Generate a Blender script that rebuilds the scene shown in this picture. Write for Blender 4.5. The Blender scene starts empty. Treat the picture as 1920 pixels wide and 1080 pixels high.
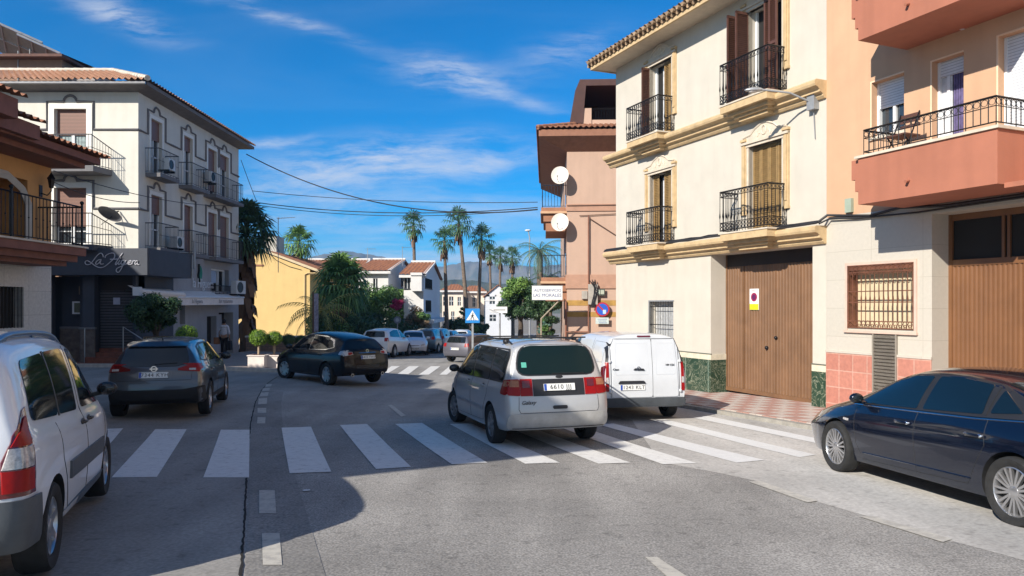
import bpy, bmesh, math, random
from mathutils import Vector, Matrix
from mathutils.bvhtree import BVHTree
random.seed(7)
R = math.radians
COL = bpy.context.scene.collection
CAM_Z = 1.7
F = 1387.0            # focal length in photo pixels, horizon at row 572

# ------------------------------------------------------------------ ground
HK = [(-80, .9), (-10, 1.42), (0, 1.70), (8, 2.13), (12, 2.28), (20, 2.50), (30, 2.75),
      (40, 2.95), (60, 3.4), (100, 4.3), (200, 6.0), (2200, 10.0)]
CK = [(-5000, -.37), (-14, -.37), (-4, 0), (5000, 0)]
def pl(keys, x):
    if x <= keys[0][0]: return keys[0][1]
    for (a, va), (b, vb) in zip(keys, keys[1:]):
        if x <= b: return va + (vb - va) * (x - a) / (b - a)
    return keys[-1][1]
def gz(x, y): return CAM_Z - pl(HK, y) - pl(CK, x)
def G(px, py):
    """ground point that lies under photo pixel (px, py)"""
    lo, hi = 1.0, 400.0
    for _ in range(50):
        d = (lo + hi) / 2
        h = CAM_Z - gz((px - 960) / F * d, d)
        if h / d > (py - 572) / F: lo = d
        else: hi = d
    return ((px - 960) / F * d, d)

# ------------------------------------------------------------------ materials
MATS = {}
def new_mat(name):
    m = bpy.data.materials.new(name); m.use_nodes = True
    nt = m.node_tree; b = nt.nodes['Principled BSDF']
    return m, nt, b
def mat(name, col, rough=.7, var=.12, scale=4.0, bump=0.0, bscale=40.0, metal=0.0, coat=0.0, spec=.5,
        streak=0.0, col2=None, trans=0.0, emit=None):
    if name in MATS: return MATS[name]
    m, nt, b = new_mat(name)
    N = nt.nodes; L = nt.links
    b.inputs['Roughness'].default_value = rough
    b.inputs['Metallic'].default_value = metal
    b.inputs['Coat Weight'].default_value = coat
    b.inputs['Coat Roughness'].default_value = .03
    b.inputs['Specular IOR Level'].default_value = spec
    tc = N.new('ShaderNodeTexCoord')
    if var > 0 or streak > 0:
        n = N.new('ShaderNodeTexNoise'); n.inputs['Scale'].default_value = scale; n.inputs['Detail'].default_value = 6
        n.inputs['Roughness'].default_value = .65
        L.new(tc.outputs['Object'], n.inputs['Vector'])
        r = N.new('ShaderNodeValToRGB')
        c2 = col2 or tuple(c * (1 - var * 1.6) for c in col)
        c1 = tuple(min(1, c * (1 + var * .6)) for c in col) if col2 is None else col
        r.color_ramp.elements[0].position = .3; r.color_ramp.elements[1].position = .72
        r.color_ramp.elements[0].color = (*c2, 1); r.color_ramp.elements[1].color = (*c1, 1)
        L.new(n.outputs['Fac'], r.inputs['Fac']); out = r.outputs['Color']
        if streak > 0:
            mp = N.new('ShaderNodeMapping'); mp.inputs['Scale'].default_value = (2.2, 2.2, .16)
            L.new(tc.outputs['Object'], mp.inputs['Vector'])
            n2 = N.new('ShaderNodeTexNoise'); n2.inputs['Scale'].default_value = 1.6; n2.inputs['Detail'].default_value = 8
            L.new(mp.outputs['Vector'], n2.inputs['Vector'])
            r2 = N.new('ShaderNodeMapRange'); r2.inputs['From Min'].default_value = .45; r2.inputs['From Max'].default_value = .75
            r2.inputs['To Min'].default_value = 1; r2.inputs['To Max'].default_value = 1 - streak
            L.new(n2.outputs['Fac'], r2.inputs['Value'])
            mx = N.new('ShaderNodeMix'); mx.data_type = 'RGBA'; mx.blend_type = 'MULTIPLY'; mx.inputs['Factor'].default_value = 1
            L.new(out, mx.inputs[6]); L.new(r2.outputs['Result'], mx.inputs[7]); out = mx.outputs[2]
        L.new(out, b.inputs['Base Color'])
    else:
        b.inputs['Base Color'].default_value = (*col, 1)
    if bump > 0:
        nb = N.new('ShaderNodeTexNoise'); nb.inputs['Scale'].default_value = bscale; nb.inputs['Detail'].default_value = 5
        L.new(tc.outputs['Object'], nb.inputs['Vector'])
        bp = N.new('ShaderNodeBump'); bp.inputs['Strength'].default_value = bump; bp.inputs['Distance'].default_value = .02
        L.new(nb.outputs['Fac'], bp.inputs['Height']); L.new(bp.outputs['Normal'], b.inputs['Normal'])
    if trans > 0: b.inputs['Transmission Weight'].default_value = trans
    MATS[name] = m
    return m

# ------------------------------------------------------------------ mesh builder
class MB:
    def __init__(s): s.v = []; s.f = []; s.m = []; s.cur = 0
    def add(s, vs, fs, mi=None):
        o = len(s.v); s.v += [tuple(v) for v in vs]
        for f in fs:
            s.f.append(tuple(i + o for i in f)); s.m.append(s.cur if mi is None else mi)
    def box(s, x0, x1, y0, y1, z0, z1, M=None):
        vs = [(x, y, z) for z in (z0, z1) for y in (y0, y1) for x in (x0, x1)]
        if M: vs = [M @ Vector(v) for v in vs]
        s.add(vs, [(0, 2, 3, 1), (4, 5, 7, 6), (0, 1, 5, 4), (2, 6, 7, 3), (0, 4, 6, 2), (1, 3, 7, 5)])
    def quad(s, a, b, c, d): s.add([a, b, c, d], [(0, 1, 2, 3)])
    def prism(s, pts, z0, z1):
        n = len(pts)
        ar = sum(pts[i][0] * pts[(i + 1) % n][1] - pts[(i + 1) % n][0] * pts[i][1] for i in range(n))
        if ar < 0: pts = pts[::-1]
        s.add([(x, y, z0) for x, y in pts] + [(x, y, z1) for x, y in pts],
              [tuple(range(n))[::-1], tuple(range(n, 2 * n))] + [(i, (i + 1) % n, n + (i + 1) % n, n + i) for i in range(n)])
    def extr(s, pts, axis, a, b):
        """pts 2-D profile extruded along 'x' or 'y' (pts are (other, z))"""
        n = len(pts)
        if axis == 'x': P = lambda t, p: (t, p[0], p[1])
        else: P = lambda t, p: (p[0], t, p[1])
        s.add([P(a, p) for p in pts] + [P(b, p) for p in pts],
              [tuple(range(n)), tuple(range(n, 2 * n))[::-1]] + [(i, n + i, n + (i + 1) % n, (i + 1) % n) for i in range(n)])
    def tube(s, pts, r, n=6, closed=False, cap=True):
        pts = [Vector(p) for p in pts]; k = len(pts)
        rs = r if isinstance(r, (list, tuple)) else [r] * k
        rings = []; prev = None
        for i, p in enumerate(pts):
            if closed: t = pts[(i + 1) % k] - pts[i - 1]
            else: t = pts[min(i + 1, k - 1)] - pts[max(i - 1, 0)]
            if t.length < 1e-9: t = Vector((0, 0, 1))
            t.normalize()
            if prev is None:
                a = Vector((0, 0, 1)) if abs(t.z) < .9 else Vector((1, 0, 0))
                u = t.cross(a).normalized()
            else:
                u = (prev - t * prev.dot(t))
                if u.length < 1e-6: u = t.cross(Vector((0, 0, 1)))
                u.normalize()
            prev = u; w = t.cross(u)
            rings.append([p + (u * math.cos(2 * math.pi * j / n) + w * math.sin(2 * math.pi * j / n)) * rs[i] for j in range(n)])
        vs = [v for ring in rings for v in ring]; fs = []
        for i in range(k if closed else k - 1):
            i2 = (i + 1) % k
            for j in range(n): fs.append((i * n + j, i * n + (j + 1) % n, i2 * n + (j + 1) % n, i2 * n + j))
        if cap and not closed: fs += [tuple(range(n))[::-1], tuple(range((k - 1) * n, k * n))]
        s.add(vs, fs)
    def bar(s, a, b, w=.02, h=None, n=4): s.tube([a, b], w * .7, n)
    def lathe(s, prof, n=20, axis='z', c=(0, 0, 0)):
        """prof list of (r, h)"""
        vs = []
        for r_, h in prof:
            for j in range(n):
                a = 2 * math.pi * j / n; x, y = r_ * math.cos(a), r_ * math.sin(a)
                v = (x, y, h) if axis == 'z' else ((x, h, y) if axis == 'y' else (h, x, y))
                vs.append((v[0] + c[0], v[1] + c[1], v[2] + c[2]))
        fs = []
        for i in range(len(prof) - 1):
            for j in range(n):
                q = (i * n + j, i * n + (j + 1) % n, (i + 1) * n + (j + 1) % n, (i + 1) * n + j)
                fs.append(q if axis != 'y' else q[::-1])
        s.add(vs, fs)
    def ball(s, c, r, n=10, sq=(1, 1, 1)):
        prof = [(r * math.sin(math.pi * i / n), -r * math.cos(math.pi * i / n)) for i in range(n + 1)]
        o = len(s.v); s.lathe(prof, n + 2)
        for i in range(o, len(s.v)):
            v = s.v[i]; s.v[i] = (v[0] * sq[0] + c[0], v[1] * sq[1] + c[1], v[2] * sq[2] + c[2])
    def disc(s, c, r, nrm='y', n=20, th=.01):
        prof = [(0, -th), (r, -th), (r, 0), (0, 0)]
        s.lathe(prof, n, nrm, c)
    def build(s, name, mats, parent=None, smooth=None, loc=None):
        me = bpy.data.meshes.new(name)
        me.from_pydata(s.v, [], s.f); me.update()
        if not isinstance(mats, (list, tuple)): mats = [mats]
        for m in mats: me.materials.append(m)
        if len(mats) > 1: me.polygons.foreach_set('material_index', s.m)
        if smooth is not None:
            me.shade_smooth()
            if smooth > 0: me.set_sharp_from_angle(angle=R(smooth))
        o = bpy.data.objects.new(name, me); COL.objects.link(o)
        if parent: o.parent = parent
        if loc: o.location = loc
        return o

def tag(o, label=None, cat=None, group=None, kind=None):
    if label: o['label'] = label
    if cat: o['category'] = cat
    if group: o['group'] = group
    if kind: o['kind'] = kind
    return o
def thing(name, label, cat, loc=(0, 0, 0), rz=0, group=None, rx=0):
    o = bpy.data.objects.new(name, None); COL.objects.link(o)
    o.empty_display_size = .2
    o.location = loc; o.rotation_euler = (rx, 0, rz)
    return tag(o, label, cat, group)
def copy_tree(o, parent=None):
    c = o.copy(); COL.objects.link(c); c.parent = parent
    for ch in list(o.children): copy_tree(ch, c)
    return c

def text_mesh(txt, size, ext=.004, shear=0.0, bold=0.0, spacing=1.0):
    """lettering as (verts, faces), centred, lying in the XY plane"""
    cu = bpy.data.curves.new('t', 'FONT'); cu.body = txt; cu.size = size; cu.extrude = ext
    cu.align_x = 'CENTER'; cu.align_y = 'CENTER'; cu.shear = shear; cu.offset = bold; cu.resolution_u = 3
    cu.space_character = spacing
    ob = bpy.data.objects.new('t', cu); COL.objects.link(ob)
    dg = bpy.context.evaluated_depsgraph_get()
    me = bpy.data.meshes.new_from_object(ob.evaluated_get(dg))
    vs = [tuple(v.co) for v in me.vertices]; fs = [tuple(p.vertices) for p in me.polygons]
    bpy.data.objects.remove(ob); bpy.data.curves.remove(cu); bpy.data.meshes.remove(me)
    return vs, fs
def text_on(mb, txt, size, M, **k):
    vs, fs = text_mesh(txt, size, **k)
    mb.add([tuple(M @ Vector(v)) for v in vs], fs)
def facing(loc, rz=0.0):
    """matrix that stands XY lettering upright, read from the -y side"""
    return Matrix.Translation(loc) @ Matrix.Rotation(rz, 4, 'Z') @ Matrix.Rotation(R(90), 4, 'X')

# ------------------------------------------------------------------ ground sheets
def sheet(name, polys, dz, m, skirt=0.0, kind='structure', extra=()):
    """flat polygons laid on the terrain; cut where the terrain bends; optional skirt downwards"""
    bm = bmesh.new()
    for poly in polys:
        vs = [bm.verts.new((x, y, 0)) for x, y in poly]
        f = bm.faces.new(vs); f.normal_update()
        if f.normal.z < 0: f.normal_flip()
    for k, _ in HK[1:-1]:
        bmesh.ops.bisect_plane(bm, geom=bm.verts[:] + bm.edges[:] + bm.faces[:], plane_co=(0, k, 0), plane_no=(0, 1, 0))
    for k, _ in CK[1:-1]:
        bmesh.ops.bisect_plane(bm, geom=bm.verts[:] + bm.edges[:] + bm.faces[:], plane_co=(k, 0, 0), plane_no=(1, 0, 0))
    for v in bm.verts: v.co.z = gz(v.co.x, v.co.y) + dz
    if skirt:
        be = [e for e in bm.edges if e.is_boundary]
        r = bmesh.ops.extrude_edge_only(bm, edges=be)
        for v in r['geom']:
            if isinstance(v, bmesh.types.BMVert): v.co.z -= skirt
        bmesh.ops.recalc_face_normals(bm, faces=bm.faces[:])
    me = bpy.data.meshes.new(name); bm.to_mesh(me); bm.free()
    me.materials.append(m)
    o = bpy.data.objects.new(name, me); COL.objects.link(o)
    if kind: o['kind'] = kind
    return o

# ------------------------------------------------------------------ tiled roof
def tile_roof(mb, A, B, C, D, pitch=.22, amp=.045, course=.36, seg=6):
    """corrugated clay tiles; A-B is the eave (left to right), D-C the ridge"""
    A, B, C, D = map(Vector, (A, B, C, D))
    e = (B - A).normalized(); up = ((D + C) / 2 - (A + B) / 2); up = (up - e * up.dot(e))
    H = up.length; upn = up.normalized(); n = e.cross(upn).normalized()
    if n.z < 0: n = -n
    rows = max(2, int(H / course)); cols = max(3, int((B - A).length / pitch * seg))
    vs = []; fs = []
    for r_ in range(rows):
        for k in (0, 1):
            v = (r_ + k) / rows
            L_ = A.lerp(D, v); R_ = B.lerp(C, v)
            lift = .035 if k == 0 else 0.0
            for c in range(cols + 1):
                p = L_.lerp(R_, c / cols)
                u = (p - A).dot(e)
                w = math.cos(2 * math.pi * u / pitch)
                vs.append(p + n * (amp * (w if w > 0 else w * .7) + lift))
    W = cols + 1
    for r_ in range(rows * 2 - 1):
        for c in range(cols): fs.append((r_ * W + c, r_ * W + c + 1, (r_ + 1) * W + c + 1, (r_ + 1) * W + c))
    mb.add(vs, fs)
def ridge_cap(mb, a, b, r=.11):
    a, b = Vector(a), Vector(b); n = max(2, int((b - a).length / .4))
    for i in range(n):
        p, q = a.lerp(b, i / n), a.lerp(b, (i + 1.08) / n)
        mb.tube([p, q], [r, r * .86], 8)

# ------------------------------------------------------------------ wall with openings (front face looks to -y)
def wall_holes(mb, x0, x1, z0, z1, holes, y=0.0, depth=.25, back=True):
    xs = sorted({x0, x1} | {h[0] for h in holes} | {h[1] for h in holes})
    zs = sorted({z0, z1} | {h[2] for h in holes} | {h[3] for h in holes})
    def inh(x, z): return any(h[0] < x < h[1] and h[2] < z < h[3] for h in holes)
    for i in range(len(xs) - 1):
        for j in range(len(zs) - 1):
            if not inh((xs[i] + xs[i + 1]) / 2, (zs[j] + zs[j + 1]) / 2):
                mb.quad((xs[i], y, zs[j]), (xs[i + 1], y, zs[j]), (xs[i + 1], y, zs[j + 1]), (xs[i], y, zs[j + 1]))
    for h in holes:
        a, b, c, d = h[:4]; e = y + (h[4] if len(h) > 4 else depth)
        mb.quad((a, y, c), (a, y, d), (a, e, d), (a, e, c)); mb.quad((b, y, d), (b, y, c), (b, e, c), (b, e, d))
        mb.quad((a, y, d), (b, y, d), (b, e, d), (a, e, d)); mb.quad((b, y, c), (a, y, c), (a, e, c), (b, e, c))
# ================================================================== CARS
def paint(name, col, metal=.35, rough=.32, dirt=.0):
    m = mat(name, col, rough=rough, var=.05, scale=2.0, metal=metal, coat=.9)
    return m
M_GLASS = mat('car_glass', (.010, .013, .014), rough=.05, var=0, spec=.6)
M_GLASS2 = mat('car_glass_green', (.004, .013, .012), rough=.06, var=0, spec=.35)
M_BLK = mat('black_rubber', (.012, .012, .013), rough=.75, var=.2, scale=9)
M_TRIM = mat('black_trim', (.02, .02, .022), rough=.45, var=.1)
M_PLAST = mat('grey_bumper_plastic', (.075, .085, .095), rough=.5, var=.15, scale=6, bump=.1)
M_TYRE = mat('tyre_rubber', (.02, .02, .02), rough=.85, var=.3, scale=12, bump=.2, bscale=30)
M_ALLOY = mat('alloy_rim', (.55, .55, .56), rough=.28, var=.05, metal=.85)
M_ALLOYD = mat('dull_rim', (.3, .3, .31), rough=.5, var=.3, scale=14, metal=.5)
M_CHROME = mat('chrome', (.8, .8, .82), rough=.12, var=0, metal=1.0)
M_RED = mat('lamp_red', (.30, .004, .004), rough=.35, var=.15, scale=25, coat=.0, spec=.3)
M_DRED = mat('lamp_dark_red', (.12, .006, .008), rough=.1, var=.1, scale=25, coat=1.0)
M_CLR = mat('lamp_clear', (.55, .52, .5), rough=.1, var=.35, scale=30, coat=1.0)
M_AMB = mat('lamp_amber', (.42, .17, .09), rough=.35, var=.2, scale=25, spec=.3)
M_PLATE = mat('plate_white', (.75, .75, .72), rough=.4, var=.05)
M_PBLUE = mat('plate_blue', (.02, .07, .35), rough=.4, var=0)
M_PTXT = mat('plate_black', (.02, .02, .02), rough=.5, var=0)

def rounded(pts, r=.05, n=4):
    out = []; k = len(pts)
    for i in range(k):
        p = Vector(pts[i]).to_2d(); a = Vector(pts[i - 1]).to_2d(); b = Vector(pts[(i + 1) % k]).to_2d()
        u = a - p; v = b - p; rr = min(r, u.length * .45, v.length * .45)
        s = p + u.normalized() * rr; e = p + v.normalized() * rr
        for j in range(n + 1):
            t = j / n; q = s * (1 - t) ** 2 + p * 2 * t * (1 - t) + e * t * t
            out.append((q.x, q.y))
    return out

class Car:
    VIEW = {'R': (lambda a, b: (a, -4, b), (0, 1, 0)), 'L': (lambda a, b: (a, 4, b), (0, -1, 0)),
            'B': (lambda a, b: (-6, a, b), (1, 0, 0)), 'F': (lambda a, b: (6, a, b), (-1, 0, 0)),
            'T': (lambda a, b: (a, b, 4), (0, 0, -1)),
            'D': (lambda a, b: (a * .7071 - 3.54, -a * .7071 - 3.54, b), (.7071, .7071, 0)), 'E': (lambda a, b: (a * .7071 - 3.54, a * .7071 + 3.54, b), (.7071, -.7071, 0))}
    def __init__(s, name, label, cat, spec, loc, heading, group=None, detail=2):
        s.sp = spec
        x, y = loc; pitch = math.atan((gz(x, y) - gz(x + math.cos(heading) * 1.3, y + math.sin(heading) * 1.3)) / 1.3)
        s.root = thing(name, label, cat, (x, y, gz(x, y) + .006), heading, group)
        # follow the slope: rotate about the car's lateral axis
        s.root.rotation_euler = (Matrix.Rotation(heading, 3, 'Z') @ Matrix.Rotation(pitch, 3, 'Y')).to_euler()
        s.body(spec, detail)
        s.wheels(spec)
    def body(s, sp, detail):
        xs = sp['xs']; rows = []
        for x in xs:
            zt = pl(sp['zt'], x); dr = pl(sp['drop'], x); yr = pl(sp['yr'], x); zb = pl(sp['zb'], x)
            yb = pl(sp['yb'], x); ys = pl(sp['ys'], x); zs = pl(sp['zs'], x)
            z2 = max(zt - dr, zb + .012)
            rows.append([(x, 0, max(zt, z2 + .01)), (x, yr * .72, max(zt, z2 + .01) - dr * .22), (x, yr, z2), (x, (yr + yb) / 2 + .025, (z2 + zb) / 2),
                         (x, yb, zb), (x, ys, zb - .13), (x, ys + .005, .56), (x, ys - .03, zs), (x, 0, zs)])
        for end in ('tail', 'nose'):
            e = sp[end]                       # rows 0..8 : (x, y, z)
            if end == 'tail': rows.insert(0, e)
            else: rows.append(e)
        bm = bmesh.new(); cl = bm.edges.layers.float.new('crease_edge')
        n = 9; V = []
        for st in rows:
            L = [bm.verts.new((p[0], p[1], p[2])) for p in st]
            Rr = [L[0]] + [bm.verts.new((p[0], -p[1], p[2])) for p in st[1:8]] + [L[8]]
            V.append((L, Rr))
        for i in range(len(rows) - 1):
            for side in (0, 1):
                for j in range(8):
                    q = (V[i][side][j], V[i + 1][side][j], V[i + 1][side][j + 1], V[i][side][j + 1])
                    bm.faces.new(q if side == 0 else q[::-1])
        for idx, bul in ((0, -sp['bulge'][0]), (-1, sp['bulge'][1])):
            L, Rr = V[idx]
            C = [L[0]] + [bm.verts.new((L[j].co.x + bul, 0, L[j].co.z + (.012 if j in (1, 2) else 0))) for j in range(1, 8)] + [L[8]]
            def fc(q):
                q = [v for k, v in enumerate(q) if v not in q[:k]]
                f = bm.faces.new(q)
            for j in range(1, 7):
                for S in (L, Rr): fc([S[j], C[j], C[j + 1], S[j + 1]])
            fc([C[0], L[1], C[1], Rr[1]]); fc([L[7], C[7], Rr[7], C[8]])
        bmesh.ops.recalc_face_normals(bm, faces=bm.faces[:])
        cr = sp.get('crease', {2: .35, 4: .45, 7: .6})
        for i in range(len(rows) - 1):
            for side in (0, 1):
                for j, c in cr.items():
                    e = bm.edges.get((V[i][side][j], V[i + 1][side][j]))
                    if e: e[cl] = c
        for idx, c in ((0, sp.get('tcr', .45)), (-1, .3)):
            for side in (0, 1):
                for j in range(1, 7):
                    e = bm.edges.get((V[idx][side][j], V[idx][side][j + 1]))
                    if e: e[cl] = c
        me = bpy.data.meshes.new('body'); bm.to_mesh(me); bm.free()
        me.materials.append(sp['paint']); me.materials.append(M_BLK)
        o = bpy.data.objects.new('body', me); COL.objects.link(o)
        md = o.modifiers.new('s', 'SUBSURF'); md.levels = md.render_levels = detail
        dg = bpy.context.evaluated_depsgraph_get()
        me2 = bpy.data.meshes.new_from_object(o.evaluated_get(dg))
        s.bvh = BVHTree.FromPolygons([v.co for v in me2.vertices], [tuple(p.vertices) for p in me2.polygons])
        o.modifiers.clear(); o.data = me2
        r = sp['r'] + sp.get('gap', .055); cut = MB(); yo = sp['ytrack']
        for ax in sp['axles']:
            for sg in (-1, 1):
                k = 28; y0, y1 = (yo - .28) * sg, (yo + .4) * sg
                pts = [(ax + r * math.cos(2 * math.pi * j / k), sp['r'] + r * math.sin(2 * math.pi * j / k)) for j in range(k)]
                cut.extr(pts, 'y', min(y0, y1), max(y0, y1))
        co = cut.build('cutter', M_BLK)
        cb = bmesh.new(); cb.from_mesh(co.data); bmesh.ops.recalc_face_normals(cb, faces=cb.faces[:]); cb.to_mesh(co.data); cb.free()
        co.data.materials.clear(); co.data.materials.append(sp['paint']); co.data.materials.append(M_BLK)
        for p in co.data.polygons: p.material_index = 1
        b = o.modifiers.new('b', 'BOOLEAN'); b.operation = 'DIFFERENCE'; b.object = co; b.solver = 'EXACT'
        dg = bpy.context.evaluated_depsgraph_get()
        me3 = bpy.data.meshes.new_from_object(o.evaluated_get(dg))
        o.modifiers.clear(); o.data = me3; bpy.data.objects.remove(co)
        for p in me3.polygons:
            if p.normal.z < -.7 and p.center.z < .4: p.material_index = 1
        me3.shade_smooth(); me3.set_sharp_from_angle(angle=R(38))
        o.parent = s.root; s.o = o
    def hit(s, a, b, view):
        f, d = s.VIEW[view]
        h, nrm, _, _ = s.bvh.ray_cast(Vector(f(a, b)), Vector(d))
        if h is None:
            h, nrm, _, _ = s.bvh.find_nearest(Vector(f(a, b)) + Vector(d) * (3.2 if view in 'RL' else 3.9))
        if nrm.dot(Vector(d)) > 0: nrm = -nrm
        return h, nrm
    def patch(s, pts, view, m, name, off=.006, parent=None, res=.09, skirt=.02, mb=None, label=None, smooth=True):
        bm = bmesh.new()
        f = bm.faces.new([bm.verts.new((a, b, 0)) for a, b in pts])
        for ax in (0, 1):
            lo = min(p[ax] for p in pts); hi = max(p[ax] for p in pts); k = int((hi - lo) / res)
            for i in range(1, k + 1):
                c = [0, 0, 0]; nn = [0, 0, 0]; c[ax] = lo + (hi - lo) * i / (k + 1); nn[ax] = 1
                bmesh.ops.bisect_plane(bm, geom=bm.verts[:] + bm.edges[:] + bm.faces[:], plane_co=c, plane_no=nn)
        nr = {}
        for v in bm.verts:
            h, n_ = s.hit(v.co.x, v.co.y, view); nr[v] = n_; v.co = h + n_ * off
        r = bmesh.ops.extrude_edge_only(bm, edges=[e for e in bm.edges if e.is_boundary])
        d = Vector(s.VIEW[view][1])
        for g in r['geom']:
            if isinstance(g, bmesh.types.BMVert): g.co += d * skirt
        bmesh.ops.recalc_face_normals(bm, faces=bm.faces[:])
        # make sure it faces outwards
        bm.faces.ensure_lookup_table()
        big = max(bm.faces, key=lambda q: q.calc_area() if abs(q.normal.dot(d)) > .3 else 0)
        if big.normal.dot(d) > 0: bmesh.ops.reverse_faces(bm, faces=bm.faces[:])
        me = bpy.data.meshes.new(name); bm.to_mesh(me); bm.free(); me.materials.append(m)
        if smooth: me.shade_smooth(); me.set_sharp_from_angle(angle=R(35))
        o = bpy.data.objects.new(name, me); COL.objects.link(o); o.parent = parent or s.root
        if label: o['label'] = label
        return o
    def sides(s, pts, m, name, **k):
        return [s.patch(pts, 'R', m, name, **k), s.patch(pts, 'L', m, name, **k)]
    def mirror_back(s, pts, m, name, view='B', **k):
        return [s.patch(pts, view, m, name, **k), s.patch([(-a, b) for a, b in pts][::-1], view, m, name, **k)]
    def line(s, mb, pts, view, r=.004, res=.06, off=0.0):
        P = []
        for (a, b), (c, d) in zip(pts, pts[1:]):
            k = max(1, int(math.hypot(c - a, d - b) / res))
            for i in range(k): P.append((a + (c - a) * i / k, b + (d - b) * i / k))
        P.append(pts[-1])
        mb.tube([s.hit(a, b, view)[0] + s.hit(a, b, view)[1] * off for a, b in P], r, 4)
    def wheels(s, sp):
        r = sp['r']; w = .215; rr = r * sp.get('rimr', .66)
        ty = MB(); h = w / 2
        ty.lathe([(rr - .01, -h + .03), (rr + .012, -h + .008), (r * .93, -h), (r * .985, -h + .022), (r, -h + .05), (r, h - .05), (r * .985, h - .022), (r * .93, h), (rr, h - .02)], 36, 'y')
        for k in (-.045, 0, .045): ty.lathe([(r + .001, k - .004), (r - .006, k), (r + .001, k + .004)], 36, 'y')
        rim = MB(); n = sp.get('spokes', 10); kind = sp.get('rimkind', 'thin')
        rim.lathe([(rr, -h + .025), (rr - .012, -h + .018), (rr - .02, -h + .03), (rr - .025, -h + .09), (rr - .03, h - .03)], 36, 'y')
        rim.lathe([(0, -h + .018), (.03, -h + .018), (.055, -h + .028), (.06, -h + .06)], 16, 'y')
        for k in range(n):
            for dd in ((-.5, .5) if kind == 'double' else (0,)):
                a = 2 * math.pi * (k + dd * .42) / n
                w0, w1 = sp.get('sw', (.014, .012))
                c_, s_ = math.cos(a), math.sin(a)
                def P(rad, t, y): return (rad * c_ - t * s_, y, rad * s_ + t * c_)
                y0, y1 = -h + .03, -h + .022
                vs = [P(.045, -w0, y0), P(.045, w0, y0), P(rr - .012, w1, y1), P(rr - .012, -w1, y1),
                      P(.045, -w0, y0 + .03), P(.045, w0, y0 + .03), P(rr - .012, w1, y1 + .03), P(rr - .012, -w1, y1 + .03)]
                rim.add(vs, [(3, 2, 1, 0), (4, 5, 6, 7), (0, 1, 5, 4), (2, 3, 7, 6), (1, 2, 6, 5), (3, 0, 4, 7)])
        dk = MB(); dk.lathe([(0, -h + .085), (rr - .03, -h + .085)], 24, 'y'); dk.lathe([(rr - .11, -h + .075), (.07, -h + .075)], 24, 'y')
        tm = ty.build('wheel', M_TYRE, s.root, 40); rm = rim.build('rim', sp.get('rimmat', M_ALLOY), tm, 30); dm = dk.build('brake_disc', M_BLK, tm)
        first = True
        for ax in sp['axles']:
            for sg in (-1, 1):
                if first: t = tm; first = False
                else:
                    t = tm.copy(); COL.objects.link(t); t.parent = s.root
                    for c in (rm, dm):
                        c2 = c.copy(); COL.objects.link(c2); c2.parent = t
                t.location = (ax, sg * (sp['ytrack'] - w / 2 + .02), r)
                st = sp.get('steer', 0) if ax > 0 else 0
                t.rotation_euler = (0, .3 * ax, (R(180) if sg > 0 else 0) + st)
    def plate(s, x_y, z, txt, view='B', w=.52, h=.11, parent=None, tilt=True):
        hpt, nrm = s.hit(x_y, z, view)
        sg = -1 if view == 'B' else 1
        p = hpt + Vector((sg * .02, 0, 0))
        b = MB(); b.box(-w / 2, w / 2, -.006, .006, -h / 2, h / 2)
        o = b.build('number_plate', M_PLATE, parent or s.root)
        o.location = p; o.rotation_euler = (math.asin(max(-1, min(1, nrm.z))) * -1, 0, R(-90) if view == 'B' else R(90))
        e = MB(); e.box(-w / 2 + .004, -w / 2 + .045, -.009, -.006, -h / 2 + .004, h / 2 - .004); e.build('blue_strip', M_PBLUE, o)
        t = MB(); text_on(t, txt, h * .92, facing((.022, -.008, -.002)), ext=.0015, spacing=1.15); t.build('plate_lettering', M_PTXT, o)
        return o
    def badge(s, txt, size, y, z, view='B', m=None, shear=0.0):
        h, nrm = s.hit(y, z, view); mb = MB()
        M_ = Matrix.Translation(h + Vector((-.02, 0, 0))) @ Matrix.Rotation(R(-90), 4, 'Z') @ Matrix.Rotation(R(90), 4, 'X')
        text_on(mb, txt, size, M_, ext=.003, shear=shear)
        return mb.build('badge', m or M_TRIM, s.root)
    def mirrors(s, x, z, m, y=None, sz=1.0):
        sz *= .92
        for sg in (-1, 1):
            h, n_ = s.hit(x, z, 'R' if sg < 0 else 'L')
            b = MB(); yy = h.y + sg * .13
            b.ball((x + .01, yy, z + .06), .1 * sz, 8, (.62, 1.15, .8))
            b.tube([(x + .02, h.y, z), (x + .02, yy, z + .03)], .025, 6)
            o = b.build('wing_mirror', m, s.root, 60)
            g = MB(); g.ball((x - .042 * sz, yy, z + .06), .082 * sz, 8, (.28, 1.1, .78)); g.build('mirror_glass', M_GLASS, o, 60)

def base_spec(**k):
    sp = dict(drop=[(-9, .07), (9, .07)], zs=[(-9, .25), (9, .25)], bulge=(.06, .12), r=.33, rimr=.66, gap=.055)
    sp.update(k); return sp
def endrows(xr, zt, yr, drop, xb, yb, zb, xs_, ys, xm, xbot, zs, topx=None):
    """tail/nose rows: roof x, belt x, shoulder x, bumper x, bottom x"""
    tx = topx if topx is not None else xr
    return [(tx, 0, zt), (tx, yr * .72, zt - drop * .22), (xr, yr, zt - drop), ((xr + xb) / 2, (yr + yb) / 2 + .02, (zt - drop + zb) / 2),
            (xb, yb, zb), (xs_, ys, zb - .13), (xm, ys - .01, .52), (xbot, ys - .05, zs), (xbot * .97, 0, zs)]

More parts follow.
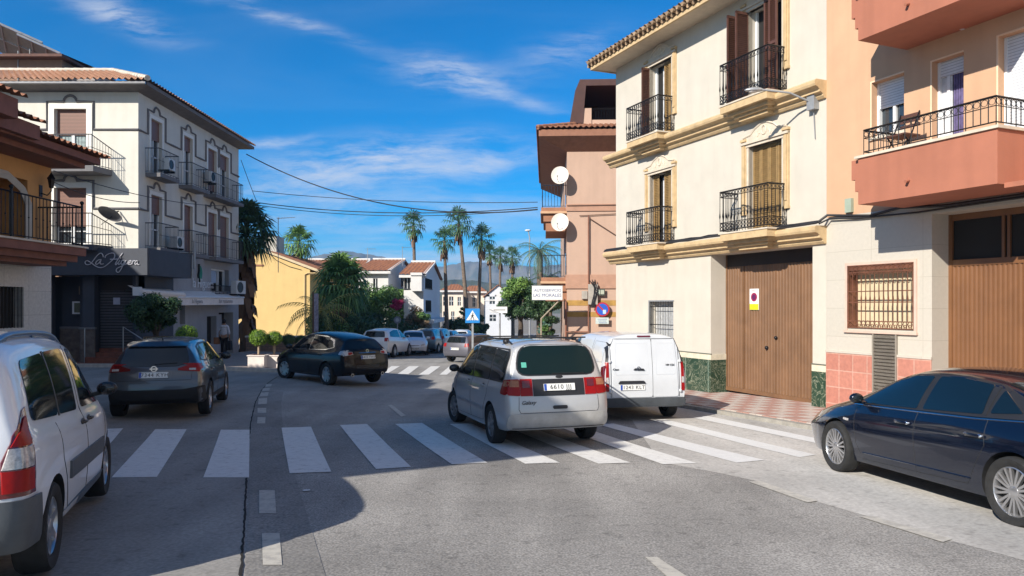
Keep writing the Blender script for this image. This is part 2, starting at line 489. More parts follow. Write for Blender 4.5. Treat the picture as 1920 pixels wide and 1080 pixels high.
def rear_wiper(c, z, y0=.02, y1=-.36, dz=.03):
    mb = MB(); c.line(mb, [(y0, z), (y1, z + dz)], 'B', .007, off=.012); mb.build('rear_wiper', M_BLK, c.root)
def aerial(c, x, ln=.25, m=None):
    h, _ = c.hit(x, 0, 'T'); mb = MB(); mb.tube([h, h + Vector((-ln * .75, 0, ln * .66))], [.008, .003], 6)
    mb.ball(tuple(h), .03, 6, (1.6, .8, .5)); mb.build('aerial', m or M_TRIM, c.root, 60)
def handles(c, xs, z, m, ln=.17):
    for sd in 'RL':
        for x in xs:
            h, n_ = c.hit(x, z, sd); mb = MB(); sg = -1 if sd == 'R' else 1
            mb.tube([(x - ln / 2, h.y, z), (x - ln / 2 + .02, h.y + sg * .028, z + .004), (x + ln / 2 - .02, h.y + sg * .028, z + .004), (x + ln / 2, h.y, z)], .013, 6)
            mb.build('door_handle', m, c.root, 60)
            q = MB(); q.ball((x, h.y + sg * .001, z), .05, 8, (1.5, .12, .75)); q.build('handle_recess', M_TRIM, c.root, 60)

# ------------------------------------------------------------------ the car models of the street
def build_minivan(loc, hd):
    P = paint('silver_paint', (.50, .50, .495), .3, .36)
    sp = base_spec(paint=P, xs=[-2.05, -1.7, -1.1, -.4, .3, .75, 1.15, 1.6, 2.0, 2.2], axles=(-1.42, 1.42), ytrack=.88, r=.325, steer=R(8),
        zt=[(-2.1, 1.68), (-1.6, 1.72), (-.4, 1.74), (.35, 1.70), (.75, 1.56), (1.5, 1.13), (2.0, 1.0), (2.25, .86)],
        drop=[(-2, .09), (.6, .09), (1.4, .06), (2.2, .08)], zb=[(-2.1, 1.04), (0, 1.0), (1.4, 1.0), (2.2, .80)],
        yr=[(-2, .66), (.3, .68), (1.0, .72), (1.6, .72), (2.2, .55)], yb=[(-2.1, .84), (1.4, .85), (2.2, .66)],
        ys=[(-2.1, .89), (-1.4, .905), (1.4, .905), (2.2, .76)], zs=[(-2.2, .3), (-1, .24), (2.2, .22)],
        tail=endrows(-2.06, 1.66, .64, .09, -2.24, .80, 1.04, -2.27, .86, -2.34, -2.26, .3),
        nose=endrows(2.28, .80, .5, .05, 2.3, .6, .72, 2.32, .72, 2.33, 2.22, .22), rimmat=M_ALLOYD, spokes=8, sw=(.03, .022), tcr=.3)
    c = Car('silver_minivan', 'silver minivan with a roof rack seen from behind on the zebra crossing', 'car', sp, loc, hd)
    # rear window, tailgate
    c.patch(rounded([(-.70, 1.15), (.70, 1.15), (.60, 1.64), (-.60, 1.64)], .2), 'B', M_TRIM, 'window_seal', .004)
    c.patch(rounded([(-.675, 1.17), (.675, 1.17), (.575, 1.62), (-.575, 1.62)], .18), 'B', M_GLASS2, 'rear_window', .009)
    c.patch([(-.43, .84), (.43, .84), (.43, 1.10), (-.43, 1.10)], 'B', M_TRIM, 'number_plate_panel', .006)
    for sg in (-1, 1):
        a = [(sg * .44, .845), (sg * .63, .845), (sg * .63, 1.105), (sg * .44, 1.105)]
        b = [(sg * .635, .845), (sg * .83, .86), (sg * .80, 1.10), (sg * .635, 1.105)]
        c.patch(a[::sg], 'B', M_RED, 'tail_lamp', .012); o = c.patch(rounded(b[::sg], .03), 'B', M_RED, 'tail_lamp', .012, res=.05)
        c.patch([(sg * .48, .97), (sg * .60, .97), (sg * .60, 1.08), (sg * .48, 1.08)][::sg], 'B', M_DRED, 'fog_lamp', .016)
        c.patch([(sg * .65, .985), (sg * .79, .985), (sg * .77, 1.085), (sg * .65, 1.085)][::sg], 'B', M_AMB, 'indicator_lamp', .016)
    c.sides(rounded([(-2.22, .86), (-2.0, .87), (-2.02, 1.09), (-2.2, 1.10)], .04), M_RED, 'tail_lamp', off=.01)
    c.sides(rounded([(-2.2, .99), (-2.06, .99), (-2.07, 1.08), (-2.19, 1.08)], .03), M_AMB, 'indicator_lamp', off=.014)
    c.plate(0, .975, '6610 JJJ')
    for y in (0,): 
        mb = MB(); c.line(mb, [(-.66, .83), (-.67, .64), (-.64, .585), (.64, .585), (.67, .64), (.66, .83)], 'B', .005)
        c.line(mb, [(-.62, 1.66), (-.74, 1.2), (-.76, 1.12)], 'B', .004); c.line(mb, [(.62, 1.66), (.74, 1.2), (.76, 1.12)], 'B', .004)
        mb.build('tailgate_gap', M_TRIM, c.root)
    c.patch(rounded([(-.12, .635), (.12, .635), (.12, .69), (-.12, .69)], .03), 'B', M_TRIM, 'tailgate_handle', .01, res=.05)
    c.badge('Galaxy', .085, .52, .745, shear=.35); mb = MB(); mb.ball((0, 0, 0), .05, 8, (.25, 1.3, .6)); mb.build('emblem', M_TRIM, c.root, 60, tuple(c.hit(-.02, 1.13, 'B')[0]))
    Pb = mat('scuffed_silver_bumper', (.48, .475, .46), rough=.45, var=.25, scale=5, metal=.2, col2=(.36, .35, .33))
    c.patch(rounded([(-.83, .33), (.83, .33), (.83, .57), (-.83, .57)], .09), 'B', Pb, 'rear_bumper', .02, skirt=.06)
    mb = MB(); c.line(mb, [(-.76, .36), (.76, .36)], 'B', .006, off=.03); mb.build('bumper_lip', M_TRIM, c.root)
    # side glass
    w1 = [(-1.98, 1.07), (-1.22, 1.05), (-1.22, 1.56), (-1.85, 1.53), (-1.97, 1.45)]
    w2 = [(-1.17, 1.05), (-.12, 1.03), (-.12, 1.58), (-1.17, 1.56)]
    w3 = [(-.05, 1.03), (.98, 1.03), (.9, 1.15), (.45, 1.50), (.25, 1.57), (-.05, 1.58)]
    w4 = [(1.02, 1.03), (1.22, 1.04), (.98, 1.19)]
    c.sides(rounded([(-2.02, 1.04), (1.34, 1.01), (.5, 1.53), (.28, 1.6), (-1.9, 1.57), (-2.01, 1.47)], .06), M_TRIM, 'window_surround', off=.002)
    for w in (w1, w2, w3, w4): c.sides(rounded(w, .05), M_GLASS, 'side_window', off=.008)
    for sd in 'RL':
        mb = MB(); c.line(mb, [(-.09, 1.02), (-.09, .32), (1.0, .30), (1.12, .55), (1.1, 1.0)], sd); c.line(mb, [(-.09, .32), (-.95, .34), (-1.02, .6), (-1.2, .8), (-1.2, 1.03)], sd)
        mb.build('door_gap', M_TRIM, c.root)
    mo = mat('silver_moulding', (.35, .35, .36), rough=.4, var=.1, metal=.3)
    c.sides([(-.98, .52), (.98, .52), (.98, .58), (-.98, .58)], mo, 'side_moulding', off=.014)
    handles(c, (-.95, .12), .93, P); c.mirrors(.95, 1.06, M_TRIM)
    c.patch([(1.4, -.66), (1.4, .66), (.72, .60), (.72, -.60)], 'T', M_GLASS, 'windscreen', .006)
    rear_wiper(c, 1.18, .1, -.45, .0)
    # roof rails and bars
    for sg in (-1, 1):
        mb = MB(); P_ = []
        for i in range(9):
            x = -1.75 + 2.1 * i / 8; h, _ = c.hit(x, sg * .60, 'T'); P_.append(h + Vector((0, 0, .055 if 0 < i < 8 else .0)))
        mb.tube(P_, .016, 6); mb.build('roof_rail', M_TRIM, c.root, 60)
    for x in (-1.45, -.15):
        mb = MB(); z = c.hit(x, .6, 'T')[0].z + .085
        mb.box(x - .03, x + .03, -.80, .80, z - .012, z + .012)
        for sg in (-1, 1): mb.box(x - .04, x + .04, sg * .6 - .03, sg * .6 + .03, z - .05, z - .01)
        mb.build('roof_bar', M_BLK, c.root)
    mb = MB(); mb.ball(tuple(c.hit(-1.45, .62, 'T')[0] + Vector((0, 0, .04))), .06, 8, (1.2, .8, .8)); mb.build('bar_clamp', M_TRIM, c.root, 60)
    st = MB(); c1 = c.patch([(.50, 1.28), (.58, 1.28), (.58, 1.36), (.50, 1.36)], 'B', mat('sticker_green', (.1, .45, .35), var=.2), 'inspection_sticker', .012, res=.2)
    return c

def build_van(loc, hd):
    P = paint('white_van_paint', (.60, .62, .64), .0, .4)
    sp = base_spec(paint=P, xs=[-1.95, -1.6, -.8, 0, .55, 1.0, 1.4, 1.8, 2.05], axles=(-1.36, 1.34), ytrack=.87, r=.32,
        zt=[(-2.1, 1.78), (-1.2, 1.83), (.2, 1.83), (.6, 1.78), (1.4, 1.14), (1.9, 1.0), (2.15, .85)],
        drop=[(-2, .10), (.6, .10), (1.4, .06)], zb=[(-2.1, 1.12), (1.3, 1.06), (2.1, .82)],
        yr=[(-2, .68), (.5, .68), (1.3, .70), (2.1, .55)], yb=[(-2.1, .86), (1.4, .85), (2.1, .66)],
        ys=[(-2.1, .89), (1.4, .91), (2.1, .76)], zs=[(-2.2, .3), (2.2, .24)],
        tail=endrows(-2.04, 1.77, .66, .10, -2.13, .83, 1.12, -2.14, .87, -2.16, -2.1, .3), nose=endrows(2.18, .80, .5, .05, 2.2, .62, .72, 2.22, .72, 2.24, 2.15, .24),
        bulge=(.03, .1), spokes=7, sw=(.03, .03), rimmat=M_ALLOYD, tcr=.75, crease={2: .5, 4: .4, 7: .6})
    c = Car('delivery_van', 'white panel van with closed double rear doors parked beside the cream house', 'van', sp, loc, hd)
    for a, b in ((-.70, -.155), (-.145, .70)):
        ztp = 1.66
        pts = [(a, .50), (b, .50), (b, ztp), (a + (.05 if a < -.5 else 0), ztp)] if a < -.5 else [(a, .50), (b, .50), (b - .06, ztp), (a, ztp)]
        d = c.patch(rounded(pts, .05), 'B', P, 'rear_door', .012, res=.2)
        q = [(a + .07, .95), (b - .07, .95), (b - .1, ztp - .08), (a + .09, ztp - .08)]
        mb = MB(); c.line(mb, rounded(q, .04) + [rounded(q, .04)[0]], 'B', .003, off=.012); mb.build('door_pressing', mat('van_crease', (.5, .52, .55), var=0), d)
    mb = MB(); c.line(mb, [(-.15, .5), (-.15, 1.66)], 'B', .006, off=.006); c.line(mb, [(-.72, .5), (-.72, 1.5), (-.66, 1.67), (.64, 1.67), (.72, 1.5), (.72, .5)], 'B', .006, off=.004); mb.build('door_gap', M_TRIM, c.root)
    c.patch(rounded([(-.83, .33), (.83, .33), (.83, .49), (-.83, .49)], .04), 'B', M_PLAST, 'rear_bumper', .045, skirt=.08)
    c.sides([(-2.10, .33), (-1.78, .33), (-1.80, .49), (-2.10, .49)], M_PLAST, 'rear_bumper', off=.02)
    for sg in (-1, 1):
        c.patch([(sg * .765, .62), (sg * .835, .62), (sg * .815, 1.20), (sg * .765, 1.20)][::sg], 'B', M_RED, 'tail_lamp', .014, res=.06)
        c.patch([(sg * .77, .78), (sg * .825, .78), (sg * .82, .90), (sg * .77, .90)][::sg], 'B', M_CLR, 'reversing_lamp', .018, res=.06)
        c.patch([(sg * .775, 1.21), (sg * .81, 1.21), (sg * .735, 1.60), (sg * .715, 1.60)][::sg], 'B', M_TRIM, 'lamp_trim', .012, res=.06)
        for z in (1.22, .62):
            h, _ = c.hit(sg * .74, z, 'B'); mb = MB(); mb.ball((h.x - .02, h.y, h.z), .03, 6, (.8, 1, 1.3)); mb.build('door_hinge', P, c.root, 60)
    c.sides([(-2.14, .66), (-1.99, .66), (-1.96, 1.1), (-2.12, 1.14)], M_DRED, 'tail_lamp', off=.012)
    c.patch(rounded([(-.14, 1.705), (.14, 1.705), (.14, 1.735), (-.14, 1.735)], .02), 'B', M_DRED, 'brake_light', .014, res=.1)
    c.plate(.28, .70, '1243 KLT')
    c.patch(rounded([(.0, .77), (.58, .77), (.54, .83), (.04, .83)], .02), 'B', M_TRIM, 'number_plate_lamp', .03, res=.15)
    c.patch(rounded([(.02, 1.03), (.26, 1.04), (.22, 1.08), (.04, 1.07)], .02), 'B', M_TRIM, 'door_handle', .03, res=.15)
    h, _ = c.hit(.15, 1.075, 'B'); mb = MB(); mb.lathe([(.03, 0), (.042, -.01), (.042, -.014), (.03, -.014)], 16, 'x'); mb.build('emblem', M_CHROME, c.root, None, tuple(h + Vector((-.02, 0, 0))))
    c.badge('Citan', .06, .62, 1.06); c.badge('109 CDI', .055, -.52, 1.14)
    c.sides(rounded([(.12, 1.12), (1.2, 1.1), (.62, 1.62), (.12, 1.66)], .06), M_GLASS, 'side_window', off=.006)
    c.sides([(-1.0, .55), (.95, .55), (.95, .62), (-1.0, .62)], M_PLAST, 'side_moulding', off=.014)
    for sd in 'RL':
        mb = MB(); c.line(mb, [(.08, 1.7), (.08, .34), (1.0, .34), (1.1, 1.0)], sd); c.line(mb, [(-1.0, 1.68), (-1.0, .34), (.05, .34)], sd)
        c.line(mb, [(-1.9, 1.2), (-1.9, 1.6), (-1.1, 1.62), (-1.1, 1.2), (-1.9, 1.2)], sd, .003); mb.build('door_gap', M_TRIM, c.root)
    c.mirrors(1.0, 1.14, M_TRIM)
    return c

def build_people_carrier(loc, hd):
    P = paint('white_paint', (.80, .82, .84), .0, .38)
    sp = base_spec(paint=P, xs=[-1.9, -1.5, -.8, 0, .5, .95, 1.4, 1.8, 2.1], axles=(-1.365, 1.365), ytrack=.875, r=.325, steer=0,
        zt=[(-2.1, 1.72), (-1.7, 1.79), (-.6, 1.82), (.2, 1.80), (.55, 1.73), (1.4, 1.16), (1.9, 1.02), (2.25, .84)],
        drop=[(-2, .12), (.5, .12), (1.3, .07)], zb=[(-2.1, 1.12), (.4, 1.05), (1.3, 1.03), (2.2, .80)],
        yr=[(-2, .66), (.3, .68), (.9, .68), (1.5, .68), (2.2, .55)], yb=[(-2.1, .82), (1.4, .84), (2.2, .64)],
        ys=[(-2.1, .88), (-1.36, .91), (1.36, .91), (2.2, .76)], zs=[(-2.2, .32), (-1, .27), (2.2, .24)],
        tail=endrows(-1.98, 1.70, .60, .12, -2.10, .79, 1.12, -2.12, .85, -2.16, -2.1, .3), nose=endrows(2.27, .78, .5, .05, 2.3, .6, .7, 2.32, .72, 2.33, 2.22, .24),
        spokes=6, sw=(.04, .022), rimkind='thin', tcr=.35)
    c = Car('people_carrier', 'white family van with grey bumpers and blue roof rails parked at the near left', 'car', sp, loc, hd)
    c.patch(rounded([(-.62, 1.12), (.62, 1.12), (.55, 1.58), (-.55, 1.58)], .12), 'B', M_GLASS, 'rear_window', .008)
    for (x0, z0, x1, z1, x2, z2, x3, z3) in ((-1.72, 1.12, -1.16, 1.10, -1.14, 1.62, -1.60, 1.58), (-1.10, 1.10, -.42, 1.08, -.40, 1.64, -1.08, 1.62), (-.30, 1.08, .30, 1.07, .28, 1.64, -.30, 1.65)):
        pass
    c.sides(rounded([(-1.76, 1.14), (-.90, 1.10), (-.90, 1.60), (-1.62, 1.56)], .09), M_GLASS, 'side_window', off=.006, label='rearmost tinted quarter window')
    c.sides(rounded([(-.86, 1.10), (-.12, 1.07), (-.12, 1.62), (-.86, 1.605)], .07), M_GLASS, 'side_window', off=.006)
    c.sides(rounded([(.10, 1.07), (1.12, 1.05), (.98, 1.2), (.55, 1.50), (.36, 1.59), (.10, 1.62)], .06), M_GLASS, 'side_window', off=.006)
    c.sides([(-.89, 1.09), (-.855, 1.09), (-.855, 1.61), (-.89, 1.605)], M_TRIM, 'window_pillar', off=.008)
    for sd in 'RL':
        mb = MB(); c.line(mb, [(0, 1.64), (0, .36), (-.86, .36), (-.98, .62), (-1.1, .78), (-1.1, 1.06)], sd, .004); c.line(mb, [(0, .36), (.96, .34), (1.04, .6), (1.2, 1.02)], sd, .004)
        mb.build('door_gap', M_TRIM, c.root)
    c.sides([(-.86, .58), (.86, .55), (.90, .70), (-.86, .72)], M_PLAST, 'side_moulding', off=.018)
    c.sides([(-.98, .27), (1.0, .27), (1.0, .35), (-.98, .36)], mat('blue_reflecting_sill', (.09, .12, .16), rough=.4, var=.2), 'sill', off=.01)
    c.patch([(-.72, .34), (.72, .34), (.72, .67), (-.72, .67)], 'B', M_PLAST, 'rear_bumper', .03, skirt=.05)
    [c.patch([(-1.06, .34), (-.66, .34), (-.67, .5), (-.70, .67), (-1.06, .67)], sd, M_PLAST, 'rear_bumper', off=.028, res=.04) for sd in 'DE']
    for sd in 'DE':
        c.patch([(-1.0, .69), (-.745, .69), (-.735, 1.25), (-.79, 1.23), (-.92, 1.08), (-.985, .92)], sd, M_DRED, 'lamp_trim', .008, res=.03)
        for pts_, m_ in (([(-.985, .72), (-.775, .72), (-.775, .86), (-.985, .86)], M_RED), ([(-.983, .87), (-.775, .87), (-.772, 1.0), (-.945, 1.0)], M_CLR), ([(-.942, 1.01), (-.772, 1.01), (-.765, 1.19), (-.80, 1.18), (-.89, 1.08)], M_RED)):
            c.patch(pts_, sd, m_, 'tail_lamp' if m_ is M_RED else 'reversing_lamp', .016, res=.03)
    handles(c, (-.12, .22), .955, M_TRIM, .15); c.mirrors(1.0, 1.12, M_TRIM, sz=.95)
    RL = mat('blue_roof_rail', (.10, .17, .28), rough=.3, metal=.6, var=.1)
    for sg in (-1, 1):
        mb = MB(); P_ = []
        for i in range(11):
            x = -1.75 + 2.2 * i / 10; h, _ = c.hit(x, sg * .585, 'T'); P_.append(h + Vector((0, 0, (.03 if 1 < i < 9 else .02 if i in (1, 9) else 0))))
        mb.tube(P_, .026, 8)
        for i in (1, 5, 9): mb.box(P_[i].x - .05, P_[i].x + .05, P_[i].y - .02, P_[i].y + .02, P_[i].z - .09, P_[i].z)
        mb.build('roof_rail', RL, c.root, 60)
    c.patch([(1.35, -.64), (1.35, .64), (.62, .58), (.62, -.58)], 'T', M_GLASS, 'windscreen', .006)
    return c

def build_crossover(loc, hd):
    P = paint('slate_grey_paint', (.06, .07, .085), .5, .3)
    sp = base_spec(paint=P, xs=[-1.85, -1.45, -.9, -.2, .35, .8, 1.2, 1.7, 2.0], axles=(-1.30, 1.35), ytrack=.89, r=.35,
        zt=[(-2.1, 1.40), (-1.75, 1.50), (-1.0, 1.58), (-.2, 1.60), (.25, 1.57), (.6, 1.46), (1.15, 1.10), (1.8, 1.0), (2.2, .82)],
        drop=[(-2, .07), (2, .07)], zb=[(-2.1, 1.08), (.4, 1.0), (1.2, 1.0), (2.2, .8)],
        yr=[(-2, .56), (.2, .60), (.8, .64), (1.4, .70), (2.2, .55)], yb=[(-2.1, .78), (-1, .84), (1.2, .84), (2.2, .64)],
        ys=[(-2.1, .85), (-1.3, .915), (1.3, .905), (2.2, .76)], zs=[(-2.2, .32), (-1, .26), (2.2, .24)],
        tail=endrows(-1.83, 1.48, .56, .08, -2.08, .74, 1.06, -2.12, .82, -2.2, -2.12, .34), nose=endrows(2.17, .78, .5, .05, 2.2, .6, .7, 2.22, .72, 2.23, 2.12, .24),
        spokes=5, sw=(.05, .02), bulge=(.09, .12))
    c = Car('grey_crossover', 'dark blue-grey crossover seen from behind with its number plate reading 7344 KYH', 'car', sp, loc, hd)
    c.patch(rounded([(-.62, 1.10), (-.40, 1.04), (.40, 1.04), (.62, 1.10), (.53, 1.40), (-.53, 1.40)], .06), 'B', M_GLASS, 'rear_window', .008)
    c.patch(rounded([(-.54, 1.405), (.54, 1.405), (.52, 1.47), (-.52, 1.47)], .03), 'B', P, 'roof_spoiler', .05, skirt=.08)
    for sg in (-1, 1):
        c.patch([(sg * .42, .965), (sg * .80, .93), (sg * .79, 1.07), (sg * .60, 1.06), (sg * .42, 1.00)][::sg], 'B', M_RED if sg < 0 else M_DRED, 'tail_lamp', .012, res=.06)
        c.patch([(sg * .62, .965), (sg * .74, .96), (sg * .74, 1.0), (sg * .62, 1.0)][::sg], 'B', M_CLR, 'indicator_lamp', .018, res=.06)
    c.sides([(-2.1, .95), (-1.82, .99), (-1.86, 1.08), (-2.08, 1.09)], M_RED, 'tail_lamp', off=.012, res=.05)
    c.plate(.0, .885, '7344 KYH'); mb = MB()
    h, _ = c.hit(0, 1.0, 'B'); mb.lathe([(.04, 0), (.058, -.012), (.058, -.016), (.04, -.016)], 18, 'x'); mb.box(-.018, -.012, -.075, .075, -.012, .012); mb.build('emblem', M_CHROME, c.root, None, tuple(h + Vector((-.008, 0, 0))))
    c.patch(rounded([(-.86, .34), (.86, .34), (.86, .66), (.5, .60), (-.5, .60), (-.86, .66)], .04), 'B', M_BLK, 'rear_bumper', .02, skirt=.06)
    mb = MB(); c.line(mb, [(-.68, 1.02), (-.66, .78), (.66, .78), (.68, 1.02)], 'B', .004); mb.build('tailgate_gap', M_TRIM, c.root)
    c.patch([(-.3, .815), (.3, .815), (.32, .97), (-.32, .97)], 'B', P, 'number_plate_panel', .008)
    c.sides(rounded([(-1.72, 1.14), (-1.1, 1.09), (1.0, 1.03), (.5, 1.38), (.25, 1.48), (-1.0, 1.47), (-1.4, 1.40)], .04), M_TRIM, 'window_surround', off=.003)
    for w in ([(-1.62, 1.15), (-1.14, 1.11), (-1.14, 1.42), (-1.35, 1.38)], [(-1.10, 1.105), (-.28, 1.07), (-.28, 1.45), (-1.1, 1.42)], [(-.2, 1.07), (.86, 1.04), (.42, 1.37), (.2, 1.44), (-.2, 1.45)]):
        c.sides(rounded(w, .04), M_GLASS, 'side_window', off=.008)
    for sd in 'RL':
        mb = MB(); c.line(mb, [(-.24, 1.06), (-.24, .34), (.95, .32), (1.02, .98)], sd); c.line(mb, [(-.24, .34), (-.85, .36), (-.95, .6), (-1.12, .8), (-1.12, 1.08)], sd); mb.build('door_gap', M_TRIM, c.root)
    c.sides([(-.9, .26), (.9, .26), (.95, .38), (-.95, .40)], M_BLK, 'sill', off=.012)
    handles(c, (-.98, .02), .93, P); c.mirrors(.85, 1.04, M_TRIM, sz=1.15); aerial(c, -1.35, .22); rear_wiper(c, 1.08, 0, -.4, .02)
    c.patch([(1.1, -.6), (1.1, .6), (.52, .56), (.52, -.56)], 'T', M_GLASS, 'windscreen', .006)
    return c

def build_black_suv(loc, hd):
    P = mat('black_paint', (.006, .006, .008), rough=.25, var=.05, coat=.35, spec=.3)
    sp = base_spec(paint=P, xs=[-1.8, -1.4, -.8, -.1, .4, .85, 1.25, 1.7, 2.05], axles=(-1.375, 1.375), ytrack=.91, r=.37,
        zt=[(-2.1, 1.44), (-1.75, 1.57), (-1.0, 1.66), (-.2, 1.69), (.25, 1.66), (.6, 1.55), (1.25, 1.13), (1.8, 1.03), (2.3, .86)],
        drop=[(-2, .08), (2, .08)], zb=[(-2.2, 1.16), (-1, 1.10), (.4, 1.04), (1.2, 1.02), (2.2, .82)],
        yr=[(-2, .54), (.2, .60), (.8, .66), (1.4, .72), (2.2, .55)], yb=[(-2.1, .78), (-1, .86), (1.2, .86), (2.2, .66)],
        ys=[(-2.1, .86), (-1.3, .94), (1.3, .93), (2.2, .78)], zs=[(-2.2, .34), (-1, .28), (2.2, .26)],
        tail=endrows(-1.95, 1.51, .56, .08, -2.20, .76, 1.14, -2.26, .84, -2.33, -2.22, .36), nose=endrows(2.3, .82, .5, .05, 2.32, .6, .74, 2.34, .72, 2.35, 2.22, .28),
        spokes=5, sw=(.045, .03), bulge=(.1, .14), rimkind='double', steer=R(12))
    c = Car('black_suv', 'black sport utility car turning across the junction in front of the planters', 'car', sp, loc, hd)
    c.patch(rounded([(-.60, 1.18), (.60, 1.18), (.50, 1.42), (-.50, 1.42)], .07), 'B', M_GLASS, 'rear_window', .008)
    for sg in (-1, 1):
        c.patch([(sg * .50, 1.02), (sg * .80, .98), (sg * .78, 1.12), (sg * .52, 1.10)][::sg], 'B', M_CLR, 'tail_lamp', .012, res=.06)
        c.patch([(sg * .52, 1.03), (sg * .66, 1.01), (sg * .66, 1.09), (sg * .54, 1.09)][::sg], 'B', M_RED, 'brake_lamp', .018, res=.06)
        mb = MB(); mb.lathe([(.05, 0), (.05, -.09), (.04, -.09), (.04, -.02)], 12, 'x'); h, _ = c.hit(sg * .55, .42, 'B'); mb.build('exhaust_pipe', M_CHROME, c.root, 30, tuple(h + Vector((.03, 0, -.03))))
    c.sides([(-2.24, 1.0), (-1.98, 1.02), (-2.02, 1.12), (-2.2, 1.15)], M_CLR, 'tail_lamp', off=.012, res=.05)
    c.plate(0, .93, '3422 FWX'); mb = MB()
    c.line(mb, [(-.30, 1.06), (.30, 1.06)], 'B', .014, off=.01); mb.build('chrome_strip', M_CHROME, c.root)
    h, _ = c.hit(0, 1.12, 'B'); mb = MB(); mb.lathe([(.035, 0), (.055, -.01), (.055, -.014), (.035, -.014)], 16, 'x'); mb.build('emblem', M_CHROME, c.root, None, tuple(h + Vector((-.01, 0, 0))))
    c.patch(rounded([(-.42, .60), (.42, .60), (.42, .68), (-.42, .68)], .03), 'B', M_TRIM, 'bumper_recess', .01)
    surr = rounded([(-1.62, 1.22), (-1.2, 1.13), (1.12, 1.05), (.58, 1.46), (.22, 1.575), (-.9, 1.555), (-1.42, 1.45)], .04)
    c.sides(surr, M_CHROME, 'window_surround', off=.002)
    for w in ([(-1.56, 1.225), (-1.2, 1.155), (-1.16, 1.155), (-1.16, 1.455), (-1.36, 1.40)], [(-1.14, 1.15), (-.22, 1.115), (-.22, 1.55), (-1.14, 1.51)], [(-.18, 1.11), (1.02, 1.075), (.5, 1.42), (.22, 1.55), (-.18, 1.555)]):
        c.sides(rounded(w, .03), M_GLASS, 'side_window', off=.008)
    for sd in 'RL':
        mb = MB(); c.line(mb, [(-.2, 1.1), (-.2, .34), (.95, .32), (1.05, 1.0)], sd); c.line(mb, [(-.2, .34), (-.85, .36), (-.98, .65), (-1.18, .85), (-1.18, 1.1)], sd); mb.build('door_gap', M_TRIM, c.root)
    handles(c, (-1.0, .08), .97, P); c.mirrors(.92, 1.08, P, sz=1.1)
    c.patch([(1.2, -.6), (1.2, .6), (.5, .56), (.5, -.56)], 'T', M_GLASS, 'windscreen', .006)
    for sd in 'RL': c.patch([(1.95, .82), (2.22, .74), (2.24, .84), (1.95, .92)], sd, M_CLR, 'headlamp', .01, res=.06)
    return c

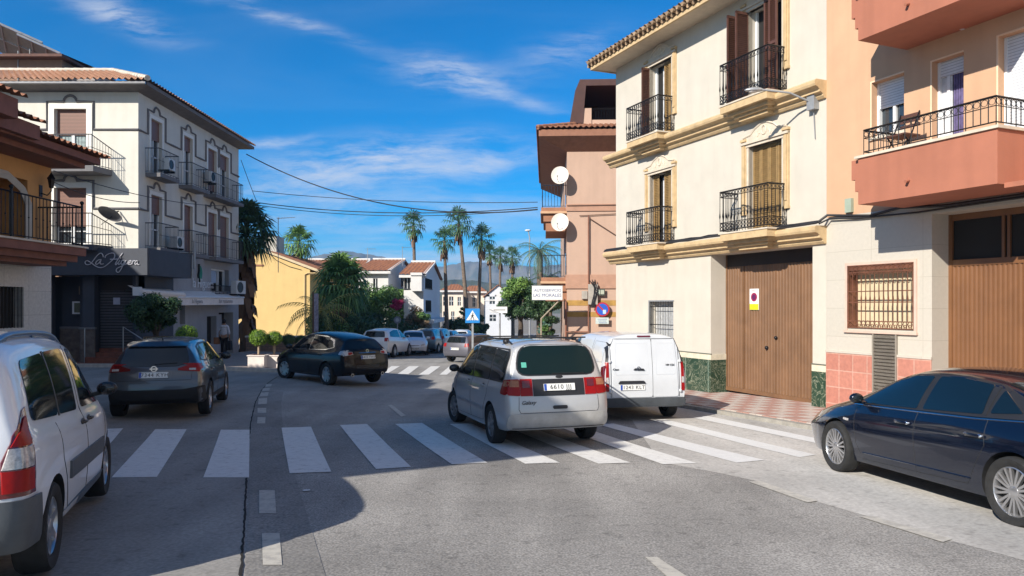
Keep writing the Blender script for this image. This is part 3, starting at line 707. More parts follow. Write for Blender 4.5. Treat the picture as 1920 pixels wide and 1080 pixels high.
def build_saloon(loc, hd):
    P = paint('dark_blue_paint', (.004, .008, .022), .35, .2)
    sp = base_spec(paint=P, xs=[-2.1, -1.75, -1.25, -.75, -.2, .25, .7, 1.1, 1.6, 1.95, 2.2], axles=(-1.42, 1.42), ytrack=.90, r=.33, rimr=.72,
        zt=[(-2.4, 1.03), (-2.0, 1.08), (-1.65, 1.13), (-1.1, 1.36), (-.65, 1.435), (-.1, 1.46), (.25, 1.43), (.6, 1.33), (1.2, 1.02), (1.7, .93), (2.1, .82), (2.35, .7)],
        drop=[(-2.4, .04), (-1.5, .05), (-1, .085), (.6, .085), (1.2, .05), (2.3, .06)], zb=[(-2.4, .93), (-1, .96), (.4, .91), (1.2, .89), (1.8, .80), (2.3, .66)],
        yr=[(-2.4, .60), (-1.6, .62), (-1, .56), (.2, .58), (.7, .62), (1.3, .68), (2.0, .62), (2.3, .5)], yb=[(-2.4, .74), (-1, .83), (1.2, .83), (2.0, .72), (2.3, .6)],
        ys=[(-2.4, .82), (-1.4, .91), (1.4, .905), (2.0, .83), (2.3, .7)], zs=[(-2.4, .28), (-1.4, .2), (1.4, .2), (2.3, .2)],
        tail=endrows(-2.44, .98, .58, .04, -2.46, .70, .90, -2.48, .80, -2.5, -2.44, .3), nose=endrows(2.36, .68, .5, .04, 2.39, .58, .62, 2.41, .68, 2.42, 2.34, .2),
        spokes=9, sw=(.011, .012), rimkind='double', bulge=(.08, .16), steer=R(-3), gap=.045)
    c = Car('blue_saloon', 'dark navy blue saloon car parked at the right kerb', 'car', sp, loc, hd)
    c.sides(rounded([(-1.56, 1.12), (-1.5, 1.0), (-.9, .975), (1.1, .93), (.95, 1.02), (.52, 1.26), (.22, 1.345), (-.5, 1.36), (-.98, 1.30), (-1.35, 1.17)], .04), M_TRIM, 'window_surround', off=.003, res=.06)
    WG = mat('saloon_window_glass', (.004, .009, .011), rough=.04, var=0, spec=.7, coat=.6)
    for w in ([(-1.40, 1.05), (-1.05, 1.02), (-1.05, 1.25)], [(-.97, 1.005), (-.13, .975), (-.17, 1.335), (-.5, 1.335), (-.9, 1.29)], [(-.04, .97), (.98, .945), (.88, 1.03), (.5, 1.24), (.22, 1.32), (-.08, 1.335)]):
        c.sides(rounded(w, .03), WG, 'side_window', off=.008, res=.06)
    for sd in 'RL':
        mb = MB(); c.line(mb, [(-1.52, .985), (-.9, .955), (1.12, .912)], sd, .008, off=.006); mb.build('chrome_strip', M_CHROME, c.root)
        mb = MB(); c.line(mb, [(-.08, .95), (-.10, .28), (.86, .26), (.98, .45), (1.02, .88)], sd, .0035); c.line(mb, [(-.10, .28), (-.86, .30), (-1.0, .55), (-1.1, .72), (-1.06, .96)], sd, .0035)
        mb.build('door_gap', M_BLK, c.root)
        mb = MB(); c.line(mb, [(-.9, .36), (.85, .34)], sd, .01, off=.0); mb.build('sill_moulding', P, c.root)
        c.patch([(-1.15, 1.30), (-1.1, 1.295), (-1.02, .98), (-1.08, .985)] if False else [(-1.02, 1.0), (-.985, 1.0), (-.95, 1.28), (-.99, 1.27)], sd, M_TRIM, 'window_pillar', .01, res=.06)
        c.patch(rounded([(1.13, .70), (1.24, .71), (1.24, .735), (1.13, .73)], .01), sd, M_CLR, 'side_indicator', .008)
        c.patch([(1.98, .66), (2.3, .54), (2.34, .62), (2.0, .78)], sd, M_CLR, 'headlamp', .008, res=.05)
        c.patch([(-2.46, .78), (-2.15, .80), (-2.15, .90), (-2.44, .9)], sd, M_RED, 'tail_lamp', .008, res=.05)
    for sd in 'RL':
        for x in (-.97, .10):
            h, n_ = c.hit(x, .80, sd); sg = -1 if sd == 'R' else 1
            mb = MB(); mb.tube([(x - .11, h.y, .80), (x - .09, h.y + sg * .03, .805), (x + .09, h.y + sg * .03, .805), (x + .11, h.y, .80)], .016, 6); o = mb.build('door_handle', P, c.root, 60)
            q = MB(); q.ball((x - .09, h.y + sg * .026, .805), .02, 6, (1.6, .7, 1)); q.ball((x + .09, h.y + sg * .026, .805), .02, 6, (1.2, .7, 1)); q.build('handle_cap', M_CHROME, o, 60)
    c.mirrors(.90, .95, P, sz=.88)
    c.patch([(1.12, -.62), (1.12, .62), (.45, .56), (.45, -.56)], 'T', M_GLASS, 'windscreen', .005)
    c.patch([(-1.0, -.5), (-1.0, .5), (-1.6, .56), (-1.6, -.56)], 'T', M_GLASS, 'rear_window', .005)
    aerial(c, -.95, .12)
    # interior grille at the nose
    c.patch(rounded([(-.42, .34), (.42, .34), (.5, .66), (-.5, .66)], .05), 'F', M_BLK, 'grille', .006)
    c.plate(0, .45, '8152 DKN', view='F'); c.plate(0, .66, '8152 DKN')
    for sg in (-1, 1): c.patch([(sg * .46, .70), (sg * .74, .72), (sg * .72, .86), (sg * .46, .86)][::sg], 'B', M_RED, 'tail_lamp', .01, res=.06)
    c.patch(rounded([(-.7, .30), (.7, .30), (.72, .42), (-.72, .42)], .05), 'B', M_TRIM, 'bumper_insert', .008)
    return c

def small_car(name, label, loc, hd, P, kind='hatch', group='cars parked along the far street', mesh=None):
    """parked cars of the far street: hatchbacks, people carriers, off-roaders"""
    H = {'hatch': 1.48, 'suv': 1.62, 'mpv': 1.62}[kind]; k = H / 1.48; Lh = {'hatch': 2.0, 'suv': 2.15, 'mpv': 2.15}[kind]
    sp = base_spec(paint=P, xs=[-Lh + .3, -1.35, -.7, 0, .4, .85, 1.25, 1.65, Lh - .2], axles=(-1.27, 1.27), ytrack=.86, r=.31 * (1.08 if kind == 'suv' else 1),
        zt=[(-Lh, 1.30 * k), (-1.6, 1.42 * k), (-.4, H), (.2, 1.45 * k), (.5, 1.36 * k), (1.1, 1.02 * k), (1.7, .93 * k), (Lh, .75 * k)],
        zb=[(-Lh, .98 * k), (.3, .91 * k), (1.1, .9 * k), (Lh, .7 * k)],
        yr=[(-Lh, .56), (.3, .58), (.8, .62), (1.3, .66), (Lh, .5)], yb=[(-Lh, .76), (1.2, .8), (Lh, .6)], ys=[(-Lh, .82), (0, .87), (1.3, .86), (Lh, .72)],
        tail=endrows(-Lh + .22, 1.36 * k, .56, .07, -Lh + .05, .74, .96 * k, -Lh + .02, .80, -Lh - .03, -Lh + .05, .3),
        nose=endrows(Lh - .06, .70 * k, .5, .05, Lh - .03, .58, .64 * k, Lh, .68, Lh + .01, Lh - .08, .24), spokes=7, sw=(.03, .02))
    c = Car(name, label, 'car', sp, loc, hd, group, detail=2)
    c.patch(rounded([(-.58, 1.0 * k), (.58, 1.0 * k), (.5, 1.29 * k), (-.5, 1.29 * k)], .07), 'B', M_GLASS, 'rear_window', .008, res=.15)
    c.sides(rounded([(-Lh + .42, 1.02 * k), (.95, .94 * k), (.45, 1.27 * k), (.2, 1.35 * k), (-.9, 1.34 * k), (-Lh + .6, 1.24 * k)], .05), M_GLASS, 'side_window', off=.006, res=.15)
    c.sides([(-.18, .95 * k), (-.10, .95 * k), (-.10, 1.36 * k), (-.18, 1.36 * k)], P, 'door_pillar', off=.009, res=.2)
    c.patch([(1.08, -.57), (1.08, .57), (.45, .52), (.45, -.52)], 'T', M_GLASS, 'windscreen', .006, res=.15)
    for sg in (-1, 1):
        c.patch([(sg * .56, .80 * k), (sg * .78, .80 * k), (sg * .74, .97 * k), (sg * .56, .97 * k)][::sg], 'B', M_RED, 'tail_lamp', .012, res=.1)
        c.patch([(sg * .42, .55 * k), (sg * .66, .60 * k), (sg * .62, .68 * k), (sg * .40, .63 * k)][::sg], 'F', M_CLR, 'headlamp', .012, res=.1)
    c.patch([(-.3, .42), (.3, .42), (.34, .60 * k), (-.34, .60 * k)], 'F', M_BLK, 'grille', .01, res=.2)
    c.plate(0, .70, '4093 HBF'); c.plate(0, .42, '4093 HBF', view='F')
    c.mirrors(.85, .96 * k, P)
    return c
# ================================================================== BUILDINGS
M_CREAM = mat('cream_plaster', (.57, .525, .445), rough=.9, var=.06, scale=1.2, bump=.12, bscale=60, streak=.06)
M_OCHRE = mat('ochre_stone', (.62, .40, .17), rough=.8, var=.22, scale=5, bump=.15)
M_OCHRE2 = mat('pale_ochre_stone', (.58, .42, .23), rough=.8, var=.15, scale=5, bump=.1)
M_PALE = mat('pale_stone', (.62, .54, .43), rough=.85, var=.12, scale=6, bump=.15)
M_TILE = mat('roof_tile', (.42, .19, .10), rough=.85, var=.45, scale=3.5, bump=.2, col2=(.20, .085, .05))
M_TILE_OLD = mat('old_roof_tile', (.48, .33, .20), rough=.9, var=.5, scale=5, bump=.25, col2=(.13, .08, .045))
M_IRON = mat('black_iron', (.012, .012, .014), rough=.45, var=.2, metal=.3)
M_IRONB = mat('blue_grey_iron', (.03, .04, .06), rough=.5, var=.2)
M_WOOD = mat('olive_brown_shutter', (.30, .19, .075), rough=.6, var=.2, scale=8)
M_WOODR = mat('red_brown_shutter', (.11, .048, .032), rough=.5, var=.2, scale=8)
M_DARK = mat('dark_interior', (.012, .011, .010), rough=.9, var=0)
M_WIN = mat('window_glass', (.03, .04, .05), rough=.05, var=0, spec=.8)
M_WHITE = mat('white_frame', (.72, .74, .75), rough=.5, var=.05)
M_CURT = mat('white_curtain', (.65, .66, .68), rough=.9, var=.2, scale=(8))
M_CABLE = mat('black_cable', (.02, .02, .022), rough=.6, var=0)
M_GREY = mat('galvanised_grey', (.35, .36, .37), rough=.5, var=.15, metal=.3)

def shutter_leaf(mb, x0, x1, z0, z1, y, th=.04):
    """louvred leaf facing -y"""
    w = .05
    mb.box(x0, x0 + w, y - th, y, z0, z1); mb.box(x1 - w, x1, y - th, y, z0, z1)
    mb.box(x0 + w, x1 - w, y - th, y, z0, z0 + .09); mb.box(x0 + w, x1 - w, y - th, y, z1 - .07, z1)
    mid = (z0 + z1) / 2; mb.box(x0 + w, x1 - w, y - th, y, mid - .04, mid + .04)
    z = z0 + .1
    while z < z1 - .1:
        if abs(z - mid) > .06:
            mb.add([(x0 + w, y - th + .004, z), (x1 - w, y - th + .004, z), (x1 - w, y - .004, z + .042), (x0 + w, y - .004, z + .042)], [(0, 1, 2, 3)])
        z += .05
    mb.quad((x0 + w, y - .002, z0), (x1 - w, y - .002, z0), (x1 - w, y - .002, z1), (x0 + w, y - .002, z1))

def railing(mb, path, z0, h, sp=.12, style='plain', r=.009):
    path = [Vector((p[0], p[1], 0)) for p in path]
    for a, b in zip(path, path[1:]):
        L_ = (b - a).length; d = (b - a).normalized(); n = max(1, round(L_ / sp))
        for z, w in ((z0 + h, .02), (z0 + .06, .012)) + (((z0 + .26, .010), (z0 + h - .13, .010)) if style == 'ornate' else ()) + (((z0 + h - .15, .008),) if style == 'rings' else ()):
            mb.tube([a + Vector((0, 0, z)), b + Vector((0, 0, z))], w, 4)
        for i in range(n + 1):
            p = a + d * (L_ * i / n)
            q = lambda z: p + Vector((0, 0, z))
            if style == 'ornate':
                mb.tube([q(z0 + .04), q(z0 + .26), q(z0 + .36), q(z0 + .42), q(z0 + .52), q(z0 + .62), q(z0 + h)], [r, r, r * 1.1, r * 2.6, r * 1.3, r, r], 5)
                if i < n:
                    for zz in (z0 + .11, z0 + .20):
                        c = p + d * (L_ / n / 2) + Vector((0, 0, zz)); k = 7
                        mb.tube([c + d * (math.cos(2 * math.pi * j / k) * .042) + Vector((0, 0, math.sin(2 * math.pi * j / k) * .042)) for j in range(k)], .008, 3, closed=True)
                    c = p + d * (L_ / n / 2) + Vector((0, 0, z0 + h - .065)); k = 6
                    mb.tube([c + d * (math.cos(2 * math.pi * j / k) * .04) + Vector((0, 0, math.sin(2 * math.pi * j / k) * .045)) for j in range(k)], .007, 3, closed=True)
            else:
                mb.tube([q(z0 + (.0 if i % 4 == 0 else .06)), q(z0 + h)], r, 4)
                if style == 'rings' and i < n:
                    c = p + d * (L_ / n / 2) + Vector((0, 0, z0 + h - .075)); k = 8
                    mb.tube([c + d * (math.cos(2 * math.pi * j / k) * .055) + Vector((0, 0, math.sin(2 * math.pi * j / k) * .055)) for j in range(k)], .006, 3, closed=True)
                if style == 'belly' and i % 2 == 0:
                    c = q(z0 + h * .5); mb.ball(tuple(c), .022, 4)

def moulding(mb, x0, x1, y, prof, ends=True):
    """cornice running in x, profile list of (protrusion, z) towards -y"""
    pts = [(y, prof[0][1])] + [(y - p, z) for p, z in prof] + [(y, prof[-1][1])]
    mb.extr(pts, 'x', x0, x1)

# ---------------------------------------------------------------- cream town house (right)
AX = -0.391; AY = .92          # street direction u
FL = (3.51, 24.96)             # its far left corner on the street
RZ_R = math.atan2(-.92, .391)
ZB = -.85
cream = thing('town_house', 'cream three storey house with ochre cornices, iron balconies and a big brown garage door', 'house', (FL[0], FL[1], ZB), RZ_R)
def cream_house():
    T = cream; W = 9.08
    holes = [(2.05, 3.2, 7.7, 9.95, .3), (6.55, 7.72, 7.7, 10.05, .3), (2.05, 3.2, 4.36, 6.58, .3), (6.55, 7.72, 4.36, 6.58, .3),
             (2.0, 3.27, 1.42, 2.66, .3), (5.01, 8.67, -.3, 3.93, .55)]
    m = MB(); wall_holes(m, 0, W, -.4, 10.5, holes)
    m.quad((0, 8, -.4), (0, 0, -.4), (0, 0, 10.5), (0, 8, 10.5)); m.quad((0, 8, -.4), (0, 8, 10.5), (W, 8, 10.5), (W, 8, -.4))
    m.quad((W, 0, 8.5), (W, 8, 8.5), (W, 8, 10.5), (W, 0, 10.5))
    m.quad((0, 0, 10.5), (W, 0, 10.5), (W, 8, 10.5), (0, 8, 10.5))
    m.build('wall', M_CREAM, T)
    # plinth : moulded line, marble slabs
    mar = MB(); mar.box(0, 5.035, -.025, .0, -.3, 1.04); mar.box(5.012, 5.035, .0, .54, -.3, 1.04)
    mar2 = MB(); mar2.box(8.66, W, -.025, .0, -.3, 1.04)
    MM, nt, b = new_mat('green_veined_marble'); N = nt.nodes; L = nt.links
    tc = N.new('ShaderNodeTexCoord'); n = N.new('ShaderNodeTexNoise'); n.inputs['Scale'].default_value = 3.0; n.inputs['Detail'].default_value = 8; n.inputs['Distortion'].default_value = 3.2
    r = N.new('ShaderNodeValToRGB'); e = r.color_ramp.elements; e[0].position = .44; e[0].color = (.022, .05, .03, 1); e[1].position = .56; e[1].color = (.03, .06, .038, 1)
    x = e.new(.5); x.color = (.33, .36, .27, 1); x = e.new(.485); x.color = (.05, .075, .045, 1); x = e.new(.515); x.color = (.09, .10, .06, 1)
    L.new(tc.outputs['Object'], n.inputs['Vector']); L.new(n.outputs['Fac'], r.inputs['Fac']); L.new(r.outputs['Color'], b.inputs['Base Color']); b.inputs['Roughness'].default_value = .35
    mar.build('marble_plinth', MM, T); mar2.build('marble_plinth', MM, T)
    j = MB()
    for a in (.9, 1.9, 2.9, 3.9, 4.93): j.box(a - .006, a + .006, -.028, -.02, -.2, 1.04)
    j.build('plinth_joint', mat('pale_green_joint', (.3, .4, .33), var=0), T)
    bd = MB(); bd.box(0, 5.04, -.02, .001, 1.04, 1.19); bd.box(5.012, 5.04, .001, .54, 1.04, 1.19)
    bd.build('plinth_band', mat('band_stone', (.66, .60, .46), rough=.8, var=.15), T)
    bd = MB(); bd.box(8.66, W, -.02, .001, 1.04, 1.19); bd.build('plinth_band', MATS['band_stone'], T)
    ln = MB(); ln.box(0, 5.05, -.03, 0, 1.19, 1.215); ln.box(8.65, W, -.03, 0, 1.19, 1.215); ln.build('band_line', mat('grey_green_line', (.12, .13, .10), var=.1), T)
    # cornices
    prof = lambda z, k=1.0: [(.06 * k, z), (.10 * k, z + .05), (.10 * k, z + .09), (.17 * k, z + .13), (.20 * k, z + .13), (.20 * k, z + .18), (.26 * k, z + .23), (.33 * k, z + .25), (.35 * k, z + .30), (.35 * k, z + .36), (.30 * k, z + .40)]
    for z, nm in ((3.93, 'ground_cornice'), (7.2, 'upper_cornice')):
        c = MB()
        moulding(c, -.30, W, 0, prof(z)); 
        c.extr([(0.3, z)] + [(p[0] * -1, p[1]) for p in prof(z)][::1] + [(0.3, z + .40)], 'y', .001, 3) if False else None
        # stepped moulding return round the far corner
        for zz0, zz1, p in ((z, z + .13, .12), (z + .13, z + .25, .22), (z + .25, z + .40, .34)):
            c.box(-p, 0, 0.0, 3.0, zz0, zz1)
        for (a, b) in ((1.75, 3.25), (6.25, 7.8)):
            # balcony brackets: the cornice steps forward
            for k, (zz0, zz1, p, ins) in enumerate(((z + .02, z + .10, .28, .34), (z + .10, z + .17, .36, .24), (z + .17, z + .26, .46, .13), (z + .26, z + .43, .60, 0))):
                c.prism([(a - .1 + ins, 0), (a - .1 + ins, -p), (b + .05 - ins, -p), (b + .05 - ins, 0)], zz0, zz1)
        c.build(nm, M_OCHRE if False else M_OCHRE2, T)
        for (a, b) in ((1.6, 3.35), (6.1, 7.88)):
            s_ = MB(); s_.box(a, b, -.62, 0, z + .432, z + .47); s_.build('balcony_slab', M_PALE, T)
    # eaves
    e_ = MB(); e_.add([(-.34, -.74, 10.48), (W + 3, -.74, 10.48), (W + 3, 0, 10.6), (-.34, 0, 10.6), (-.34, -.74, 10.56), (W, -.74, 10.56)], [(0, 1, 2, 3)])
    e_.box(-.34, W, -.74, 7.9, 10.50, 10.56)
    e_.build('soffit', mat('cream_soffit', (.62, .52, .40), rough=.9, var=.1), T)
    g_ = MB(); g_.box(-.36, W, -.79, -.72, 10.47, 10.57); g_.box(-.36, -.30, -.79, 3, 10.47, 10.57); g_.build('eave_moulding', M_OCHRE2, T)
    rf = MB(); tile_roof(rf, (-.45, -.92, 10.70), (W + .1, -.92, 10.70), (W + .1, 4, 12.1), (-.45, 4, 12.1), pitch=.24, amp=.05)
    rf.build('roof', M_TILE_OLD, T, 50)
    # double row of tile ends under the roof edge
    te = MB()
    for row, (zz, yy) in enumerate(((10.62, -.84), (10.70, -.93))):
        x_ = -.42 + row * .12
        while x_ < W:
            te.tube([(x_, yy, zz), (x_, yy + .3, zz + .02)], .062, 8); x_ += .24
    for row in range(2):
        y_ = -.7
        while y_ < 3: te.tube([(-.46 - row * .08, y_, 10.62 + row * .08), (-.2, y_, 10.63 + row * .08)], .062, 8); y_ += .24
    te.build('eave_tile', M_TILE_OLD, T, 50)
    # windows with surrounds
    for i, (a, b, z0, z1, kind) in enumerate(((2.05, 3.2, 7.7, 9.95, 'open'), (6.55, 7.72, 7.7, 10.05, 'wide'), (2.05, 3.2, 4.36, 6.58, 'half'), (6.55, 7.72, 4.36, 6.58, 'shut'))):
        w = MB(); w.box(a, b, .26, .30, z0, z1); o = w.build('window', M_DARK, T)
        fr = MB()
        for q in ((a, a + .06), ((a + b) / 2 - .03, (a + b) / 2 + .03), (b - .06, b)): fr.box(*q, .20, .258, z0, z1)
        fr.build('window_frame', M_WHITE if kind in ('open', 'wide') else M_WOODR, o)
        cu = MB(); cu.box((a + b) / 2 - (.22 if kind != 'wide' else .3), (a + b) / 2 + .0, .235, .255, z0 + .2, z1 - .1); cu.build('curtain', M_CURT, o)
        sh = MB()
        lw = (b - a) / 4
        if kind == 'shut':
            for k in range(4): shutter_leaf(sh, a + k * lw + .006, a + (k + 1) * lw - .006, z0 + .02, z1 - .02, .16)
        elif kind == 'half':
            for k in (0, 2, 3): shutter_leaf(sh, a + k * lw + .006, a + (k + 1) * lw - .006, z0 + .02, z1 - .02, .16)
        elif kind == 'open':
            for k in (2, 3): shutter_leaf(sh, a + k * lw + .006, a + (k + 1) * lw - .006, z0 + .02, z1 - .02, .16)
        sh.build('shutter', M_WOOD, o) if sh.v else None
        # outward leaves at right angles to the wall
        so = MB()
        def out_leaf(x, y0, y1, zz0, zz1):
            so.box(x - .02, x + .02, y0, y0 + .05, zz0, zz1); so.box(x - .02, x + .02, y1 - .05, y1, zz0, zz1)
            so.box(x - .02, x + .02, y0, y1, zz0, zz0 + .09); so.box(x - .02, x + .02, y0, y1, zz1 - .07, zz1); so.box(x - .004, x + .004, y0, y1, zz0, zz1)
            zz = zz0 + .1
            while zz < zz1 - .1: so.add([(x - .018, y0 + .05, zz + .04), (x - .018, y1 - .05, zz + .04), (x + .018, y1 - .05, zz), (x + .018, y0 + .05, zz)], [(0, 1, 2, 3), (3, 2, 1, 0)]); zz += .05
        if kind == 'open': out_leaf(a - .02, -.30, .0, z0 + .02, z1 - .02)
        if kind == 'wide':
            out_leaf(a - .35, -.42, -.05, z0 + .02, z1 - .02); out_leaf(a - .02, -.42, .0, z0 + .02, z1 - .02)
            for k in (2, 3): shutter_leaf(so, a + k * lw + .05, a + (k + 1) * lw + .04, z0 + .02, z1 + .05, -.06 - .12 * (k - 2))
        if so.v: so.build('open_shutter', M_WOODR, o)
        # pilasters, inner jambs, lintel and pediment
        for q in ((a - .24, a - .07), (b + .07, b + .24)):
            su = MB()
            su.box(*q, -.05, 0, z0 + .55, z1 + .16); su.box(q[0] + .04, q[1] - .04, -.075, -.05, z0 + .7, z1 + .05)
            su.box(q[0] - .015, q[1] + .015, -.07, 0, z0 + .50, z0 + .56); su.box(q[0] - .02, q[1] + .02, -.085, 0, z1 + .16, z1 + .22)
            su.build('pilaster', M_OCHRE2, T)
        s2 = MB()
        s2.box(a - .07, a, -.03, .10, z0, z1); s2.box(b, b + .07, -.03, .10, z0, z1); s2.box(a - .07, b + .07, -.05, .1, z1, z1 + .07)
        s2.box(a - .24, b + .24, -.09, 0, z1 + .072, z1 + .13)
        ped = [(a - .2, z1 + .13), (a - .18, z1 + .26), (a + .1, z1 + .30), (a + .25, z1 + .42), ((a + b) / 2 - .08, z1 + .52), ((a + b) / 2 + .08, z1 + .52), (b - .25, z1 + .42), (b - .1, z1 + .30), (b + .18, z1 + .26), (b + .2, z1 + .13)]
        s2.add([(x_, -.045, z_) for x_, z_ in ped] + [(x_, .0, z_) for x_, z_ in ped], [tuple(range(10))[::-1]] + [(k, (k + 1) % 10, 10 + (k + 1) % 10, 10 + k) for k in range(10)])
        s2.build('lintel', M_PALE, T)
        s3 = MB(); c_ = (a + b) / 2
        s3.tube([(x_, -.05, z_) for x_, z_ in ped[1:-1]], .026, 5)
        s3.tube([(c_ + .08 * math.cos(t), -.055, z1 + .33 + .11 * math.sin(t)) for t in [2 * math.pi * k / 12 for k in range(12)]], .018, 4, closed=True)
        for sg in (-1, 1): s3.tube([(c_ + sg * (.16 + .10 * k / 6), -.05, z1 + .27 + .07 * math.sin(k * 1.2)) for k in range(7)], .016, 4)
        s3.build('carved_ornament', mat('carved_stone', (.64, .56, .45), rough=.8, var=.1), T)
    # balconies' iron railings
    for (a, b) in ((1.60, 3.32), (6.12, 7.86)):
        for z in (4.40, 7.67):
            r_ = MB(); railing(r_, [(a, 0), (a, -.58), (b, -.58), (b, 0)], z, 1.05, .115, 'ornate', .0085)
            r_.build('balcony_railing', M_IRON, T)
    # ground floor window with bars
    w = MB(); w.box(2.0, 3.27, .25, .28, 1.42, 2.66); o = w.build('window', mat('pale_blind', (.55, .56, .56), var=.2, scale=12), T)
    r_ = MB()
    for k in range(10): xx = 2.04 + k * .133; r_.tube([(xx, .03, 1.42), (xx, .03, 2.66)], .011, 4)
    for z in (1.47, 1.95, 2.5): r_.tube([(2.0, .03, z), (3.27, .03, z)], .013, 4)
    r_.build('window_bars', M_IRON, o); f_ = MB(); f_.box(1.96, 2.0, -.01, .1, 1.38, 2.7); f_.box(2.0, 3.31, -.01, .1, 2.66, 2.70); f_.box(1.96, 3.31, -.05, .1, 1.36, 1.42); f_.build('window_frame', M_GREY, o)
    # garage door: vertical ribs
    DM = mat('brown_garage_door', (.20, .105, .052), rough=.5, var=.16, scale=1.6, streak=.15)
    d = MB(); x_ = 5.01
    d.quad((5.01, .55, .27), (8.67, .55, .27), (8.67, .55, 3.93), (5.01, .55, 3.93))
    while x_ < 8.64:
        d.add([(x_, .55, .28), (x_ + .022, .528, .28), (x_ + .062, .528, .28), (x_ + .084, .55, .28), (x_, .55, 3.93), (x_ + .022, .528, 3.93), (x_ + .062, .528, 3.93), (x_ + .084, .55, 3.93)],
              [(0, 1, 5, 4), (1, 2, 6, 5), (2, 3, 7, 6)])
        x_ += .105
    gd = d.build('garage_door', DM, T)
    f_ = MB(); f_.box(5.02, 5.07, .50, .552, .27, 3.93); f_.box(8.62, 8.665, .50, .552, .27, 3.93); f_.box(5.7, 5.73, .515, .552, .3, 3.93); f_.box(6.9, 6.93, .515, .552, .3, 3.93); f_.box(7.75, 7.78, .515, .552, .3, 3.93); f_.box(5.0, 8.67, .49, .552, .2, .30)
    f_.build('door_frame', DM, gd)
    f_ = MB(); f_.box(5.07, 8.62, .512, .526, 3.60, 3.925); f_.build('shade_panel', mat('door_shade_dark', (.02, .011, .008), rough=.6, var=.2), gd)  # dark panel, paints the cornice shadow across the top of the door
    h_ = MB(); h_.ball((6.62, .50, 1.45), .05, 8); h_.ball((6.95, .50, 1.72), .045, 8); h_.build('door_knob', M_IRON, gd, 60)
    # no-parking plate on the door
    s_ = MB(); s_.box(5.98, 6.32, .505, .52, 2.42, 2.98); sg = s_.build('parking_sign', mat('sign_white', (.78, .76, .74), var=.05), gd)
    q = MB(); q.box(5.985, 6.315, .499, .505, 2.425, 2.58); q.build('yellow_band', mat('sign_yellow', (.62, .58, .01), var=.1), sg)
    q = MB(); q.lathe([(0, -.003), (.115, -.003), (.115, .004)], 24, 'y', (6.15, .502, 2.76)); q.build('red_ring', mat('sign_magenta', (.30, .008, .07), var=.1), sg)
    q = MB(); q.lathe([(0, -.003), (.07, -.003), (.07, .002)], 24, 'y', (6.15, .498, 2.76)); q.build('blue_disc', mat('sign_plum', (.10, .012, .08), var=.1), sg)
    q = MB(); text_on(q, 'VADO', .07, facing((6.15, .502, 2.93)), ext=.001); q.build('sign_lettering', mat('sign_text_grey', (.35, .25, .28), var=0), sg)
    # street lamp and junction box are things of their own
cream_house()

lamp = thing('street_lamp', 'cobra head street lamp on a bracket arm over the big brown garage door', 'street lamp', (FL[0] - AX * 8.75, FL[1] - AY * 8.75, ZB + 6.9), RZ_R)
def cobra():
    b = MB(); b.box(-.10, .12, -.16, 0, .1, .45); b.box(-.12, .14, -.18, 0, .43, .47); b.build('junction_box', M_GREY, lamp)
    a = MB(); a.tube([(0, -.02, .25), (-.22, -.55, .50), (-.52, -1.08, .59)], [.026, .024, .022], 8); a.tube([(.02, -.02, -.55), (0, -.05, .1)], .012, 5); a.build('bracket_arm', M_GREY, lamp, 60)
    h = MB(); h.lathe([(0, -.34), (.05, -.33), (.10, -.24), (.125, -.1), (.12, .05), (.07, .2), (.03, .26), (0, .27)], 14, 'x')
    for i, v in enumerate(h.v): h.v[i] = (v[0], v[1], v[2] * (.75 if v[2] > 0 else .45))
    o = h.build('lamp_head', mat('lamp_shell_grey', (.42, .43, .44), rough=.35, metal=.4, var=.1), lamp, 60)
    o.scale = (.72, .72, .72); o.location = (-.66, -1.22, .60); o.rotation_euler = (0, 0, math.atan2(.25, .12) + R(180) + R(0))
    g = MB(); g.ball((0, 0, -.05), .1, 8, (1.5, .8, .35)); g.build('lamp_glass', M_CLR, o, 60)
cobra()

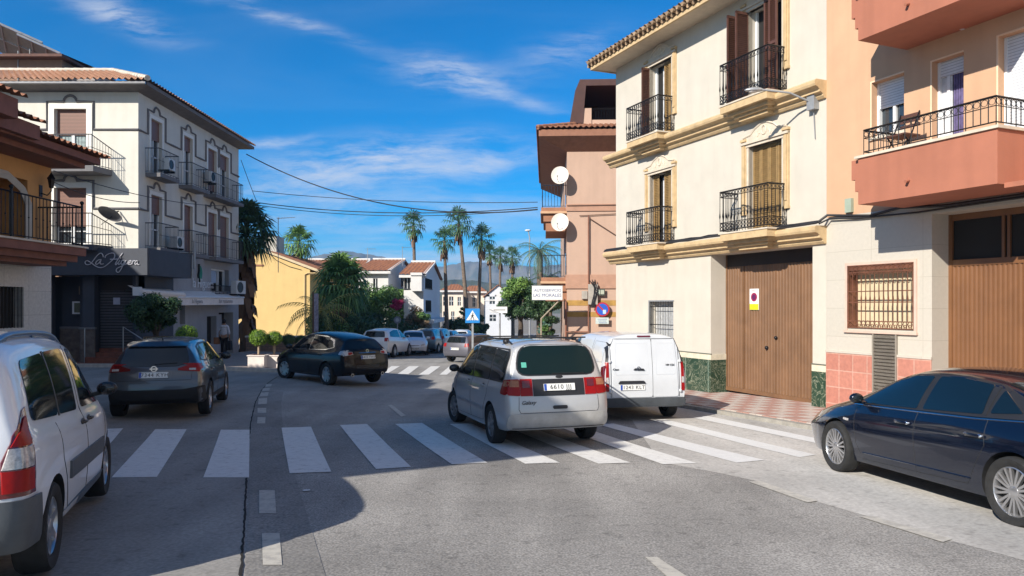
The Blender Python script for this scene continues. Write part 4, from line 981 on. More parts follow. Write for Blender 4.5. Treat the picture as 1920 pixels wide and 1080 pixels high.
# ---------------------------------------------------------------- peach apartment building (right foreground)
M_PEACH = mat('peach_plaster', (.58, .36, .22), rough=.9, var=.06, scale=1.0, bump=.1, bscale=60, streak=.08)
M_TERRA = mat('terracotta_render', (.40, .15, .09), rough=.85, var=.07, scale=1.2, bump=.1, streak=.12)
M_PEACHS = mat('peach_window_reveal', (.82, .60, .40), rough=.9, var=.05)
def tile_mat(name, c1, c2, mortar, sx, sz, off=0.0, bump=.3, ms=.015, rough=.6, axis='XZ', vr=None):
    vr = vr or ((.9, 1.07) if 'stone_cladding' in name or 'blind' in name else (.68, 1.2))
    m, nt, b = new_mat(name); N = nt.nodes; L = nt.links
    tc = N.new('ShaderNodeTexCoord'); sp = N.new('ShaderNodeSeparateXYZ'); cb = N.new('ShaderNodeCombineXYZ')
    L.new(tc.outputs['Object'], sp.inputs[0]); L.new(sp.outputs[axis[0]], cb.inputs[0]); L.new(sp.outputs[axis[1]], cb.inputs[1])
    br = N.new('ShaderNodeTexBrick'); br.offset = off; br.inputs['Scale'].default_value = 1; br.inputs['Brick Width'].default_value = sx; br.inputs['Row Height'].default_value = sz
    br.inputs['Mortar Size'].default_value = ms; br.inputs['Color1'].default_value = (*c1, 1); br.inputs['Color2'].default_value = (*c2, 1); br.inputs['Mortar'].default_value = (*mortar, 1)
    L.new(cb.outputs[0], br.inputs['Vector'])
    n = N.new('ShaderNodeTexNoise'); n.inputs['Scale'].default_value = 14; n.inputs['Detail'].default_value = 6; L.new(tc.outputs['Object'], n.inputs['Vector'])
    mr = N.new('ShaderNodeMapRange'); mr.inputs['To Min'].default_value = vr[0]; mr.inputs['To Max'].default_value = vr[1]; L.new(n.outputs['Fac'], mr.inputs['Value'])
    mx = N.new('ShaderNodeMix'); mx.data_type = 'RGBA'; mx.blend_type = 'MULTIPLY'; mx.inputs['Factor'].default_value = 1
    L.new(br.outputs['Color'], mx.inputs[6]); L.new(mr.outputs['Result'], mx.inputs[7]); L.new(mx.outputs[2], b.inputs['Base Color'])
    bp = N.new('ShaderNodeBump'); bp.inputs['Strength'].default_value = bump; bp.inputs['Distance'].default_value = .01; bp.invert = True
    L.new(br.outputs['Fac'], bp.inputs['Height']); L.new(bp.outputs['Normal'], b.inputs['Normal']); b.inputs['Roughness'].default_value = rough
    MATS[name] = m; return m
M_STONE = tile_mat('beige_stone_cladding', (.50, .465, .395), (.52, .48, .41), (.42, .385, .32), 1.2, .62, .0, .12, .006)
M_REDT = tile_mat('red_plinth_tiles', (.44, .18, .13), (.50, .22, .16), (.54, .32, .25), .37, .37, 0.0, .3, .012)
M_SHUT = tile_mat('white_roller_blind', (.66, .68, .70), (.68, .70, .72), (.36, .38, .42), 30, .055, 0, .4, .006, .5)
M_SHUTBR = tile_mat('brown_roller_blind', (.20, .095, .065), (.22, .10, .07), (.10, .05, .035), 30, .055, 0, .4, .006, .5)
def peach_house():
    T = thing('apartment_building', 'peach apartment building with terracotta balconies and a tiled plinth at the right edge', 'building', (FL[0] - AX * 9.08, FL[1] - AY * 9.08, ZB), RZ_R)
    O = 9.08; a = lambda v: v - O
    ups = [(a(10.29), a(11.06), 6.05, 7.2, .28), (a(11.67), a(12.31), 5.42, 7.22, .28), (a(12.95), a(14.4), 5.42, 7.28, .28)]
    ups2 = [(x0, x1, z0 + 3.15, z1 + 3.15, d) for x0, x1, z0, z1, d in ups]
    W = 11
    m = MB(); wall_holes(m, 0, W, 4.5, 12.5, ups + ups2)
    m.quad((0, 9, 8), (0, 0, 8), (0, 0, 12.5), (0, 9, 12.5)); m.quad((W, 0, -1), (W, 9, -1), (W, 9, 12.5), (W, 0, 12.5)); m.quad((0, 0, 12.5), (W, 0, 12.5), (W, 9, 12.5), (0, 9, 12.5))
    m.build('wall', M_PEACH, T)
    g = MB(); wall_holes(g, 0, 2.59, -.6, 4.5, [(a(9.68), a(11.30), 2.06, 3.40, .3)])
    g.quad((2.59, 0, -.6), (2.59, .5, -.6), (2.59, .5, 4.5), (2.59, 0, 4.5)); g.quad((2.59, 0, 4.3), (2.59, .5, 4.3), (7, .5, 4.3), (7, 0, 4.3))
    g.quad((2.59, 0, 4.3), (7, 0, 4.3), (7, 0, 4.5), (2.59, 0, 4.5)); wall_holes(g, 7, W, -.6, 4.5, [])
    g.build('stone_cladding', M_STONE, T)
    p = MB(); p.box(.0, a(10.34), -.02, 0, -.5, 1.5); p.box(a(10.92), 2.59, -.02, 0, -.5, 1.5); p.build('tiled_plinth', M_REDT, T)
    p = MB(); p.box(-.002, a(10.34), -.035, 0, 1.5, 1.55); p.box(a(10.92), 2.60, -.035, 0, 1.5, 1.55); p.build('plinth_cap', M_STONE, T)
    v = MB(); v.box(a(10.34), a(10.92), -.005, .0, .1, 1.98)
    z = .12
    while z < 1.93:
        v.add([(a(10.36), -.008, z + .05), (a(10.90), -.008, z + .05), (a(10.90), -.045, z), (a(10.36), -.045, z)], [(0, 1, 2, 3), (3, 2, 1, 0)]); z += .07
    v.box(a(10.34), a(10.37), -.05, 0, .1, 1.98); v.box(a(10.89), a(10.92), -.05, 0, .1, 1.98)
    v.build('louvred_vent', mat('taupe_vent', (.26, .23, .19), rough=.6, var=.1), T)
    # garage door of the peach building
    DM = mat('orange_brown_door', (.195, .088, .036), rough=.45, var=.12, scale=1.5, streak=.18)
    d = MB(); d.quad((2.59, .5, .1), (7, .5, .1), (7, .5, 3.3), (2.59, .5, 3.3)); x_ = 2.63
    while x_ < 6.95:
        d.add([(x_, .5, .15), (x_ + .02, .48, .15), (x_ + .05, .48, .15), (x_ + .07, .5, .15), (x_, .5, 3.3), (x_ + .02, .48, 3.3), (x_ + .05, .48, 3.3), (x_ + .07, .5, 3.3)], [(0, 1, 5, 4), (1, 2, 6, 5), (2, 3, 7, 6)]); x_ += .09
    gd = d.build('garage_door', DM, T)
    q = MB(); q.quad((2.59, .52, 3.3), (7, .52, 3.3), (7, .52, 4.3), (2.59, .52, 4.3)); q.build('fanlight', M_DARK, gd)
    q = MB(); q.box(2.59, 7, .47, .515, 3.3, 3.42); q.box(2.59, 7, .47, .515, 4.18, 4.3); q.box(2.59, 2.66, .46, .515, .1, 4.3)
    for x_ in (3.62, 3.72, 4.8, 4.9, 6): q.box(x_, x_ + .05, .47, .515, 3.42, 4.18)
    q.build('door_frame', DM, gd)
    # grille window
    M_BR = mat('rust_brown_iron', (.17, .065, .035), rough=.6, var=.3)
    x0, x1, z0, z1 = a(9.68), a(11.30), 2.06, 3.40
    w = MB(); w.box(x0, x1, .27, .30, z0, z1); o = w.build('window', mat('cream_blind', (.62, .52, .34), rough=.8, var=.1), T)
    fr = MB(); 
    for q in ((x0 - .06, x0, z0 - .05, z1 + .06), (x1, x1 + .06, z0 - .05, z1 + .06)): fr.box(q[0], q[1], -.03, .05, q[2], q[3])
    fr.box(x0, x1, -.03, .05, z1, z1 + .06); fr.box(x0 - .08, x1 + .08, -.06, .05, z0 - .10, z0 - .05); fr.build('stone_surround', mat('pink_stone', (.62, .45, .36), rough=.7, var=.1), o)
    r_ = MB(); n = 15
    for k in range(n):
        xx = x0 + .03 + (x1 - x0 - .06) * k / (n - 1)
        r_.tube([(xx, -.02, z0 + .15), (xx, -.02, z0 + .55), (xx, -.02, z0 + .62), (xx, -.02, z0 + .7), (xx, -.02, z1 - .18)], [.009, .009, .018, .009, .009], 5)
        if k < n - 1:
            cx = xx + (x1 - x0 - .06) / (n - 1) / 2
            for (zz, rr) in ((z0 + .10, .048), (z0 + .05, .03), (z1 - .09, .05), (z1 - .17, .025)):
                r_.tube([(cx + rr * math.cos(t), -.02, zz + rr * 1.3 * math.sin(t)) for t in [2 * math.pi * j / 8 for j in range(8)]], .009, 3, closed=True)
    for zz in (z0 + .01, z0 + .15, z0 + .55, z1 - .16, z1 - .01, z0 + .78): r_.box(x0, x1, -.03, -.01, zz - .01, zz + .01)
    for zz in (z1 - .05, ): r_.box(x0, x1, -.012, -.008, zz - .06, zz + .05)
    r_.box(x0, x0 + .02, -.03, .27, z0, z1); r_.box(x1 - .02, x1, -.03, .0, z0, z1)
    r_.build('window_grille', M_BR, o)
    # upper windows
    for f, hs in enumerate((ups, ups2)):
        for i, (x0, x1, z0, z1, dd) in enumerate(hs):
            w = MB(); w.box(x0, x1, .25, .28, z0, z1); o = w.build('window', M_WIN, T)
            s_ = MB(); sz = (z1 - .55) if i == 0 else ((z1 - .30) if i == 1 else z0)
            s_.box(x0 + .03, x1 - .03, .18, .21, sz, z1); s_.build('roller_blind', M_SHUT, o)
            fr = MB(); fr.box(x0, x0 + .05, .16, .25, z0, z1); fr.box(x1 - .05, x1, .16, .25, z0, z1); fr.box(x0, x1, .17, .25, z0, z0 + .06)
            if i < 2: fr.box((x0 + x1) / 2 - .03 - .12 * i, (x0 + x1) / 2 + .03 - .12 * i, .19, .25, z0, z1)
            fr.build('window_frame', M_WHITE, o)
            if i == 0:
                sl = MB(); sl.box(x0 - .05, x1 + .05, -.05, .2, z0 - .06, z0 - .002); sl.build('window_sill', M_PALE, o)
            if i == 1:
                c = MB(); n = 9
                for k in range(n):
                    xx = x0 + .30 + .05 * k; c.tube([(xx, .235, z0 + .1), (xx, .235, z1 - .3)], .02, 5)
                c.build('curtain', mat('violet_curtain', (.16, .13, .28), var=.3, scale=8), o, 60)
                c = MB(); c.box(x0 + .04, x0 + .26, .22, .24, z0 + .06, z1 - .3); c.build('glazed_door_leaf', M_CURT, o)
        # pale strips round the openings
    for x0, x1, z0, z1, dd in ups + ups2:
        st = MB(); st.box(x0 - .03, x0, -.006, .0, z0, z1 + .03); st.box(x0, x1 , -.006, 0, z1, z1 + .03); st.build('opening_trim', M_PEACHS, T)
    # balconies
    A0, A1 = a(11.12), a(13.81)
    for k, zb in enumerate((4.48, 7.63)):
        b = MB(); b.box(A0, A1, -1.31, 0, zb, zb + .14); b.box(A0, A1, -1.31, -1.19, zb + .14, zb + .88); b.box(A0, A0 + .12, -1.19, 0, zb + .14, zb + .88); b.box(A1 - .12, A1, -1.19, 0, zb + .14, zb + .88)
        b.box(A0 - .22, A0, -1.24, -.0, zb + .5, zb + .88); b.box(A0 - .10, A0, -1.28, 0, zb + .26, zb + .5); b.box(A0 + .12, A1 - .12, -1.19, 0, zb + .7, zb + .82)
        bo = b.build('balcony', M_TERRA, T)
        c = MB(); c.box(A0 - .06, A1 + .04, -1.35, -1.15, zb + .882, zb + .93); c.box(A0 - .06, A0 + .15, -1.15, 0, zb + .882, zb + .93); c.box(A1 - .15, A1 + .04, -1.15, 0, zb + .882, zb + .93); c.build('coping', M_PALE, bo)
        r_ = MB(); railing(r_, [(A0 + .05, -.05), (A0 + .05, -1.22), (A1 - .08, -1.22), (A1 - .08, -.0)], zb + .95, .47, .125, 'rings', .010); r_.build('balcony_railing', M_IRON, bo)
        s_ = MB(); xx = A0 + 1.1; s_.tube([(xx, -1.30, zb + .30), (xx, -1.40, zb + .27)], .03, 8); s_.build('drain_spout', M_TERRA, bo)
    s_ = MB(); s_.box(A1 + .002, A1 + 4, -1.15, 0, 4.42, 4.50); s_.build('shade_slab', M_TERRA, T)  # slab added past the balcony to keep the garage door top in shade
    # balcony lamp
    l_ = MB(); l_.lathe([(0, -.12), (.07, -.11), (.10, -.05), (.10, 0)], 14, 'y', (a(12.3), 0, 7.72)); 
    l_.build('wall_lamp', M_CURT, T, 60)
    bx = MB(); bx.box(a(9.66), a(9.83), -.08, 0, 4.55, 4.85); bx.build('meter_box', mat('pale_green_box', (.32, .38, .30), var=.1), T)
peach_house()
# things on the peach balcony
ch = thing('folding_chair', 'dark folding chair behind the iron rail of the peach building balcony', 'chair', (FL[0] - AX * 11.6 - .92 * .7, FL[1] - AY * 11.6 - .391 * .7, ZB + 5.31), RZ_R)
def fchair():
    s_ = MB(); s_.box(-.22, .22, -.2, .2, .42, .45); s_.build('seat', M_WOODR, ch)
    b = MB()
    for z in (.62, .72, .82): b.box(-.21, .21, .19, .21, z, z + .06)
    b.build('backrest', M_WOODR, ch)
    for sx in (-.2, .2):
        l = MB(); l.tube([(sx, -.22, 0), (sx, .2, .9)], .014, 5); l.build('leg', M_IRON, ch)
        l = MB(); l.tube([(sx * .9, .24, 0), (sx * .9, -.2, .43)], .014, 5); l.build('leg', M_IRON, ch)
fchair()

# ---------------------------------------------------------------- salmon building beyond
M_SALM = mat('salmon_plaster', (.50, .34, .255), rough=.9, var=.05, scale=1.0, bump=.1, streak=.08)
M_SALM2 = mat('brown_soffit', (.30, .14, .085), rough=.85, var=.15)
def salmon_house():
    X0, Y0 = 2.45, 33.0; zb = -1.25
    T = thing('apartment_building', 'salmon pink building with two satellite dishes beyond the cream house', 'building', (X0, Y0, zb), -R(2.6))
    Z = lambda py: (572 - py) / 42.0 + 1.7 - zb
    m = MB(); m.box(0, 9, 0, 14, -.4, Z(285)); m.build('wall', M_SALM, T)
    b = MB(); b.box(-.06, 9, -.06, 0, Z(541), Z(515)); b.box(-.06, 0, 0, 6, Z(541), Z(515)); b.box(-.05, 9, -.05, 0, Z(396), Z(383)); b.build('string_course', mat('salmon_moulding', (.44, .25, .17), rough=.8, var=.1), T)
    b = MB(); b.box(.0, 9, -.012, 0, Z(573), Z(563)); b.box(.0, 9, -.012, 0, Z(594), Z(585)); b.build('ochre_stripe', mat('ochre_paint', (.42, .24, .06), rough=.8, var=.2), T)
    # eaves, tiled skirt roof
    e = MB(); e.box(-1.25, 9, -.75, 14, Z(262), Z(250)); e.add([(-1.25, -.75, Z(262)), (9, -.75, Z(262)), (9, 0, Z(285)), (0, 0, Z(285)), (0, 14, Z(285)), (-1.25, 14, Z(262))], [(0, 3, 2, 1), (0, 5, 4, 3)]); e.build('eave', M_SALM2, T)
    r_ = MB(); zt = Z(222)
    tile_roof(r_, (-1.35, -.85, Z(248)), (9, -.85, Z(248)), (9, 1.2, zt), (.6, 1.2, zt), pitch=.24)
    tile_roof(r_, (-1.35, 14, Z(248)), (-1.35, -.85, Z(248)), (.6, 1.2, zt), (.6, 14, zt), pitch=.24)
    ridge_cap(r_, (-1.3, -.8, Z(246)), (.6, 1.2, zt + .05)); r_.build('roof', M_TILE, T, 50)
    # attic terrace with a dark canopy
    w = MB(); w.box(.65, 9, 1.0, 1.25, Z(230), Z(215)); w.box(.65, 1.15, .95, 1.35, Z(228), Z(193)); w.build('parapet', M_SALM, T)
    w = MB(); railing(w, [(1.1, 1.1), (9, 1.1)], Z(216), .55, .13); w.build('terrace_railing', M_IRON, T)
    w = MB(); dk = mat('dark_maroon_cladding', (.07, .028, .022), rough=.7, var=.15)
    prof = [(.15, Z(222)), (.4, Z(165)), (.62, Z(140)), (9, Z(137)), (9, Z(222))]
    w.extr([(p[0], p[1]) for p in [(.15, Z(222)), (.40, Z(160)), (.62, Z(138)), (9, Z(137)), (9, Z(150)), (.9, Z(150)), (.75, Z(222))]], 'y', .9, 7)
    w.box(.8, 9, 4.5, 4.6, Z(225), Z(150)); w.build('attic_canopy', dk, T)
    # side balconies to the left
    for zf, nm in ((388, 'a'), (520, 'b')):
        z = Z(zf)
        s_ = MB(); s_.box(-1.15, 0, .15, 4.2, z - .28, z); s_.box(-1.05, 0, .25, 4.2, z - .62, z - .28); s_.box(-.95, 0, .35, 4.0, z - 1.05, z - .62); bo = s_.build('balcony', mat('balcony_brown', (.34, .16, .09), rough=.8, var=.15), T)
        s_ = MB(); s_.box(-1.18, 0, .12, 4.2, z - .27, z - .17); s_.build('balcony_edge', mat('balcony_edge_ochre', (.55, .34, .2), var=.1), bo)
        r_ = MB(); railing(r_, [(0, .2), (-1.1, .2), (-1.1, 4.1)], z, 1.0, .13, 'belly'); r_.build('balcony_railing', M_IRONB, bo)
    w = MB(); w.box(-.02, 0, 1.2, 2.2, Z(520), Z(470)); w.box(-.02, 0, 1.2, 2.2, Z(388), Z(330)); w.build('window', M_WIN, T)
    gb = MB()
    for k in range(6): gb.tube([(-.1, .3 + k * .12, Z(597)), (-.1, .3 + k * .12, Z(560))], .015, 4)
    gb.tube([(-.1, .25, Z(575)), (-.1, .95, Z(575))], .015, 4); gb.build('window_bars', M_IRON, T)
    pp = MB(); pp.tube([(-.05, -.08, -.4), (-.05, -.08, Z(565))], .045, 8); pp.tube([(.95, -.1, -.4), (.95, -.1, Z(405))], .03, 6); pp.tube([(-.05, -.1, Z(622)), (.95, -.1, Z(622))], .03, 6); pp.build('drain_pipe', mat('rust_pipe', (.25, .10, .06), rough=.7, var=.2), T)
    # sloping props of the cables
    pp = MB(); pp.tube([(.55, -.06, Z(405)), (3.2, -.06, Z(400))], .018, 4); pp.tube([(1.0, -.08, Z(410)), (3.2, -.08, Z(470))], .02, 4); pp.tube([(.0, -.09, Z(386)), (5, -.09, Z(384))], .016, 4); pp.build('cable', mat('salmon_cable', (.16, .09, .06), var=.1), T)
    for i, (px, py) in enumerate(((1050, 330), (1050, 418))):
        lab = ('upper round cream satellite dish on the salmon building corner', 'lower round cream satellite dish on the salmon building corner')[i]
        d = thing('satellite_dish', lab, 'satellite dish', ((px - 960) / F * 32.62, 32.62, (572 - py) / F * 32.62 + 1.7), R(-8), 'dishes on the salmon wall')
        b = MB(); b.lathe([(0, .0), (.15, -.012), (.28, -.045), (.38, -.09), (.385, -.085), (.28, -.03), (.15, .005), (0, .02)], 24, 'y'); o = b.build('dish', mat('dish_cream', (.72, .66, .58), rough=.5, var=.06), d, 60); o.rotation_euler = (R(-18), 0, 0); o.scale = (1, 1, 1.12)
        b = MB(); b.tube([(0, -.05, -.38), (-.1, -.35, -.18), (-.08, -.42, -.08)], .012, 5); b.ball((-.08, -.44, -.07), .035, 6); b.build('receiver_arm', M_GREY, d)
        b = MB(); b.tube([(0, .02, 0), (.1, .2, -.1), (.1, .40, -.1)], .025, 6); b.build('wall_mount', M_GREY, d)
    # electricity gear on the wall
    g = thing('electric_box', 'cluster of grey electric boxes and cables on the salmon wall', 'electric box', (X0 + 1.15, Y0 - .08, CAM_Z + (572 - 552) / 42), -R(2.6))
    b = MB(); b.box(-.22, .2, -.18, 0, -.45, .45); b.box(-.5, -.25, -.12, 0, -.2, .15); b.build('casing', mat('box_cream', (.42, .38, .33), var=.2, rough=.6), g)
    b = MB()
    for k in range(5): b.tube([(.15 * math.sin(k * 2.1) - .05, -.14 - .02 * k, .65), (.1 + .1 * math.sin(k), -.22, .3 - .1 * k), (-.1 + .05 * k, -.2, -.55)], .018, 4)
    b.build('cable', M_CABLE, g)
    s_ = thing('address_plate', 'small dark framed plate on the salmon wall above the round sign', 'plate', (X0 + (1122 - 960) / 42. - 2.45 + .02, Y0 - .21, CAM_Z + (572 - 548) / 42), -R(2.6))
    b = MB(); b.box(-.24, .24, -.02, .02, -.15, .15); b.build('board', mat('plate_dark', (.06, .065, .05), var=.2), s_)
    b = MB(); b.box(-.13, .02, -.026, -.02, -.09, .1); b.box(.05, .2, -.026, -.02, -.09, .1); b.build('plate_face', mat('plate_pale', (.45, .48, .38), var=.2), s_)
    # round no-parking sign on the wall
    s_ = thing('no_parking_sign', 'round red and blue no parking sign with a white plate below, on the salmon wall', 'traffic sign', (X0 + (1128 - 960) / 42. - 2.45, Y0 - .26, CAM_Z + (572 - 580) / 42), -R(2.6))
    b = MB(); b.lathe([(0, -.01), (.32, -.01), (.32, .02), (0, .02)], 28, 'y'); b.build('red_disc', mat('sign_red', (.42, .02, .03), var=.1), s_)
    b = MB(); b.lathe([(0, -.018), (.25, -.018), (.25, -.01)], 28, 'y'); b.build('blue_disc', mat('sign_blue', (.015, .09, .50), var=.1), s_)
    b = MB(); b.add([(-.2, -.022, .15), (-.15, -.022, .2), (.2, -.022, -.15), (.15, -.022, -.2)], [(0, 3, 2, 1)]); b.build('red_bar', MATS['sign_red'], s_)
    b = MB(); b.box(.02, .16, -.026, -.02, -.2, -.02); b.build('tow_symbol', mat('sign_pale_blue', (.45, .6, .75), var=.1), s_)
    b = MB(); b.box(-.3, .28, -.01, .01, -.64, -.36); b.build('lower_plate', mat('sign_faded', (.55, .62, .58), var=.15), s_)
    b = MB()
    for k in range(3): b.box(-.22 + .03 * k, .2 - .04 * (k % 2), -.014, -.0102, -.445 - .08 * k, -.42 - .08 * k)
    b.build('sign_lettering', mat('sign_text_blue', (.15, .2, .35), var=0), s_)
salmon_house()

# shop sign on an arm
sg = thing('shop_sign', 'white rectangular shop sign with blue capital letters on a slanted post', 'sign', ((1026 - 960) / F * 31.5, 31.5, CAM_Z + (572 - 549) / F * 31.5), 0)
b = MB(); w_, h_ = 57 / 44. / 2, 26 / 44. / 2; b.box(-w_, w_, -.04, .04, -h_, h_); b.build('board', mat('sign_board_white', (.74, .74, .70), var=.06), sg)
b = MB(); text_on(b, 'AUTOSERVICIO', .165, facing((0.02, -.045, .10)), ext=.002); text_on(b, 'LAS MORALES', .195, facing((0, -.045, -.11)), ext=.002); b.build('sign_lettering', mat('sign_ink_blue', (.10, .12, .28), var=0), sg)
b = MB(); b.box(-w_ - .02, w_ + .02, -.05, .05, h_, h_ + .02); b.box(-w_ - .02, w_ + .02, -.05, .05, -h_ - .02, -h_); b.build('frame', M_GREY, sg)
b = MB(); b.tube([(.55, .06, -h_), (-.25, .1, -1.1), (-.25, .1, -3.4)], .035, 8); b.build('post', mat('bare_pole', (.34, .28, .2), var=.2), sg)

# ---------------------------------------------------------------- grey corner building (left)
M_OFFW = mat('off_white_plaster', (.66, .635, .56), rough=.9, var=.05, scale=1.2, bump=.1, streak=.08)
M_SLATE = mat('slate_blue_render', (.055, .062, .080), rough=.7, var=.12, scale=2)
M_LSLATE = mat('light_grey_render', (.34, .35, .37), rough=.85, var=.08, scale=1.5, streak=.08)
M_GTRIM = mat('grey_trim', (.17, .165, .17), rough=.8, var=.12)
HC = (-14.6, 28.9); HZB = -.75
def corner_building():
    T = thing('corner_building', 'three storey corner building with grey window trims and a dark restaurant ground floor', 'building', (HC[0], HC[1], HZB), 0)
    Z = lambda py: (572 - py) / 48.0 + 1.7 - HZB
    zt = Z(168)
    zg = Z(466)   # underside of upper floors
    # front (faces the camera) : x from -7 to 0 ; side : y 0..10.6
    wx0, wx1 = -3.28, -2.02
    F1, F2 = (Z(458), Z(352)), (Z(315), Z(204))
    m = MB(); wall_holes(m, -9, 0, zg, zt, [(wx0, wx1, F1[0], F1[1], .25), (wx0, wx1, F2[0], F2[1], .25)])
    SW = [(1.0, 1.95), (4.0, 4.9), (6.6, 7.65), (8.05, 9.2)]
    ms = MB(); wall_holes(ms, 0, 10.6, zg, zt, [(a, b, F1[0], F1[1] - .1, .22) for a, b in SW] + [(a, b, F2[0], F2[1] - .1, .22) for a, b in SW])
    Ms = Matrix.Rotation(R(90), 4, 'Z')
    m.add([tuple(Ms @ Vector(v)) for v in ms.v], ms.f)
    m.prism([(-9, .3), (-.3, .3), (-.3, 10.6), (-5, 10.6), (-5, 4.4), (-9, 4.4)], zg, zt - .01)
    m.build('wall', M_OFFW, T)
    # trims: raised bands with a little arch over every window
    def trim(mb, a, b, ztop, zband, x_prev, x_next, pr=.035, w=.07):
        # path of the trim in (x,z)
        c = (a + b) / 2; o = .28
        pth = [(x_prev, zband), (a - o, zband), (a - o, ztop + .28), (c - .25, ztop + .28)]
        pth += [(c + .25 * math.cos(t), ztop + .28 + .24 * math.sin(t)) for t in [math.pi - math.pi * k / 8 for k in range(9)]][0:]
        pth += [(b + o, ztop + .28), (b + o, zband), (x_next, zband)]
        mb.tube([(x_, -.02, z_) for x_, z_ in pth], w * .75, 4, cap=True)
    for fz, zb_ in ((F1, Z(391)), (F2, Z(243))):
        t = MB(); trim(t, wx0, wx1, fz[1], zb_, -9, 0.02); t.build('window_trim', M_GTRIM, T)
        t = MB(); prev = -.02
        for i, (a, b) in enumerate(SW):
            nxt = (b + SW[i + 1][0]) / 2 if i < 3 else 10.6
            trim(t, a, b, fz[1] - .1, zb_, prev, nxt); prev = nxt
        t.v = [tuple(Ms @ Vector(v)) for v in t.v]; t.build('window_trim', M_GTRIM, T)
    # windows front
    for fz, bl in ((F1, .98), (F2, 1.0)):
        o = MB(); o.box(wx0, wx1, .22, .25, fz[0], fz[1]); o = o.build('window', M_WIN, T)
        b = MB(); b.box(wx0 + .03, wx1 - .03, .14, .17, fz[1] - (1.0 if fz is F2 else 1.5), fz[1]); b.build('roller_blind', M_SHUTBR, o)
        f_ = MB()
        for x_ in (wx0, wx0 + .58, wx0 + .64, wx1 - .06): f_.box(x_, x_ + .06, .15, .22, fz[0], fz[1])
        f_.box(wx0, wx1, .15, .22, fz[0], fz[0] + .07); f_.box(wx0, wx1, .16, .22, fz[0] + .5, fz[0] + .54); f_.build('window_frame', M_WHITE, o)
        if fz is F2:
            c = MB(); c.box(wx0 + .1, wx1 - .1, .205, .215, fz[0], fz[1]); c.build('curtain', mat('teal_grey_curtain', (.30, .38, .38), var=.35, scale=10), o)
        w_ = MB(); w_.box(wx0 - .22, wx0, -.03, 0, fz[0], fz[1] + .2); w_.box(wx1, wx1 + .22, -.03, 0, fz[0], fz[1] + .2); w_.box(wx0 , wx1, -.03, 0, fz[1], fz[1] + .2); w_.build('white_surround', mat('white_plaster', (.80, .79, .74), rough=.85, var=.04), T)
    for fz in (F1, F2):
        for i, (a, b) in enumerate(SW):
            o = MB(); o.box(a, b, .19, .22, fz[0], fz[1] - .1); o.v = [tuple(Ms @ Vector(v)) for v in o.v]; o = o.build('window', M_WIN, T)
            q = MB(); dz = (.8, .62, 2.0, .7)[i] if fz is F2 else (.75, 2.1, 2.2, 2.2)[i]
            q.box(a + .02, b - .02, .11, .14, max(fz[0], fz[1] - .1 - dz), fz[1] - .1); q.v = [tuple(Ms @ Vector(v)) for v in q.v]; q.build('roller_blind', M_SHUTBR, o)
            q = MB()
            for x_ in (a, (a + b) / 2 - .03, b - .05): q.box(x_, x_ + .05, .13, .19, fz[0], fz[1] - .1)
            q.box(a, b, .13, .19, fz[0] + .7, fz[0] + .75)
            q.v = [tuple(Ms @ Vector(v)) for v in q.v]; q.build('window_frame', M_WHITE, o)
            q = MB(); q.box(a - .14, a, -.025, 0, fz[0], fz[1] + .04); q.box(b, b + .14, -.025, 0, fz[0], fz[1] + .04); q.box(a - .14, b + .14, -.027, 0, fz[1] - .1, fz[1] + .05); q.v = [tuple(Ms @ Vector(v)) for v in q.v]; q.build('white_surround', MATS['white_plaster'], T)
    # balconies of the front: rail sloping down at the right end
    for fz, nm in ((F1, 0), (F2, 1)):
        z = fz[0] - .08
        s_ = MB(); s_.prism([(-3.7, 0), (-3.7, -.95), (-1.2, -1.0), (-1.02, 0)], z - .22, z); s_.build('balcony_slab', M_GTRIM if nm else M_SLATE, T)
        r_ = MB(); zt_ = z + 1.18
        r_.tube([(-3.65, 0, z + 1.0), (-3.65, -.92, zt_), (-1.3, -.95, zt_), (-1.06, 0, z + .83)], .022, 5)
        r_.tube([(-3.65, 0, z + .7), (-3.65, -.92, z + .7), (-1.3, -.95, z + .7), (-1.06, 0, z + .6)], .012, 4)
        r_.tube([(-3.65, 0, z + .06), (-3.65, -.92, z + .06), (-1.3, -.95, z + .06), (-1.06, 0, z + .06)], .014, 4)
        for k in range(20): x_ = -3.65 + 2.35 * k / 19; r_.tube([(x_, -.92, z + .02), (x_, -.92, zt_)], .009, 4)
        for k in range(1, 8): t_ = k / 7; r_.tube([(-1.3 + .24 * t_, -.95 + .95 * t_, z + .02), (-1.3 + .24 * t_, -.95 + .95 * t_, zt_ - .35 * t_)], .009, 4)
        r_.build('balcony_railing', M_IRON if nm == 0 else mat('pale_iron', (.10, .10, .11), rough=.5, var=.1), T)
    # balconies of the side
    for fz in (F1, F2):
        z = fz[0] - .08
        for a, b in ((.55, 2.25), (3.5, 5.3), (6.1, 9.7)):
            s_ = MB(); s_.box(a, b, -.6, 0, z - .16, z); s_.v = [tuple(Ms @ Vector(v)) for v in s_.v]; s_.build('balcony_slab', M_GTRIM, T)
            r_ = MB(); railing(r_, [(a, 0), (a, -.56), (b, -.56), (b, 0)], z, .98, .12, 'plain', .008); r_.tube([(a, -.56, z + .5), (b, -.56, z + .5)], .008, 4)
            r_.v = [tuple(Ms @ Vector(v)) for v in r_.v]; r_.build('balcony_railing', M_IRONB, T)
    # eaves
    e = MB(); ov = .62; y1 = 10.6 + ov
    e.add([(-9, -ov, zt + .02), (ov, -ov, zt + .02), (ov, y1, zt + .02), (0, 0, zt - .1), (-9, 0, zt - .1), (0, 10.6, zt - .1)], [(0, 4, 3, 1), (1, 3, 5, 2)])
